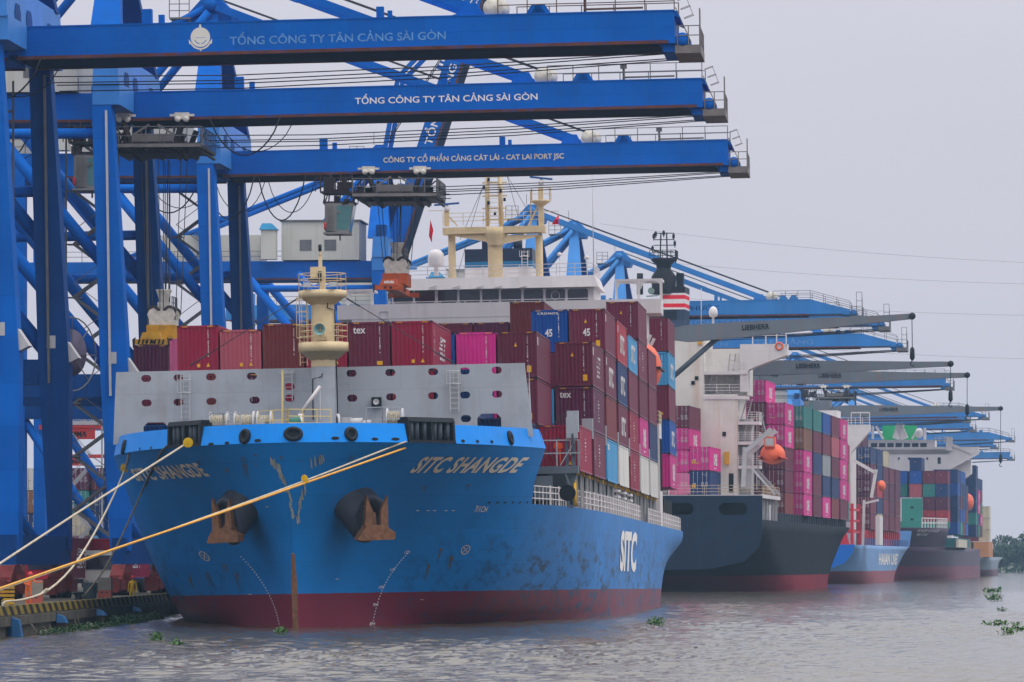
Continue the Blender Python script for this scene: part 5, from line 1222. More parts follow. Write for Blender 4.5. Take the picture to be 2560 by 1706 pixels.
        rail(m,[(cx-1.9,-3.5,zt-1.5),(cx+1.1,-3.5,zt-1.5)],1.1,3,.03,.4)
        m.box((cx-1.35,-3.2,zt-2.4),(cx+1.15,-1.0,zt-2.25)); m.bar((cx-1.2,-3.3,zt-1.5),(cx-1.2,-3.3,zt-2.4),.1); m.bar((cx+.2,-3.3,zt-2.5),(cx+1.1,-3.3,zt-1.5),.1); m.bar((cx+1.1,-3.2,zt-2.3),(x-3.2,-3.2,zt-1.6),.16)
        cf = fin(m,'cab_frame', m_tro, t)
        m = MB(); m.hexa([(cx-1.2,-3.2,zt-4.6),(cx+.7,-3.2,zt-4.75),(cx+.7,-1.0,zt-4.75),(cx-1.2,-1.0,zt-4.6)],[(cx-1.2,-3.2,zt-2.4),(cx+1.1,-3.2,zt-2.4),(cx+1.1,-1.0,zt-2.4),(cx-1.2,-1.0,zt-2.4)]); m.box((cx-1.3,-3.3,zt-4.85),(cx+.75,-.9,zt-4.7)); m.bar((cx-.1,-2,zt-4.85),(cx-.1,-2,zt-5.3),.12); fin(m,'operator_cab', m_cab, t)
        m = MB(); m.prism([(cx-.25,-3.215,zt-4.5),(cx+.66,-3.215,zt-4.55),(cx+.95,-3.215,zt-3.1),(cx+1.0,-3.215,zt-2.6),(cx-.25,-3.215,zt-2.6)],(0,.012,0)); m.quad((cx+.73,-3.1,zt-4.6),(cx+.73,-1.1,zt-4.6),(cx+1.1,-1.1,zt-2.55),(cx+1.1,-3.1,zt-2.55)); fin(m,'cab_window', m_cabg, t)
        m = MB(); m.bar((cx-1.0,-3.35,zt-4.6),(cx-1.0,-3.35,zt-2.5),.06); m.bar((cx-.5,-3.35,zt-4.6),(cx-.5,-3.35,zt-2.5),.06)
        for k in range(9): m.bar((cx-1.0,-3.35,zt-4.5+k*.24),(cx-.5,-3.35,zt-4.5+k*.24),.04)
        m.box((cx-.22,-3.3,zt-3.2),(cx+.0,-3.22,zt-2.95)); fin(m,'cab_ladder', m_plat, t)
        m = MB(); m.lathe((cx-1.15,-3.35,zt-4.5),[(.02,0),(.09,.02),(.09,.5),(.02,.55)],8); fin(m,'extinguisher', m_flag, t)
    # festoon loops under the girder
    for (xa,xb,dz) in loops:
        m = MB(); N2 = 12
        for q,y in ((0,-3.3),(1,3.2)):
            pts = []
            for i in range(N2+1):
                f = i/N2; xx = xa+(xb-xa)*f; pts.append((xx,y,HZ-1.0+xx*sa-(dz if q == 0 else dz*.7)*(1-(2*f-1)**2)**.8))
            m.tube(pts,.055 if q == 0 else .035,5)
        fine(m,'festoon_cable', m_black)
    if reel:
        m = MB(); m.lathe((1.2,10.3,17.0),[(.3,0),(1.5,.12),(1.5,.3),(.3,.42)],28,axis=(1,-.6,0)); rl = fin(m,'cable_reel', mat('reel_purple_grey',(0.10,0.085,0.14),0.6,0.2,1)); m = MB(); ax = Vector((1,-.6,0)).normalized(); s_ = Vector((.6,1,0)).normalized()
        c = Vector((1.5,10.1,16.9)); m.tube([c+s_*(2.35*math.cos(t*.26))+Vector((0,0,2.35*math.sin(t*.26))) for t in range(25)],.05,5)
        for t in range(8): m.bar(c,c+s_*(2.35*math.cos(t*.785))+Vector((0,0,2.35*math.sin(t*.785))),.05)
        fin(m,'reel_guide', m_gal, rl)
    return r
TXT = 'TỔNG CÔNG TY TÂN CẢNG SÀI GÒN'
kb = dict(bold=.012)
# nearest three, booms lowered over the blue ship
cr1 = crane(-30.3,311,.078,'nearest blue quay crane with faded lettering and white anchor emblem on its boom',letters=[(TXT,13.4,13.2,.78,-.05,m_fade,kb)],loops=[(-9,-3.5,2.6),(-3,1.8,2.4)],reel=True)
cr2 = crane(-27.0,354,.078,'second nearest blue quay crane with crisp white lettering and a trolley near its leg',letters=[(TXT,16.4,12.7,.70,.12,m_wlet,kb)],tro=2.3,loops=[(-10.5,-6.2,2.8),(6.3,11.2,2.6)],tlow=6)
cr3 = crane(-23.05,405,.078,'third blue quay crane with bold cream lettering and trolley over the ship bridge',letters=[('CÔNG TY CỔ PHẦN CẢNG CÁT LÁI - CAT LAI PORT JSC',13.1,14.4,.78,.08,m_letter,dict(bold=.02))],tro=14.0,loops=[(-6.5,-1.6,2.8),(-1.2,2.8,3.4),(3.1,6.9,3.6)],tlow=18)
# white emblem of rings and an anchor on the nearest boom
m = MB(); ec = Vector((11.6,-3.121,-.02))
def disc(cx,cz,r0,r1,a0,a1,k,y=-3.121):
    for i in range(k):
        t0,t1 = a0+(a1-a0)*i/k, a0+(a1-a0)*(i+1)/k
        m.quad((cx+r0*math.cos(t0),y,cz+r0*math.sin(t0)),(cx+r1*math.cos(t0),y,cz+r1*math.sin(t0)),(cx+r1*math.cos(t1),y,cz+r1*math.sin(t1)),(cx+r0*math.cos(t1),y,cz+r0*math.sin(t1)))
disc(ec.x,.08,0,.60,0,2*math.pi,28); disc(ec.x,.02,.60,.70,math.pi*1.15,math.pi*1.85,12); m.add([(ec.x-.08,-3.121,.66),(ec.x+.08,-3.121,.66),(ec.x+.05,-3.121,.86),(ec.x-.05,-3.121,.86)],[(0,1,2,3)])
for s in (-1,1): m.add([(ec.x+s*.72,-3.121,-.02),(ec.x+s*.52,-3.121,-.28),(ec.x+s*.70,-3.121,-.34)],[(0,1,2)])
m.add([(ec.x-.1,-3.121,-.62),(ec.x+.1,-3.121,-.62),(ec.x,-3.121,-.80)],[(0,1,2)])
em = m.build('emblem', mat('emblem_cream',(0.62,0.60,0.56),0.6,0.05,1), next(o for o in kids(cr1) if o.name.startswith('boom')))
m = MB(); disc(ec.x,.05,.34,.40,math.pi*1.12,math.pi*1.45,6,-3.124); disc(ec.x,.05,.34,.40,math.pi*1.55,math.pi*1.88,6,-3.124); m.box((ec.x-.28,-3.126,.04),(ec.x+.3,-3.123,.065)); m.build('emblem_lines', m_fade, em)
# crane with its boom lifted, then the long row towards the bend
crane(-13.3,550,.085,'blue quay crane with its boom lifted steeply behind the ship mast',ang=72,letters=[(TXT,14.2,26,1.25,.15,m_wlet,kb)],lod=1,loops=[(-9,-4,3),(-14,-9.5,3)],tro=None)
far = [(3.6,642,.10,39.5,'B','far blue crane with tapered boom tip just above the upper grey jib',[('TÂN CẢNG HIỆP PHƯỚC',9,14,.95,.1,m_cbd,kb)],None),
 (9.3,672,.105,39.5,'B','pale far crane boom directly below the upper tapered boom',[(TXT,12,18,.8,-.1,m_fade,kb)],None),
 (16.8,738,.115,39.5,'B','far crane with TÂN CẢNG letters beside the white ship bridge wing',[('TÂN CẢNG',19,8.5,1.0,.0,m_fade,kb),('CTY DV BIỂN',5,10,.8,-.2,m_fade,kb)],None),
 (35.7,905,.125,42,'A','far crane with white TỔNG CÔNG TY letters just left of its lowered trolley',[(TXT,6.5,14.0,.95,-.05,m_wlet,kb)],22.5),
 (58,1118,.13,42,'A','far crane with white disc emblem beyond the magenta container stacks',[(TXT,14,17,.9,.1,m_wlet,kb)],None),
 (62.5,1095,.13,39.5,'B','far crane with railed tapered tip over the hanging hook',None,None),
 (66.5,1197,.13,42,'A','far crane with faint letters right above the green funnels',[(TXT,9,17,.9,.05,m_fade,kb)],None),
 (88.5,1300,.13,39.5,'B','distant crane with tapered tip right of the green funnels',None,None),
 (90,1384,.13,42,'A','distant dark blue crane boom level with the white bridge windows',[('SÀI GÒN',6,8,1,.0,m_wlet,kb)],None),
 (110,1541,.13,42,'A','farthest blue crane whose boom shows below all the others',None,None)]
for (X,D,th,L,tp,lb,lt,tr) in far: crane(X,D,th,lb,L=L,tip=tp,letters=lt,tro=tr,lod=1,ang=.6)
# ------------------------------------------------------------------ spreaders hanging from the ropes
def spreader(X, D, z, th, color, m, label, sign=None, top=30.5, stripes=False):
    r = empty('container_spreader',(X,D,z),-th,label,'spreader')
    mb = MB(); y0 = -6.0
    mb.box((-1.22,y0,0),(1.22,y0+.45,.36)); mb.box((-1.22,-y0-.45,0),(1.22,-y0,.36)); mb.box((-.5,y0+.45,.05),(.5,-y0-.45,.55)); f = mb.build('frame', m, r)
    mb = MB()
    for sx in (-1,1):
        for yy in (y0,-y0): mb.prism([(sx*1.15,yy,.0),(sx*1.28,yy,-.25),(sx*1.32,yy,.35),(sx*1.1,yy,.5)],(0,.2 if yy < 0 else -.2,0))
    mb.build_each('corner_guide', m_tro, f)
    mb = MB(); mb.hexa([(-.78,y0-.03,.36),(.62,y0-.03,.36),(.62,y0+.9,.36),(-.78,y0+.9,.36)],[(-.6,y0+.02,.85),(.55,y0+.02,.85),(.55,y0+.9,.85),(-.6,y0+.9,.85)]); mb.build('end_box', m, f); mb = MB(); mb.box((-1.0,-1.6,.55),(1.0,1.6,1.55)); mb.build('centre_frame', m, f)
    mb = MB()
    for sx in (-.30,.12): mb.lathe((sx,y0-.015,.18),[(.10,0),(.10,.01),(.02,.012)],12,axis=(0,-1,0))
    mb.build('lamp_hole', m_black, f)
    hb = MB(); hb.box((-.85,-1.3,1.55),(.85,1.3,1.95)); hb.lathe((0,-.0,2.0),[(.30,1.1),(.34,1.2),(.36,1.5),(.55,2.0),(.58,2.1),(.02,2.1)],18); hb.box((-.4,-.4,1.9),(.4,.4,3.2)); h = hb.build('headblock', m_wheel, r)
    for yy in (-1.25,1.15):
        mb = MB(); mb.prism([(-1.0,yy,2.30),(-.85,yy,1.95),(.85,yy,1.95),(1.0,yy,2.30),(.85,yy,2.62),(.55,yy,2.75),(.3,yy,2.55),(-.3,yy,2.55),(-.55,yy,2.75),(-.85,yy,2.62)],(0,.1,0)); mb.build('sheave_plate', m_wheel, h)
        for sx in (-.56,.56): mb = MB(); mb.lathe((sx,yy+.12,2.5),[(.02,0),(.45,0),(.42,.08),(.45,.16),(.02,.16)],20,axis=(0,1,0)); mb.build('sheave', m_tro, h)
    mb = MB()
    for yy in (-1.05,1.35):
        for sx in (-1.0,-.12,.12,1.0): mb.tube([(sx,yy,2.5),(sx*1.4,yy*1.3,top-z)],.03,4)
    mb.tube([(.1,.2,3.5),(.3,0,top-z)],.045,5); mb.build('hoist_rope', m_wire, r)
    if sign:
        mb = MB(); text_flat(mb,sign,(-.42,y0-.035,.50),(1,0,.0),(0,.05,1),w=.80,h=.25,bold=.03); mb.build('lettering', m_wlet, f)
    if stripes:
        mb = MB()
        for i in range(7): x = -.95+i*.28; mb.prism([(x,y0-.012,.02),(x+.12,y0-.012,.02),(x+.2,y0-.012,.34),(x+.08,y0-.012,.34)],(0,-.006,0))
        mb.build('hazard_stripes', m_black, f)
    mb = MB(); rail(mb,[(.75,-1.2,1.95),(.75,1.2,1.95)],1.6,4,.03,.8); mb.build('ladder_cage', m_gal, h)
    return r
m_spo = mat('spreader_orange',(0.46,0.085,0.025),0.6,0.2,1,dirt=((0.10,0.04,0.03),0.6,1.2)); m_spy = mat('spreader_yellow',(0.52,0.27,0.02),0.6,0.2,1,dirt=((0.10,0.06,0.03),0.7,1.2))
spreader(-9.25,405,25.2,.078,'orange',m_spo,'orange empty spreader hanging in front of the bridge windows',sign='stinis',top=32.4)
spreader(-24.45,354,18.68,.078,'yellow',m_spy,'worn yellow spreader gripping a maroon container beside the crane legs',top=31.9,stripes=True)
container(Matrix.Translation((-24.45,354,15.75)) @ Matrix.Rotation(-.078,4,'Z'),'plum','front',['hazard'],'dark plum container hoisted under the yellow spreader, left of the ship stacks','hoisted container')
# ------------------------------------------------------------------ the ships beyond
def frame_at(X, D, th, trim=0.0, heel=0.0):
    v = Vector((math.sin(th), math.cos(th), trim)).normalized(); u = Vector((math.cos(th), -math.sin(th), 0)); w = u.cross(v)
    u2 = (u*math.cos(heel)+w*math.sin(heel)); w2 = u2.cross(v)
    return Matrix(((u2.x,v.x,w2.x,X),(u2.y,v.y,w2.y,D),(u2.z,v.z,w2.z,0),(0,0,0,1)))
def loft(name, bf, ws, vf, parent, m, cap0=True, cap1=True):
    mb = MB(); rows = {}
    for sg in (1,-1):
        rr_ = [[(sg*bf(v,w),v,w) for v in vf(w)] for w in ws]; rows[sg] = rr_; n = len(rr_[0]); mb.sm = True
        mb.add([p for r in rr_ for p in r], [[j*n+i,j*n+i+1,(j+1)*n+i+1,(j+1)*n+i] for j in range(len(ws)-1) for i in range(n-1)]); mb.sm = False
    k = len(ws)
    for c,e in ((cap0,0),(cap1,-1)):
        if c: mb.add([rows[1][j][e] for j in range(k)]+[rows[-1][j][e] for j in range(k)], [[j,k+j,k+j+1,j+1] for j in range(k-1)])
    top = rows[1][-1]+rows[-1][-1][::-1]; mb.add(top,[list(range(len(top)))])
    o = mb.build(name,m,parent)
    bm = bmesh.new(); bm.from_mesh(o.data); bmesh.ops.remove_doubles(bm,verts=bm.verts,dist=.003); bmesh.ops.recalc_face_normals(bm,faces=bm.faces); bm.to_mesh(o.data); bm.free()
    return o
def stern_hull(HBm, L, zt, tz):
    def a(w): return max(0,(tz-w))*3.2
    def bf(v,w):
        t = min(max((v-a(w))/(3+max(0,7-w)*4.2),0),1); s = (1-(1-t)**2)**.5 if w < 7 else 1-.02*(1-t)
        if w >= tz: s = max(s, min(1,((w-tz+.02)/4.2))**.42*(.985))
        e = (v-(L-32))/32
        if e > 0: s *= max(0,1-e**2.2*(1.0-.30*min(1,w/9)))
        g_ = (v-(L-75))/75
        if g_ > 0: s *= max(0.02,1-.62*g_**1.5*max(0,1-w/zt)**.8)
        return HBm*s
    def vf(w): A = a(w); return [A+(L-A)*x for x in (0,.004,.01,.02,.035,.055,.08,.12,.17,.24,.34,.48,.62,.74,.8,.85,.89,.93,.96,.985,1.0)]
    return bf, vf, [-1.5,-.5,0,.5,1,1.5,2,2.4,2.8,3.2,3.8,4.6,5.6,6.6,7.4,zt]
def stack(Mx, u, v, base, items, kind, what, group, marks=None, h=HC86, doorcol=None):
    z = base
    for t,c in enumerate(items):
        if c:
            mk = list(marks) if marks else []
            if c in ('pink','palepink'): mk += ['oneside'] + (['one'] if kind == 'door' else [])
            if kind == 'door': mk += ['doorcode:%d'%(t%6)] + (['doorplate'] if t%3 == 1 else [])
            container(Mx @ Matrix.Translation((u,v+6.1,z)), c, kind, mk, f"{CN[c]} container, {TIER[t]} of {what}", group, h)
        z += h+.03
# ---- second ship: black hull, stern towards us
S2 = frame_at(17.1,610,.149,-.001); ship2 = empty('container_ship'); ship2.matrix_world = S2
tag(ship2,'black hulled container ship moored behind the blue one with rust streaked white house','ship','container ships along the quay')
def S2p(px,py,v): p = local_on_plane(S2,px,py,1,v); return p.x,p.z
m_h2 = hull_mat('black_hull_paint',(0.013,0.016,0.023),(0.19,0.022,0.040),1.95,scuff=0,streak=.5,streakc=(0.10,0.085,0.08),rough=.7,spec=.03)
bf,vf,ws = stern_hull(13.3,158,8.7,2.6); loft('hull',bf,ws,vf,ship2,m_h2)
m_tr = mat('transom_paint',(0.009,0.022,0.050),0.55,0.1,0.4,streak=((0.03,0.05,0.08),.4))
holes2 = [[(x*1.0,z) for x,z in rr(cx,cz,hx,.75)] for cx,cz,hx in ((-2.0,10.0,2.2),(2.6,10.0,2.3),(9.7,10.0,1.75))]
tp = [(-13.2,5.4),(-11.5,3.7),(-7,2.75),(0,2.55),(7,2.75),(11.0,3.6),(12.9,5.4),(13.25,7.5),(13.25,11.6),(-13.2,11.6)]
plate('transom',tp,holes2,.25,Matrix(((1,0,0,0),(0,0,-1,-.14),(0,1,0,0),(0,0,0,1))),m_tr,ship2)
mb = MB(); mb.box((-13.2,.2,11.45),(13.3,17,11.7)); mb.box((-13.2,0,8.4),(11.5,17,8.75)); mb.box((13.0,.0,11.3),(13.32,22,11.75)); mb.build('poop_deck', m_white, ship2)
mb = MB(); mb.box((-11.8,3.0,8.7),(11.2,16.5,11.4)); mb.build('mooring_deck_shade', m_dark, ship2)  # dark box stands for the shade inside the open mooring deck
mb = MB()
for v in (2,5,9,13,17,21): mb.box((12.7,v,8.7),(13.0,v+.35,11.4))
mb.box((12.6,10,8.7),(13.1,12,10.6)); mb.build('deck_pillar', m_pgrey, ship2)
mb = MB(); rail(mb,[(-13,.1,11.7),(13.2,.1,11.7),(13.2,22,11.7)],1.15,3,.03,1.7); mb.build('poop_rail', mat('rusty_white_rail',(0.50,0.38,0.26),0.6,0.2,1), ship2)
m_w2 = mat('rust_streaked_white',(0.64,0.615,0.585),0.5,0.06,0.35,streak=((0.45,0.22,0.08),0.55,0.45),dirt=((0.54,0.50,0.44),0.5,0.5),plates=('X','Z',3.4,2.8,.03,.88))
V2 = 15.5
def box2(mb,px0,py0,px1,py1,v0,v1): (a,b),(c,d) = S2p(px0,py1,v0),S2p(px1,py0,v0); mb.box((a,v0,b),(c,v1,d))
mb = MB(); (xr2,_) = S2p(1844,1000,V2); (_,zh) = S2p(1800,986,V2); (_,zt2) = S2p(1800,826,V2); xm,_ = S2p(1760,900,V2)
mb.box((-11.2,V2,11.7),(xr2,V2+10,zh)); mb.box((-11.2,V2,zh),(xm,V2+10,zt2)); mb.box((xm,V2+2.6,zh),(xr2+.9,V2+10,zt2-2.2))
house2 = mb.build('deckhouse', m_w2, ship2)
mb = MB()
for py in (990,928): box2(mb,1760,py,1868,py+9,V2-.1,V2+2.7)
(a,b),(c,d) = S2p(1862,873,V2),S2p(1967,873,V2); _,e = S2p(1967,888,V2); _,f = S2p(1868,918,V2); f0 = S2p(1868,980,V2)[1]
mb.prism([(a,V2,b+.6),(c,V2,b+.6),(c,V2,e),(a+1.2,V2,f),(a+.4,V2,f-.4),(a+.4,V2,f0),(a-.6,V2,f0),(a-.6,V2,b+.6)],(0,2.4,0)); mb.build('bridge_wing', m_white, house2)
mb = MB(); box2(mb,1880,820,1967,823,V2,V2+.08); box2(mb,1880,838,1967,840,V2,V2+.08)
for px in (1913,1964,1880,1940): box2(mb,px,820,px+3,868,V2,V2+.08)
rail(mb,[(xm,V2,zh+.1),(xr2+.6,V2,zh+.1)],1.1,3,.03,1.4); z9 = S2p(1800,928,V2)[1]; rail(mb,[(xm,V2,z9),(xr2+.9,V2,z9)],1.1,3,.03,1.4); rail(mb,[(-9,V2+.1,zt2-1.2),(xm+1,V2+.1,zt2-1.2)],1.0,3,.03,1.4); mb.build('house_rail', m_white, house2)
mb = MB(); pts = [(S2p(1948,866,V2)[0]+.42*math.cos(t*.45),V2-.06,S2p(1905,866,V2)[1]+.42*math.sin(t*.45)) for t in range(15)]; mb.tube(pts,.12,6); mb.build('lifebuoy', m_oran, house2)
mb = MB()
for (px,py) in ((1737,945),(1728,957),(1795,840),(1782,840)): box2(mb,px,py-4,px+9,py+5,V2-.1,V2)
box2(mb,1806,1080,1815,1091,V2-.06,V2); box2(mb,1822,1184,1834,1232,V2-.05,V2); mb.build_each('house_opening', m_dark, house2)
mb = MB(); box2(mb,1810,1130,1823,1162,V2-.2,V2); box2(mb,1745,842,1755,862,V2-.2,V2); mb.build_each('locker', mat('locker_yellow',(0.62,0.33,0.03),0.5), house2)
for py in (1062,1112,1172):                 # side balconies with stairs
    mb = MB(); box2(mb,1845,py-8,1898,py,V2,V2+3.5); (a,b),(c,_) = S2p(1846,py-8,V2),S2p(1897,py-8,V2); rail(mb,[(a,V2,b),(c,V2,b),(c,V2+3.4,b)],1.15,4,.03,.8); mb.box((a+1.9,V2+3.3,b-3),(a+2.0,V2+3.5,b+1.3)); bl = mb.build('balcony', m_white, house2)
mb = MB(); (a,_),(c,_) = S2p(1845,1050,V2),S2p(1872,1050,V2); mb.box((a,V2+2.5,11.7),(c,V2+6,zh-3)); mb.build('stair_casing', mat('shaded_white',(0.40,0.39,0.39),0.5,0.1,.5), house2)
mb = MB()
for (x0,y0,x1,y1) in ((1812,885,1826,985),(1766,935,1782,986),(1850,1000,1868,1050),(1850,1065,1868,1110),(1850,1122,1868,1170)):
    (a,b),(c,d) = S2p(x0,y1,V2+1),S2p(x1,y0,V2+1); mb.bar((a,V2+2.2,b),(c,V2+.4,d),.12); mb.bar((a+.7,V2+2.2,b),(c+.7,V2+.4,d),.12)
    for i in range(9): f_ = (i+.5)/9; mb.box((a+(c-a)*f_,V2+.4+1.8*(1-f_),b+(d-b)*f_),(a+(c-a)*f_+.7,V2+.7+1.8*(1-f_),b+(d-b)*f_+.04))
mb.build('stairs', m_pgrey, house2)
# funnel with red and white bands, black mast
fz = lambda py: S2p(1690,py,20)[1]
(xa,_),(xb,_) = S2p(1653,760,20),S2p(1712,760,20)
def fbox(nm,m,y0,y1,par,e=0.0): q_ = MB(); q_.box((xa-e,20-e,fz(y1)),(xb+e,25+e,fz(y0))); return q_.build(nm,m,par)
fun2 = fbox('funnel', mat('funnel_slate',(0.035,0.055,0.10),0.5), 800,860,ship2)
for y0,y1,nm,m in ((717,733,'funnel_top',m_black),(733,738,'band_white',m_white),(738,748,'band_red',m_flag),(748,759,'band_white',m_white),(759,769,'band_red',m_flag),(769,774,'band_white',m_white),(774,800,'funnel_louvre',mat('louvre_navy',(0.025,0.04,0.075),.5))): fbox(nm,m,y0,y1,fun2,.02)
mb = MB()
for i in range(5): mb.box((xa+.2,19.9,fz(798-i*5)),(xb-1,20,fz(796-i*5)))
mb.build('louvre_slats', m_black, fun2)
q0 = S2p(1657,720,20); q1 = S2p(1657,700,20); mb = MB()
mb.lathe((q0[0],21,0),[(1.5,fz(735)),(1.55,fz(690)),(.9,fz(672)),(.95,fz(662)),(1.6,fz(650)),(1.6,fz(645)),(.02,fz(644))],16); mb.box((xb-1.2,21,fz(735)),(xb-.35,22.5,fz(682))); mb.tube([(q0[0]-3,21,fz(735)),(q0[0]-3,21,fz(682))],.4,8)
bm_ = mb.build('mast_house', m_black, ship2)
mb = MB(); rail(mb,[(q0[0]-1.6,19.6,fz(646)),(q0[0]+1.6,19.6,fz(646)),(q0[0]+1.6,22.4,fz(646))],1.0,3,.035,.55)
for sx in (-.45,.45): mb.bar((q0[0]+sx,21,fz(648)),(q0[0]+sx*.8,21,fz(582)),.16)
for py in (582,598,612,628): mb.bar((q0[0]-1.25,21,fz(py)),(q0[0]+1.25,21,fz(py)),.10)
for sx,py in ((-1.25,582),(1.25,582),(-1.0,576),(0,574),(1.5,640),(-1.4,612),(1.4,600)): mb.bar((q0[0]+sx,21,fz(py+18)),(q0[0]+sx,21,fz(py)),.12); mb.cbox((q0[0]+sx,20.9,fz(py+8)),(.3,.3,.5))
mb.build('signal_mast', m_black, bm_)
mb = MB(); p = S2p(1783,772,18); mb.lathe((p[0],18,p[1]-1.1),[(.15,-1),(.15,0),(.5,.15),(.57,.6),(.5,1.0),(.25,1.3),(.02,1.38)],16); mb.build('satellite_dome', m_white, house2)
mb = MB(); p = S2p(1753,790,18); t = S2p(1753,722,18); mb.tube([(p[0],18,zt2),(p[0],18,t[1])],.06,5); mb.build('aerial', m_pgrey, house2)
# grey ship cranes swung out over the river
m_jib = mat('jib_grey',(0.135,0.155,0.185),0.5,0.08,0.4,streak=((0.26,0.12,0.06),0.45,0.8))
def deck_crane(parent, Mx, v, zj, tilt, hook_drop, name_x, th, cyl=True):
    r = MB(); r.lathe((0,v,8),[(1.5,0),(1.5,zj-12),(1.3,zj-8.5)],18); r.box((-1.6,v-1.8,zj-3.6),(1.5,v+1.8,zj+.6)); ped = r.build('deck_crane', m_jib, parent)
    inv = Mx.to_3x3().inverted(); d = (inv @ Vector((math.cos(.05),-math.sin(.05),math.tan(tilt)))).normalized(); b0 = Vector((1.0,v-1.0,zj-1.2)); Lj = 30.2
    up = Vector((0,0,1)); nn = d.cross(up).normalized(); up = nn.cross(d)
    s = MB()
    secs = [(0,.55,.4,0),(3,1.0,.9,-.1),(9,.95,.95,0),(17,.72,.8,.15),(26,.42,.55,.35),(Lj,.33,.4,.45)]
    for (t0,h0,w0,c0),(t1,h1,w1,c1) in zip(secs,secs[1:]):
        A = [b0+d*t0+nn*(x*w0)+up*(y*h0+c0) for x,y in ((-1,-1),(1,-1),(1,1),(-1,1))]; Bq = [b0+d*t1+nn*(x*w1)+up*(y*h1+c1) for x,y in ((-1,-1),(1,-1),(1,1),(-1,1))]; s.hexa(A,Bq)
    e = b0+d*Lj
    j = s.build('jib', m_jib, ped)
    s = MB(); q_ = b0+d*6.4-nn*1.0
    s.tube([b0+Vector((-.2,-.8,-6.5)),b0+d*6.6-up*.8],.33,10) if cyl else None
    s.box((q_.x-.5,q_.y-.4,q_.z-1.1),(q_.x+.5,q_.y+2.2,q_.z+.95)); s.build('luffing_cylinder', m_dgrey if cyl else m_jib, ped)
    s = MB(); s.lathe(e+nn*.35+up*.45,[(.02,-.35),(.42,-.35),(.42,.35),(.02,.35)],12,axis=nn); s.tube([e+up*.9,e-up*.2-Vector((0,0,hook_drop-1.5))],.05,5); s.build('hoist_wire', m_black, j)
    s = MB(); h0 = e-Vector((0,0,hook_drop-1.6)); s.lathe(h0,[(.05,.0),(.28,-.3),(.32,-1.4),(.1,-1.7)],10); s.tube([h0-Vector((0,0,1.7)),h0-Vector((.25,0,2.1)),h0-Vector((0,0,2.4)),h0-Vector((-.25,0,2.2))],.08,6); s.build('hook_block', m_black, j)
    s = MB(); side = -nn if nn.y > 0 else nn; o = b0+d*name_x+up*(-.1)+side*(1.0)
    vs_,fs_,asp = text_mesh('LIEBHERR',bold=.03,spacing=1.05); s.add([o+d*(a_*3.3)+up*(b_*.62)-side*0 for a_,b_ in vs_],fs_)
    s.build('lettering', m_black, j)
# jib text needs to sit on the near face
deck_crane(ship2,S2,2.5,32.4,.055,4.8,9.6,.14)
deck_crane(ship2,S2,76,31.2,.0,4.6,9.3,.14,cyl=False)
deck_crane(ship2,S2,114,31.4,-.01,5.2,9.0,.14,cyl=False)
# lifeboat in its davit
lb0 = S2p(1930,1138,12); mb = MB(); c = Vector((lb0[0],13.0,lb0[1]))
mb.lathe(c+Vector((0,-3.2,0)),[(.02,0),(.75,.15),(1.25,.9),(1.5,2.2),(1.52,3.6),(1.4,5),(.9,6.2),(.02,6.6)],20,axis=(0,1,0)); lb2 = mb.build('lifeboat', m_oran, ship2)
for v in lb2.data.vertices:
    dz = v.co.z-c.z; v.co.z = c.z + (dz*.95 if dz > 0 else dz*.75)
mb = MB(); mb.lathe(c+Vector((0,-2.8,-.15)),[(1.35,0),(1.62,.3),(1.68,2.5),(1.62,5),(1.3,5.8)],20,axis=(0,1,0)); rb = mb.build('rubbing_band', mat('boat_red',(0.5,0.05,0.03),.5), lb2)
for v in rb.data.vertices: v.co.z = c.z-.35+(v.co.z-c.z)*.22
mb = MB(); mb.box((c.x-.75,9.7,c.z+.9),(c.x+.55,11.5,c.z+2.2)); mb.build('conning_tower', m_oran, lb2); mb = MB(); mb.box((c.x-.6,9.62,c.z+1.1),(c.x+.4,9.7,c.z+2.0)); mb.build('tower_window', m_pgrey, lb2)
mb = MB()
for v in (9.8,16): mb = MB(); mb.bar((c.x-3.3,v,c.z-4),(c.x-3.1,v,c.z+.9),.55); mb.bar((c.x-3.1,v,c.z+.3),(c.x+.1,v,c.z+3.1),.45,.55); mb.bar((c.x-2.4,v,c.z-1.5),(c.x+.6,v,c.z-4.9),.28); mb.bar((c.x+.3,v,c.z+3.0),(c.x+.3,v,c.z+2.2),.12); mb.build('boat_davit', m_pgrey, ship2)
mb = MB(); mb.bar((c.x-.6,9.8,c.z+2.9),(c.x-1.1,9.8,c.z+5),.12); mb.build('aerial', m_pgrey, ship2)
G2 = 'containers on the black hulled ship'
stack(S2,2.95,2.0,11.75,['palepink','pink','pink','maroon'],'door','inner stack before the white house on black ship',G2,h=2.68)
stack(S2,5.45,2.0,11.75,['navy','pink'],'door','outer stack before the white house on black ship',G2,['dooryellow'],h=2.9)
bays2 = [(43,10.8-.1,5,[(2,['plum','plum','plum','maroon','pink','pink']),(1,['maroon','plum','plum','brown','maroon','pink']),(0,['brown','maroon','maroon','pink','pink'])]),
 (56.8,13.1-1.25,5,[(1,['plum','maroon','plum','maroon','pink']),(0,['pink','pink','pink','tan','teal'])]),
 (71.2,13.1-1.25,5,[(0,['maroon','maroon','navy','maroon','teal'])]),
 (85.6,13.1-1.25,5,[(1,['navy','plum','plum','maroon','maroon']),(0,['pink','navy','grey','maroon','blue'])]),
 (100,13.1-1.25,5,[(0,['brown','navy','maroon','faded','maroon'])]),
 (114.4,13.1-1.25,5,[(1,['plum','maroon','plum','maroon','red']),(0,['maroon','pink','pink','pink','pink'])]),
 (128.8,12.0-1.25,4,[(0,['maroon','brown','plum','pink']),(1,['plum','red','maroon','red'])]),
 (143,9.8,4,[(0,['teal','pink','tan','crimson'])])]
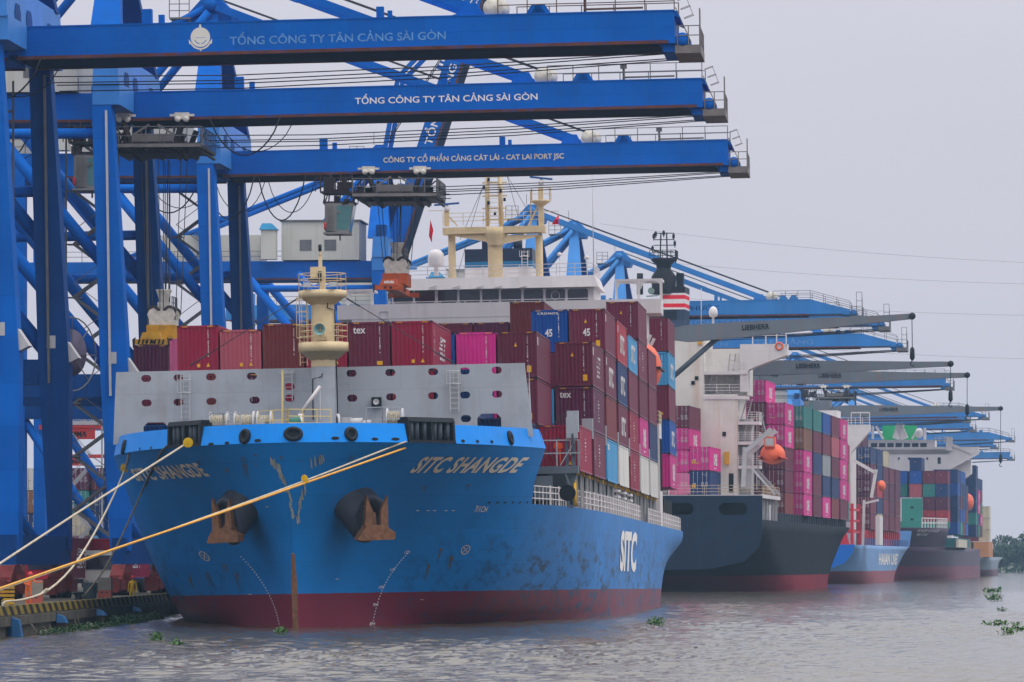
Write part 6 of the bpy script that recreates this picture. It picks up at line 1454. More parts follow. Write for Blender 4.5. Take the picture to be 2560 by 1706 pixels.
for bi,(v,uu,n,cols_) in enumerate(bays2):
    for k,it in cols_: stack(S2,uu-2.5*k,v,9.75,it,'door' if bi in (0,1,5) else 'front',f"{['outermost','second','third'][k]} stack, {ORD[bi]} bay past the black ship house",G2,h=2.87)
mb = MB()
for i in range(34):
    v = 24+i*3.6
    if v < 154: x = bf(v,8.6)-.6; mb.box((x-.5,v,8.7),(x,v+.35,9.8)); mb.bar((x-.1,v+1.5,9.7),(x-.1,v+1.6,7.2) if 0 else (x-.1,v+1.6,8.7),.1)
mb.build_each('lashing_pillar', m_dgrey, ship2)
mb = MB(); mb.box((-11,40,8.65),(min(11.0,11.0),146,9.7)); mb.build('hatch_coaming', m_dark, ship2)
# ---- third ship: light blue hull with bright blue transom
S3 = frame_at(43.9,815,.150); ship3 = empty('container_ship'); ship3.matrix_world = S3
tag(ship3,'light blue container ship with bright blue transom and red lashing frame at its stern','ship','container ships along the quay')
def S3p(px,py,v): p = local_on_plane(S3,px,py,1,v); return p.x,p.z
m_h3 = hull_mat('light_blue_hull',(0.12,0.25,0.48),(0.24,0.035,0.055),2.0,scuff=0,streak=.3,streakc=(0.2,0.3,0.42))
bf3,vf3,ws3 = stern_hull(11.6,152,6.3,1.9); loft('hull',bf3,ws3[:13]+[6.3],vf3,ship3,m_h3)
plate('transom',[(-11.5,5),(-9,2.6),(0,1.9),(7,2.2),(10,3.4),(11.2,5.0),(11.6,6.35),(-11.5,6.35)],[],.2,Matrix(((1,0,0,0),(0,0,-1,-.1),(0,1,0,0),(0,0,0,1))),mat('transom_bright_blue',(0.008,0.13,0.52),.4,.05,.5),ship3)
loft('forecastle',lambda v,w: bf3(v,6.3)*(1+.012*(w-6.3)),[6.3,7.3,8.3,9.3],lambda w:[126,130,135,139,143,146,149,151,152+.5*(w-6.3)],ship3,m_h3)
m_red = mat('frame_red',(0.50,0.025,0.05),0.5,0.1,1)
mb = MB()
for x,v in ((8.6,2.5),(10.9,2.5),(11.1,13.5)): mb.bar((x,v,6.3),(x,v,13.0),.5)
for z in (8.4,10.2,12.0): mb.bar((6,2.5,z),(10.9,2.5,z),.35); mb.bar((10.95,2.5,z),(11.1,13.5,z),.35)
mb.bar((10.4,2,8.6),(10.4,14,8.6),.5); mb.prism([(5.4,1.5,6.3),(10.5,1.5,6.3),(10.0,1.5,8.3),(8.4,1.5,8.3)],(0,1,0)); mb.build('lashing_frame', m_red, ship3)
mb = MB()
for i in range(20): v = 18+i*4.6; x = bf3(v,6.2)-.5; mb.box((x-.4,v,6.3),(x,v+1.1,8.9))
mb.build_each('stanchion', m_red, ship3)
mb = MB()
for i in range(26): v = 16+i*4.2; x = bf3(v,6.2)-.15; mb.box((x-.06,v,6.3),(x,v+2.0,7.5))
mb.build('side_rail', mat('rail_navy',(0.02,0.06,0.22),.5), ship3)
decal3 = MB(); vs_,fs_,_a = text_mesh('HAIAN LINES',bold=.03); decal3.add([(bf3(49+a_*49,3.0+b_*2.0)+.05,49+a_*49,3.0+b_*2.0) for a_,b_ in vs_],fs_); decal3.build('hull_lettering', m_wlet, ship3)
mb = MB(); V3 = 16; _,zt3 = S3p(2130,1062,V3); xr3,_ = S3p(2128,1100,V3); xw,_ = S3p(2174,1060,V3); _,zr3 = S3p(2130,1032,V3)
mb.box((-9.5,V3,6.3),(xr3,V3+10,zt3)); mb.prism([(xr3-.01,V3,zt3),(xw,V3,zt3),(xw,V3,zt3-1.1),(xr3-.01,V3,zt3-4.6)],(0,2.4,0)); mb.box((-7.5,V3+1.5,zt3),(xr3-2.4,V3+8,zt3+2.4)); hs3 = mb.build('deckhouse', m_white, ship3)
mb = MB(); rail(mb,[(xr3-4,V3,zt3),(xw,V3,zt3)],1.1,3,.04,1.2)
a,_ = S3p(2128,1040,V3)
for x in (a,(a+xw)/2,xw): mb.bar((x,V3,zt3),(x,V3,zr3),.14)
mb.bar((a,V3,zr3),(xw,V3,zr3),.2); mb.build('wing_canopy', m_white, hs3)
mb = MB(); mb.box((xr3-6.5,V3-.05,zt3-3.2),(xr3-2.2,V3,zt3-.9)); mb.build('house_window', m_glass, hs3)
lbx,lbz = S3p(2214,1215,20); mb = MB(); mb.lathe((lbx-.6,16,lbz),[(.02,0),(.35,.3),(.55,1.5),(.6,3.5),(.5,6),(.02,7.2)],14,axis=(0,1,0)); l3 = mb.build('lifeboat', m_oran, ship3)
for v in l3.data.vertices: v.co.z = lbz+(v.co.z-lbz)*1.5
mb = MB(); mb.bar((lbx-3.4,15.5,lbz-3.0),(lbx-.8,15.5,lbz-2.4),.35); mb.bar((lbx-3.4,15.5,6.3),(lbx-3.2,15.5,lbz-2.4),.4); mb.bar((lbx-2,15.5,lbz-2),(lbx-1.2,15.5,lbz+2.6),.5); mb.bar((lbx-1.2,15.5,lbz+2),(lbx-5,15.5,lbz+4.2),.5); mb.box((lbx-1.3,15.2,6.3),(lbx-.6,22,lbz-5)); mb.build('boat_davit', m_white, ship3)
deck_crane(ship3,S3,72,31.3,-.005,9.0,9.0,.129,cyl=False)
G3 = 'containers on the light blue ship'
z3 = 9.0
stack(S3,7.2,4.5,z3,['maroon','red','maroon'],'door','stack by the red frame at the light blue stern',G3,h=2.75); stack(S3,4.7,4.5,z3,['maroon','maroon','maroon'],'door','inner stack by the red frame at the light blue stern',G3,h=2.75)
for bi,(v,uu,cols_) in enumerate([(34,10.2,[(0,['maroon','maroon','plum','plum','navy']),(1,['maroon','plum','plum','maroon','navy','plum'])]),(48,10.2,[(0,['beige','navy','red','navy','navy']),(1,['maroon','maroon','maroon','maroon','navy','plum']),(2,['maroon','maroon','maroon','maroon','navy','blue'])]),(62,10.2,[(0,['maroon','maroon','plum','plum','beige'])]),(76,10.2,[(0,['maroon','plum','plum','maroon'])]),(90,10.2,[(0,['maroon','maroon','plum','plum'])]),(103,8.6,[(0,['red','maroon','plum'])])]):
    for k,it in cols_: stack(S3,uu-2.5*k,v,z3,it,'door' if bi < 2 else 'front',f"{['outermost','second','third'][k]} stack in {ORD[bi]} bay of the light blue ship",G3,h=2.75)
mb = MB(); mb.box((-9.8,26,6.25),(9.6,120,8.95)); mb.build('hatch_coaming', m_dark, ship3)
# ---- fourth ship: dark purple bow towards us
S4 = frame_at(70.5,984,.13); ship4 = empty('container_ship'); ship4.matrix_world = S4
tag(ship4,'dark purple hulled container ship, bow towards us, white house with green funnels','ship','container ships along the quay')
def S4p(px,py,v): p = local_on_plane(S4,px,py,1,v); return p.x,p.z
m_h4 = hull_mat('purple_hull',(0.048,0.022,0.050),(0.14,0.016,0.045),2.6,scuff=0,streak=.6,streakc=(0.30,0.28,0.31),spec=.06)
def b4(v,w):
    q_ = min(max(w/10.2,0),1); v0 = -5*q_**2; d = max(0,v-v0); bw = 13.9*(1-(1-min(d/60,1))**2); bd = 13.9*max(0,1-(1-min(d/40,1))**2.4)**.62
    return bw+(bd-bw)*q_**(.5+1.4*math.exp(-(d/7)**2))
def v4(w):
    v0 = -5*min(max(w/10.2,0),1)**2; return [v0+(26-v0)*(i/14)**1.8 for i in range(15)]+[30,38,48,60,80,110,150,185]
loft('hull',b4,[-1.5,0,.6,1.3,2,2.6,3.4,4.4,5.4,6.4],v4,ship4,m_h4)
loft('forecastle',b4,[6.4,7.4,8.4,9.4,10.2],lambda w: [x for x in v4(w)][:15],ship4,m_h4)
def b4f(v,w): return b4(v,10.2)-.1*(w-10.2)
mb = MB(); vs_,fs_,_a = text_mesh('MERATUS LOMBOK' if 0 else 'SUNNY LOTUS',bold=.02)
for nm,(pa,pb,pc,pd) in (('PIONEER VOYAGER',((2291,1331),(2346,1331),(2352,1324),(2297,1324))),('IMO 9167',((2290,1340),(2318,1340),(2322,1334),(2294,1334)))):
    vs_,fs_,_a = text_mesh(nm,bold=.02); pts = []
    H4 = BVHTree.FromPolygons([S4 @ v.co for o in kids(ship4) for v in o.data.vertices if o.name.startswith('forecastle')],[list(p.vertices) for o in kids(ship4) if o.name.startswith('forecastle') for p in o.data.polygons])
    for a_,b_ in vs_:
        x = (pa[0]*(1-a_)+pb[0]*a_)*(1-b_)+(pd[0]*(1-a_)+pc[0]*a_)*b_; y = (pa[1]*(1-a_)+pb[1]*a_)*(1-b_)+(pd[1]*(1-a_)+pc[1]*a_)*b_
        d_ = (W(x,y,100)-Vector((0,0,HC))).normalized(); hit,n_,_,_ = H4.ray_cast(Vector((0,0,HC)),d_); pts.append(S4.inverted() @ (hit-d_*.15) if hit else None)
    if all(p is not None for p in pts): mb.add(pts,fs_)
    else: print('no hit name4')
if mb.v: mb.build('ship_name', m_pgrey, ship4)
mb = MB(); rail(mb,[(b4(6,10.2)-.2,6,10.2),(b4(14,10.2)-.2,14,10.2),(b4(25,10.2)-.3,25,10.2)],1.9,2,.09,1.6); mb.build('bow_rail', m_white, ship4)
m_g4 = mat('breakwater_green',(0.035,0.21,0.17),.5,.06,.4)
mb = MB(); (a,b_),(c,d_) = S4p(2254,1306,27),S4p(2306,1246,27); mb.box((a,27,b_),(c,28,d_)); mb.box((a-6,25,10.2),(c+5.5,27,11.6)); mb.build('breakwater', m_g4, ship4)
mb = MB()
for py in (1272,1302): p = S4p(2280,py-3,26.9); mb.box((p[0]-.3,26.9,p[1]-.2),(p[0]+.3,27,p[1]+.2))
mb.build_each('breakwater_hole', m_dark, ship4)
mb = MB(); mb.box((10,28,6.4),(15.0,100,8.3)); mb.build('deck_bulwark', mat('teal_deck',(0.03,0.14,0.15),.6,.2,1), ship4)
mb = MB(); mb.box((15.0,27,6.4),(15.5,70,8.0)); mb.build('deck_fence', mat('cream_deck',(0.50,0.46,0.38),.6,.2,.6), ship4)
V4h = 112
(a,zA),(c,zB) = S4p(2130,1190,V4h),S4p(2381,1118,V4h); xw4,_ = S4p(2446,1120,V4h)
mb = MB(); mb.box((a-3,V4h,6.4),(S4p(2373,1130,V4h)[0],V4h+12,zB-.5)); mb.box((a-6,V4h,zB-1.6),(xw4,V4h+3,zB)); mb.prism([(S4p(2373,1140,V4h)[0],V4h,zB-1.6),(xw4,V4h,zB-1.6),(S4p(2373,1140,V4h)[0],V4h,zB-5)],(0,.5,0)); x0,_ = S4p(2160,1110,V4h); x1,_ = S4p(2337,1110,V4h); _,z1 = S4p(2250,1100,V4h); mb.box((x0,V4h+.5,zB-.1),(x1,V4h+9,z1))
(e0,f0),(e1,f1) = S4p(2372,1185,V4h),S4p(2438,1150,V4h); mb.box((e0,V4h+2,f0),(e1-1,V4h+9,f1)); mb.prism([(e0,V4h+2,f0-3),(e0+.3,V4h+2,f0-3.2),(e1-1,V4h+2,f0),(e0,V4h+2,f0)],(0,6,0)); hs4 = mb.build('deckhouse', m_white, ship4)
mb = MB()
for i in range(7): p0 = 2177+i*20.6; (a_,b_),(c_,d_) = S4p(p0,1119,V4h+.4),S4p(p0+16,1108,V4h+.4); mb.box((a_,V4h+.4,b_),(c_,V4h+.5,d_))
mb.build_each('window', m_glass, hs4); mb = MB()
for px in (2214,2247,2318,2272):
    for py in (1147,1181): (a_,b_),(c_,d_) = S4p(px-2,py+3,V4h-.1),S4p(px+2,py-3,V4h-.1); mb.box((a_,V4h-.1,b_),(c_,V4h,d_))
for py in (1152,1186): (a_,b_),(c_,d_) = S4p(2344,py+8,V4h-.1),S4p(2352,py-8,V4h-.1); mb.box((a_,V4h-.1,b_),(c_,V4h,d_))
mb.build_each('porthole', m_glass, hs4)
for px0,px1 in ((2206,2239),(2251,2290)):
    (a_,b_),(c_,d_) = S4p(px0,1100,V4h+12),S4p(px1,1064,V4h+12); mb = MB(); mb.box((a_,V4h+12,b_-1),(c_,V4h+18,d_)); mb.build('funnel', mat('funnel_green',(0.01,0.30,0.10),.5,.05,.5), ship4)
mb = MB(); 
for (x0,y0,x1,y1,w_) in ((2190,1066,2208,1098,.5),(2252,1060,2240,1098,1.6),(2246,1062,2262,1098,1.6),(2292,1078,2280,1098,.5),(2182,1064,2182,1098,.5),(2312,1070,2312,1100,.6)): p,t = S4p(x0,y0,V4h+4),S4p(x1,y1,V4h+4); mb.bar((p[0],V4h+4,p[1]),(t[0],V4h+4,t[1]),w_)
p = S4p(2298,1080,V4h+4); mb.lathe((p[0],V4h+4,p[1]-.8),[(.3,-.6),(.9,0),(.9,.9),(.5,1.5),(.02,1.6)],12); p,t = S4p(2337,1095,V4h),S4p(2373,1110,V4h); rail(mb,[(p[0],V4h,p[1]-1),(t[0],V4h,p[1]-1)],1.2,3,.06,1); mb.cbox((t[0],V4h,t[1]),(1.4,1,3)); mb.bar((t[0],V4h,t[1]),(t[0]+5,V4h,t[1]-2),.6); mb.build('signal_mast', m_white, hs4)
G4 = 'containers on the dark purple ship'; z4 = 11.3
cols4 = [(2252,['','','','blue','blue']),(2289,['','','','faded','blue','navy']),(2322,['','red','plum','teal','maroon']),(2354,['','red','plum','navy','maroon'])]
for i,(px,it) in enumerate(cols4): stack(S4,S4p(px,1250,30)[0],30,z4-2.7,it,'front',f"{ORD[i]} column facing us on the dark purple ship",G4,h=2.62,marks=['trihi'])
stack(S4,S4p(2252,1250,30)[0],30,z4+2.7*2+.0,['green'],'front','green stack top beside the breakwater on dark purple ship',G4,h=2.6)
for i,(v,it) in enumerate([(44,['blue','navy','navy','blue','navy']),(58,['teal','blue','plum','navy','blue']),(72,['maroon','blue','navy','navy','blue']),(86,['blue','brown','navy','navy']),(140,['navy','teal','navy','navy','navy','navy']),(154,['green','navy','pink','pink','navy']),(168,['plum','pink','green','maroon','navy'])]):
    for k in (0,1): stack(S4,13.4-2.5*k,v,z4-2.2,it if k == 0 else it[1:]+['navy'],'front',f"{['outer','inner'][k]} stack in {ORD[i]} bay of dark purple ship side",G4,h=2.62)
lx,lz = S4p(2418,1256,V4h+6); mb = MB(); mb.lathe((lx,V4h+2,lz),[(.02,0),(1,.4),(1.4,2),(1.4,6),(.02,8)],14,axis=(0,1,0)); l4 = mb.build('lifeboat', m_oran, ship4)
for v in l4.data.vertices: v.co.z = lz+(v.co.z-lz)*1.4
# ---- fifth ship: stern with orange band
S5 = frame_at(102.8,1215,.13); ship5 = empty('container_ship'); ship5.matrix_world = S5
tag(ship5,'farthest container ship with grey hull and tan orange band, just left of the trees','ship','container ships along the quay')
bf5,vf5,ws5 = stern_hull(12,140,4.6,1.2); loft('hull',bf5,[-1.5,0,.5,1,1.4,2,2.8,3.6,4.6],vf5,ship5,hull_mat('grey_hull',(0.16,0.20,0.25),(0.12,0.03,0.06),1.5,scuff=0,streak=.3,streakc=(.25,.27,.3)))
mb = MB(); mb.box((5.5,.3,4.6),(12,30,8.3)); dk5 = mb.build('deck_block', mat('band_orange',(0.42,0.19,0.08),.6,.1,.5), ship5)
mb = MB(); mb.box((7.9,.2,4.8),(8.4,.3,8.2)); mb.build('doorway', m_dark, dk5)
G5 = 'containers on the farthest ship'
for i,(u,v,it) in enumerate([(5.9,2,['plum','maroon','maroon','maroon']),(8.4,2,['maroon','plum','maroon']),(10.8,2,['beige','beige','beige']),(5.9,16,['pink','maroon','pink','pink','navy'])]): stack(S5,u,v,8.4,it,'front',f"{ORD[i]} stack on the farthest grey ship",G5,h=2.8)
# ------------------------------------------------------------------ mooring lines and their rat guards
def rope(px_pts, m, r, label, n=26):
    P = [W(*p) for p in px_pts]; pts = []
    k = len(P)
    for i in range(k-1):
        p0,p1,p2,p3 = P[max(i-1,0)],P[i],P[i+1],P[min(i+2,k-1)]; s = max(2,n//(k-1))
        for j in range(s): t = j/s; pts.append(.5*((2*p1)+(p2-p0)*t+(2*p0-5*p1+4*p2-p3)*t*t+(3*p1-p0-3*p2+p3)*t**3))
    pts.append(P[-1]); mb = MB(); eye = Vector((0,0,HC))
    for i,p in enumerate(pts):               # the rope lies against the plating wherever it would run inside it
        d = (p-eye); L_ = d.length; d.normalize(); hits = [h for h in (HBVH.ray_cast(eye,d)[0], BBVH.ray_cast(eye,d)[0]) if h is not None]
        if hits and i > 0:
            k = min((h-eye).length for h in hits)-.16
            if L_ > k: pts[i] = eye+d*k
    mb.tube(pts,r,7)
    return tag(mb.build('mooring_rope',m),label,'rope','mooring ropes of the blue ship')
E1 = (-102,1507,237.0)
rope([(1106,1087,290.5),(930,1150,277.5),(740,1216,270.5),(550,1283,265),(200,1402,250),E1],m_yrope,.060,'yellow mooring rope sweeping from the right fairlead down to the quay')
rope([(1047,1094,290.5),(1000,1110,285),(930,1137,278),(740,1211,270.8),(400,1334,261),(100,1440,247),(-100,1511,237.3)],m_rope,.050,'pale grey mooring rope running alongside the yellow one')
rope([(478,1101,281.5),(440,1126,279),(230,1259,262),(0,1409,240),(-155,1512,230.0)],m_rope,.058,'pale mooring rope passing through the yellow disc near left fairlead')
rope([(326,1122,299.5),(313,1170,296),(285,1238,290),(235,1335,280),(180,1420,270),(120,1476,262),(60,1499,256),(12,1505,252),(8,1520,251.8)],m_rope,.058,'slack pale mooring rope with a knot from the leftmost hawse hole to a bollard')
rope([(441,1097,296),(405,1128,295),(370,1195,294),(335,1275,292.5),(290,1370,291),(250,1440,290.5),(195,1507,290)],m_drope,.055,'dark mooring rope hanging steeply from left fairlead to the quay')
def guard(px,py,D,r,dv,label):
    p = W(px,py,D); eye = Vector((0,0,HC)); d0 = (p-eye).normalized(); hits = [h for h in (HBVH.ray_cast(eye,d0)[0], BBVH.ray_cast(eye,d0)[0]) if h is not None]
    if hits and (p-eye).length > min((h-eye).length for h in hits)-.3: p = eye+d0*(min((h-eye).length for h in hits)-.3)
    ax = Vector(dv).normalized(); x = ax.cross(Vector((0,0,1))).normalized(); z = x.cross(ax); mb = MB(); k = 26
    prof = [(r*math.cos(a),r*math.sin(a)) for a in [math.radians(-78+336*i/k) for i in range(k+1)]]
    prof = [(r*math.sin(-a),r*math.cos(a)) for a in [math.radians(-166+332*i/k) for i in range(k+1)]]
    poly = [p + x*a + z*b for a,b in prof] + [p + x*(-.04) + z*.0, p + x*.04 + z*.0][::-1]
    mb.prism(poly, ax*.02)
    return tag(mb.build('rat_guard', mat('guard_yellow',(0.72,0.46,0.01),.5,.08,3,dirt=((0.45,0.28,0.03),.5,6))),label,'rat guard','yellow rat guards')
guard(470,1107,280.3,.285,(.35,-1,-.25),'yellow slotted disc on the pale rope beside the left roller fairlead')
guard(313,1170,295.6,.285,(.2,-1,-.2),'yellow slotted disc on the leftmost rope below the hawse hole')
guard(762,1199,271.3,.26,(-.75,-.75,-.2),'yellow disc seen edge on, on the rope crossing the stem')
# knot in the slack rope
mb = MB(); c = W(108,1483,261)
for i in range(4): mb.lathe(c+Vector((.06*i,-.02,.05*i)),[(.02,-.12),(.1,-.06),(.11,.05),(.02,.12)],8,axis=(1,.2*i,.7))
tag(mb.build('rope_knot',m_rope),'thick pale knot tied in the slack rope above the quay','knot')
# ------------------------------------------------------------------ things on the quay
def bollard(X,D,label):
    mb = MB(); mb.lathe((X,D,QZ),[(.35,0),(.22,.08),(.20,.38),(.34,.46),(.36,.56),(.02,.62)],16); return tag(mb.build('bollard',m_black),label,'bollard','mooring bollards on the quay')
bollard(-25.75,252,'black bollard holding the slack rope at left edge of the photo'); bollard(-24.95,290,'black bollard where the dark rope ends'); bollard(-26,237,'black bollard just outside the left edge taking the yellow rope'); bollard(-26.3,230,'black bollard outside the left edge taking the single pale rope')
mb = MB(); mb.lathe((-25.8,308,QZ),[(.42,0),(.42,1.0),(.40,1.02),(.02,1.02)],18); tag(mb.build('steel_drum',mat('drum_slate',(0.03,0.045,0.055),.5)),'dark steel drum beside the two tone box near the ship bow','drum')
m_twoA = mat('box_grey',(0.22,0.20,0.175),.7,.15,1.5); m_twoB = mat('box_red',(0.33,0.08,0.06),.6,.15,1.5)
for X,D,lb in ((-25.6,270,'grey over red two tone box beside the man in orange'),(-25.35,314,'grey over red two tone box close to the ship bow')):
    e = empty('ballast_box',(X,D,QZ),-.05,lb,'box','two tone boxes on the quay'); mb = MB(); mb.box((-.42,-.4,.52),(.42,.4,1.32)); mb.build('upper_box',m_twoA,e); mb = MB(); mb.box((-.42,-.4,0),(.42,.4,.515)); k = mb.build('lower_box',m_twoB,e); mb = MB(); mb.box((-.2,-.41,.36),(-.08,-.4,.42)); mb.box((.1,-.41,.36),(.22,-.4,.42)); mb.build('slot',m_black,k)
e = empty('yellow_pallet',(-26.6,262,QZ),-.1,'yellow slatted crate beside the man in orange on the quay','crate'); 
for i in range(5): mb = MB(); mb.box((-.65,-.5,.1+i*.2),(.65,.5,.22+i*.2)); mb.build('slat',mat('crate_yellow',(0.42,0.24,0.01),.6,.2,2),e)
mb = MB()
for x in (-.6,.55): mb.box((x,-.45,0),(x+.08,.45,1.1))
mb.build('post',m_black,e)
def truck(X,D,rot,colour,label,loadc=None,side=1):
    e = empty('terminal_truck',(X,D,QZ),rot,label,'truck','trucks on the quay'); mb = MB()
    mb.hexa([(-1.2,-1.1,.9),(1.2,-1.1,.9),(1.2,1.0,.9),(-1.2,1.0,.9)],[(-1.15,-.85,3.1),(1.15,-.85,3.1),(1.15,1.0,3.1),(-1.15,1.0,3.1)]); mb.box((-1.25,-1.25,.55),(1.25,1.0,1.0)); c = mb.build('cab',colour,e)
    mb = MB(); mb.hexa([(-1.05,-1.06,1.75),(1.05,-1.06,1.75),(1.05,-1.0,1.75),(-1.05,-1.0,1.75)],[(-1.0,-.93,2.75),(1.0,-.93,2.75),(1.0,-.85,2.75),(-1.0,-.85,2.75)]); mb.build('windscreen',m_glass,c)
    mb = MB(); mb.box((-1.3,-1.32,.45),(1.3,-1.2,.8)); mb.build('bumper',m_black,c)
    for s in (-1,1): mb = MB(); mb.box((s*.95-.16,-1.28,.82),(s*.95+.16,-1.24,.98)); mb.build('headlight',m_pgrey,c)
    mb = MB(); mb.box((-1.1,1.0,.75),(1.1,13.5,1.05)); mb.build('chassis',m_black,e)
    for y in (-.3,3.4,10.6,12):
        for s in (-1,1): mb = MB(); mb.lathe((s*1.05,y,.5),[(.02,-.15),(.5,-.15),(.5,.15),(.02,.15)],14,axis=(1,0,0)); mb.build('wheel',rubber,e)
    if loadc: container(Matrix.Translation((X,D,QZ+1.08)) @ Matrix.Rotation(rot,4,'Z') @ Matrix.Translation((0,7.4,0)),loadc,'front',['kline','sidecode:1'] if side else [],f"{CN[loadc]} container riding on the {label.split()[0]} truck",'containers on trucks')
truck(-32.6,352,-.09,mat('truck_red',(0.42,0.02,0.04),.4,.08,1),'red terminal truck waiting between crane legs on the quay','maroon')
truck(-29.4,362,-.09,mat('truck_white',(0.60,0.59,0.57),.4,.08,1),'white terminal truck behind the red bogies near the bow','crimson')
truck(-28.9,398,-.09,mat('truck_blue',(0.03,0.14,0.40),.4,.08,1),'blue terminal truck half hidden by the ship bow','maroon')
# ------------------------------------------------------------------ people
def person(Mx, pose, label, suit, head_m, vest=None):
    J = pose; names = list(J); vs = [Vector(J[n][0]) for n in names]; rad = [J[n][1] for n in names]; ix = {n:i for i,n in enumerate(names)}
    E = [(ix[J[n][2]],ix[n]) for n in names if J[n][2]]
    me = bpy.data.meshes.new('person'); me.from_pydata([tuple(v) for v in vs],E,[]); me.update()
    o = bpy.data.objects.new('person',me); col.objects.link(o); o.matrix_world = Mx; me.skin_vertices.new(name='') if hasattr(me.skin_vertices,'new') else None
    md = o.modifiers.new('skin','SKIN'); 
    for i,sv in enumerate(me.skin_vertices[0].data): sv.radius = (rad[i],rad[i]*.85); sv.use_root = (i == 0)
    md.use_smooth_shade = True; s = o.modifiers.new('sub','SUBSURF'); s.levels = 1; s.render_levels = 1
    me.materials.append(suit)
    hp = Vector(J['head'][0]); mb = MB(); mb.lathe(hp,[(.02,-.13),(.06,-.12),(.082,-.05),(.088,.03),(.07,.10),(.02,.125)],12); mb.box((hp.x-.012,hp.y-.115,hp.z-.03),(hp.x+.012,hp.y-.08,hp.z+.015)); mb.build('face',mat('skin_tone',(0.30,0.16,0.10),.6),o)
    mb = MB(); mb.lathe(hp+Vector((0,0,.03)),[(.15,-.01),(.15,.0),(.115,.01),(.11,.07),(.07,.12),(.02,.135)],14); mb.build('helmet',head_m,o)
    if vest: mb = MB(); c = (Vector(J['chest'][0])+Vector(J['belly'][0]))/2; mb.lathe(c,[(.17,-.2),(.20,-.1),(.215,.1),(.17,.22)],14); k = mb.build('vest',vest,o); k.scale = (1,1,1)
    return tag(o,label,'person')
def pose(lean=0, arms='rest'):
    P = {'pelvis':((0,0,.93),.13,None),'belly':((lean*.3,0,1.10),.135,'pelvis'),'chest':((lean*.7,0,1.32),.15,'belly'),'neck':((lean,0,1.49),.055,'chest'),'head':((lean*1.2,-.02,1.63),.085,'neck')}
    for s,t in ((-1,'l'),(1,'r')):
        P['hip'+t] = ((s*.10,0,.86),.095,'pelvis'); P['knee'+t] = ((s*.11,-.02,.48),.065,'hip'+t); P['ankle'+t] = ((s*.11,.02,.09),.045,'knee'+t); P['toe'+t] = ((s*.12,-.16,.04),.04,'ankle'+t)
        P['sho'+t] = ((lean*.75+s*.20,0,1.40),.062,'chest')
        if arms == 'rest': e,h = (s*.25+lean*.6,0,1.14),(s*.26+lean*.5,-.06,.90)
        elif arms == 'fold': e,h = (s*.27,-.05,1.14),(s*.05,-.24,1.10)
        else: e,h = ((.42,-.12,1.22),(.66,-.16,1.24)) if s > 0 else ((-.20,-.12,1.16),(.05,-.2,1.10))
        P['elb'+t] = (e,.046,'sho'+t); P['wri'+t] = (h,.032,'elb'+t); d = (Vector(h)-Vector(e)).normalized(); hv = Vector(h); pm = hv+d*.07; P['palm'+t] = (tuple(pm),.030,'wri'+t)
        x = d.cross(Vector((0,1,.2))).normalized()
        for f,(a,l) in enumerate(((-.03,.075),(-.01,.088),(.012,.082),(.032,.065))): P[f'f{f}{t}'] = (tuple(pm+x*a+d*.04),.010,'palm'+t); P[f'g{f}{t}'] = (tuple(pm+x*a*1.1+d*(l+.02)+Vector((0,0,-.015))),.008,f'f{f}{t}')
        P['th'+t] = (tuple(hv+d*.03-x*.04),.011,'wri'+t); P['ti'+t] = (tuple(hv+d*.075-x*.055),.009,'th'+t)
    return P
m_ovr = mat('overall_orange',(0.62,0.12,0.03),.8,.12,3); m_jack = mat('jacket_orange',(0.75,0.10,0.03),.7,.1,3)
person(Matrix.Translation((-25.35,264,QZ)),pose(.10,'reach'),'man in orange overalls and red helmet standing on the quay by the box',m_ovr,mat('helmet_red',(0.55,0.04,0.05),.4))
person(S1 @ Matrix.Translation((s1p(1396,1150,1,30.4).x,30.45,9.5)),pose(0,'fold'),'crewman in an orange jacket on the lashing platform of the blue ship',m_jack,mat('cap_dark',(0.05,0.03,0.03),.7),vest=m_jack)
person(Matrix.Translation((-23.9,317,QZ-.35)),pose(.05,'rest'),'worker with red helmet and yellow vest half hidden at the ship bow',mat('vest_yellow',(0.6,0.38,0.02),.8),mat('helmet_red',(0.55,0.04,0.05),.4))
# ------------------------------------------------------------------ floating plants
m_leaf = mat('hyacinth_leaf',(0.045,0.115,0.022),.45,.45,4); m_leafd = mat('hyacinth_leaf_dark',(0.022,0.058,0.022),.5,.5,3)
def leaves(mb, cx, cy, w, d, hgt, n, rg, s):
    for i in range(n):
        x,y = cx+rg.gauss(0,.4)*w, cy+rg.gauss(0,.4)*d; z = rg.uniform(0,1)**1.5*hgt; a = rg.uniform(0,6.28); t = rg.uniform(.2,1.3); k = s*rg.uniform(.6,1.3)
        dx,dy = math.cos(a),math.sin(a); up = Vector((dx*math.cos(t),dy*math.cos(t),math.sin(t))); sd = Vector((-dy,dx,0)); p = Vector((x,y,z+.02))
        mb.add([p,p+up*k*.5+sd*k*.36,p+up*k,p+up*k*.5-sd*k*.36],[(0,1,2,3)])
        if i%3 == 0: mb.add([Vector((x,y,-.02)),Vector((x+.02,y,-.02)),p+up*k*.3+sd*.01,p+up*k*.3],[(0,1,2,3)])
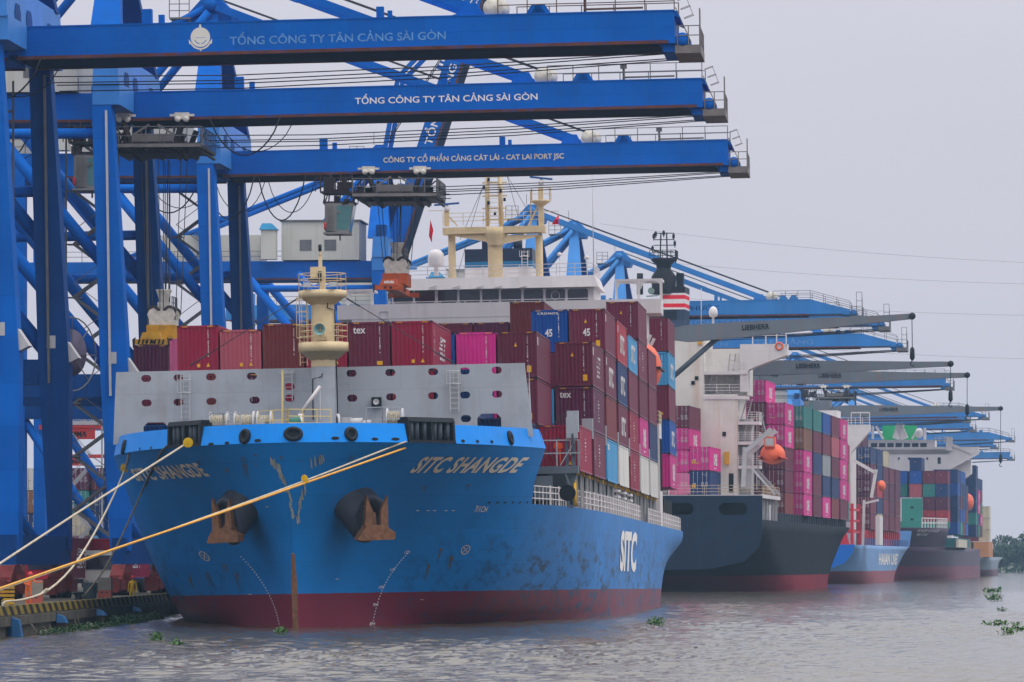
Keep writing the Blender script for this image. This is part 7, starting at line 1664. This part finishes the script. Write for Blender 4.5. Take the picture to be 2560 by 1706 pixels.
CL = [(1640,1564,.8,.36,90,'largest leafy clump of water hyacinth floating right of the blue hull'),(2481,1484,1.5,.5,60,'water hyacinth clump with one upright leaf near right edge, farthest out'),(2486,1503,1.1,.45,50,'round water hyacinth clump just below the upright leafed one'),(2505,1530,.5,.25,26,'tiny water hyacinth sprig between the clumps near right edge'),(2492,1567,1.1,.28,60,'long flat water hyacinth clump near the right edge'),(2521,1588,.55,.28,36,'small water hyacinth clump nearest the bottom right'),(2546,1580,.6,.42,40,'water hyacinth clump with two upright leaves at right edge'),(705,1586,.45,.25,34,'small bright water hyacinth clump under the stem of the blue ship'),(392,1604,.5,.26,34,'small water hyacinth clump left of the bow in grey water'),(440,1616,.4,.2,24,'lowest little water hyacinth clump left of the bow')]
for i,(px,py,w_,hh,n,lb) in enumerate(CL):
    D = HC*F/(py-HY); p = W(px,py,D); rg = random.Random(i+40); mb = MB(); leaves(mb,0,0,w_*.8,w_*1.6,hh,n*2,rg,.16 if D < 400 else .3)
    o = mb.build('water_hyacinth',m_leaf); o.location = (p.x,p.y,.03); tag(o,lb,'plant','floating water hyacinth clumps')
mb = MB(); rg = random.Random(77)
for i in range(150):
    D = 250+70*rg.random()**.7
    x = quay_x(D)+rg.uniform(.3,1.6)
    if D < 272 and rg.random() < .5: continue
    leaves(mb,x,D,.35,.7,rg.uniform(.15,.6 if D > 285 else .3),36,rg,.13)
tag(mb.build('plant_mat',m_leafd),'dark green floating weed gathered along the foot of the quay wall','plants',kind='stuff')
mb = MB(); rg = random.Random(8)
for D0 in (258,276,298):
    for i in range(6): a = Vector((quay_x(D0)+rg.uniform(.4,1.2),D0+rg.uniform(-3,3),.08)); mb.tube([a,a+Vector((rg.uniform(-.6,.6),rg.uniform(-2,2),rg.uniform(.0,.5)))],.03 if i%2 else .07,5)
tag(mb.build('driftwood',mat('drift_pale',(0.22,0.20,0.18),.8,.3,2)),'pale driftwood and sticks washed against the quay wall','driftwood',kind='stuff')
# ------------------------------------------------------------------ the yard behind the quay
def yard_crane(X,D,label):
    e = empty('yard_crane',(X,D,QZ),-.08,label,'crane','yard cranes behind the quay')
    for x in (0,9.5):
        for y in (0,7): mb = MB(); mb.bar((x,y,1.2),(x,y,17),.95,1.0); mb.build('leg',m_cb,e)
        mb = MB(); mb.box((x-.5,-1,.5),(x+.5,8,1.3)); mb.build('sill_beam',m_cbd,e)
    for y in (0,7): mb = MB(); mb.box((-.8,y-.5,17),(10.3,y+.5,18.4)); mb.build('top_beam',m_cb,e)
    mb = MB(); mb.box((1.6,-.6,12.9),(4.9,-.5,13.9)); mb.bar((0,-.4,13.95),(9.5,-.4,13.95),.4); k = mb.build('red_board',mat('board_red',(0.50,0.05,0.05),.6),e); mb = MB(); text_flat(mb,'TCMMA',(2.0,-.62,13.1),(1,0,0),(0,0,1),w=2.2,h=.5,bold=.04); mb.build('lettering',m_dark,k)
    return e
yard_crane(-41.0,438,'blue yard crane seen between the first two quay crane legs'); yard_crane(-52,560,'farther blue yard crane glimpsed left of the first leg')
e = empty('stair_tower',(-36.8,425,QZ),-.08,'white zigzag stair tower behind the first quay crane leg','stairs'); mb = MB()
for k in range(5):
    z = k*2.6; s = 1 if k%2 else -1
    for y in (0,.9):
        mb.bar((-s*1.2,y,z),(s*1.2,y,z+2.6),.10,.22); mb.bar((-s*1.2,y,z+1),(s*1.2,y,z+3.6),.05)
    mb.box((s*1.2-.1 if s > 0 else s*1.2-1,-.1,z+2.5),(s*1.2+1 if s > 0 else s*1.2+.1,1.0,z+2.6))
mb.build('flight',m_pgrey,e); mb = MB(); [mb.bar((x,.9,0),(x,.9,14),.14) for x in (-2.1,2.1)]; mb.build('post',m_pgrey,e)
e = empty('port_sign',(-33.9,402,QZ),-.05,'white sign board with blue anchor crest between the crane legs','sign'); mb = MB(); mb.box((-1.9,0,13.2),(1.9,.15,16.6)); bd = mb.build('board',m_white,e); mb = MB(); mb.bar((-1.5,.3,0),(-1.5,.3,13.4),.3); mb.bar((1.5,.3,0),(1.5,.3,13.4),.3); mb.build('post',m_cbd,e)
mb = MB()
def dsc(cx,cz,r0,r1,a0,a1,k,y):
    for i in range(k):
        t0,t1 = a0+(a1-a0)*i/k, a0+(a1-a0)*(i+1)/k
        mb.quad((cx+r0*math.cos(t0),y,cz+r0*math.sin(t0)),(cx+r1*math.cos(t0),y,cz+r1*math.sin(t0)),(cx+r1*math.cos(t1),y,cz+r1*math.sin(t1)),(cx+r0*math.cos(t1),y,cz+r0*math.sin(t1)))
dsc(0,15.4,.85,1.2,math.pi*1.05,math.pi*1.95,16,-.012); mb.quad((-.08,-.012,14.4),(.08,-.012,14.4),(.08,-.012,16.3),(-.08,-.012,16.3)); mb.add([(-1.5,-.012,15.4),(-.8,-.012,15.2),(-1.2,-.012,14.8)],[(0,1,2)]); mb.add([(1.5,-.012,15.4),(.8,-.012,15.2),(1.2,-.012,14.8)],[(0,1,2)]); text_flat(mb,'SAIGON NEW PORT',(-1.35,-.012,13.5),(1,0,0),(0,0,1),w=2.7,h=.36,bold=.03); mb.build('crest',m_cbl,bd)
rg = random.Random(21); YC = ['maroon','blue','sky','navy','red','beige','plum','tan','white','teal','blue','maroon']
for i in range(7):
    for t in range(5 if i not in (2,5) else 4):
        c = rg.choice(YC); container(Matrix.Translation((-58+2.75*i,590,QZ+t*2.63)) @ Matrix.Rotation(-.08,4,'Z'),c,'door',['doorcode:%d'%(t)],f"{CN[c]} yard container, {TIER[t]} of the {ORD[i]} column behind the crane legs",'containers stacked in the yard',HC86)
for (x0,y0,x1,y1,sg,lb) in ((1500,560,2900,668,20,'uppermost faint power line across the sky at right'),(1500,640,2900,715,18,'second faint power line across the sky at right'),(1700,745,2900,790,14,'third faint power line low across the sky'),(1900,860,2900,900,12,'lowest faint power line above the far trees')):
    a,b = W(x0,y0,1500),W(x1,y1,1420); mb = MB(); mb.tube([a+(b-a)*(i/14)-Vector((0,0,sg*.12*4*(i/14)*(1-i/14))) for i in range(15)],.03,4); tag(mb.build('power_line',m_wire),lb,'cable','power lines in the sky')
# ------------------------------------------------------------------ the hazy air of an overcast day
hz = MB(); hz.box((-760,-30,-4.0),(760,2000,62)); hzo = hz.build('haze', None or bpy.data.materials.new('haze_air')); hm = hzo.data.materials[0]; hm.use_nodes = True
hn = hm.node_tree.nodes; hn.clear(); vo = hn.new('ShaderNodeVolumePrincipled'); vo.inputs['Color'].default_value = (0.46,0.72,1.0,1); vo.inputs['Density'].default_value = 0.0001; vo.inputs['Anisotropy'].default_value = 0.25
ho = hn.new('ShaderNodeOutputMaterial'); hm.node_tree.links.new(vo.outputs[0], ho.inputs['Volume']); tag(hzo,kind='stuff')
scene.cycles.volume_bounces = 1
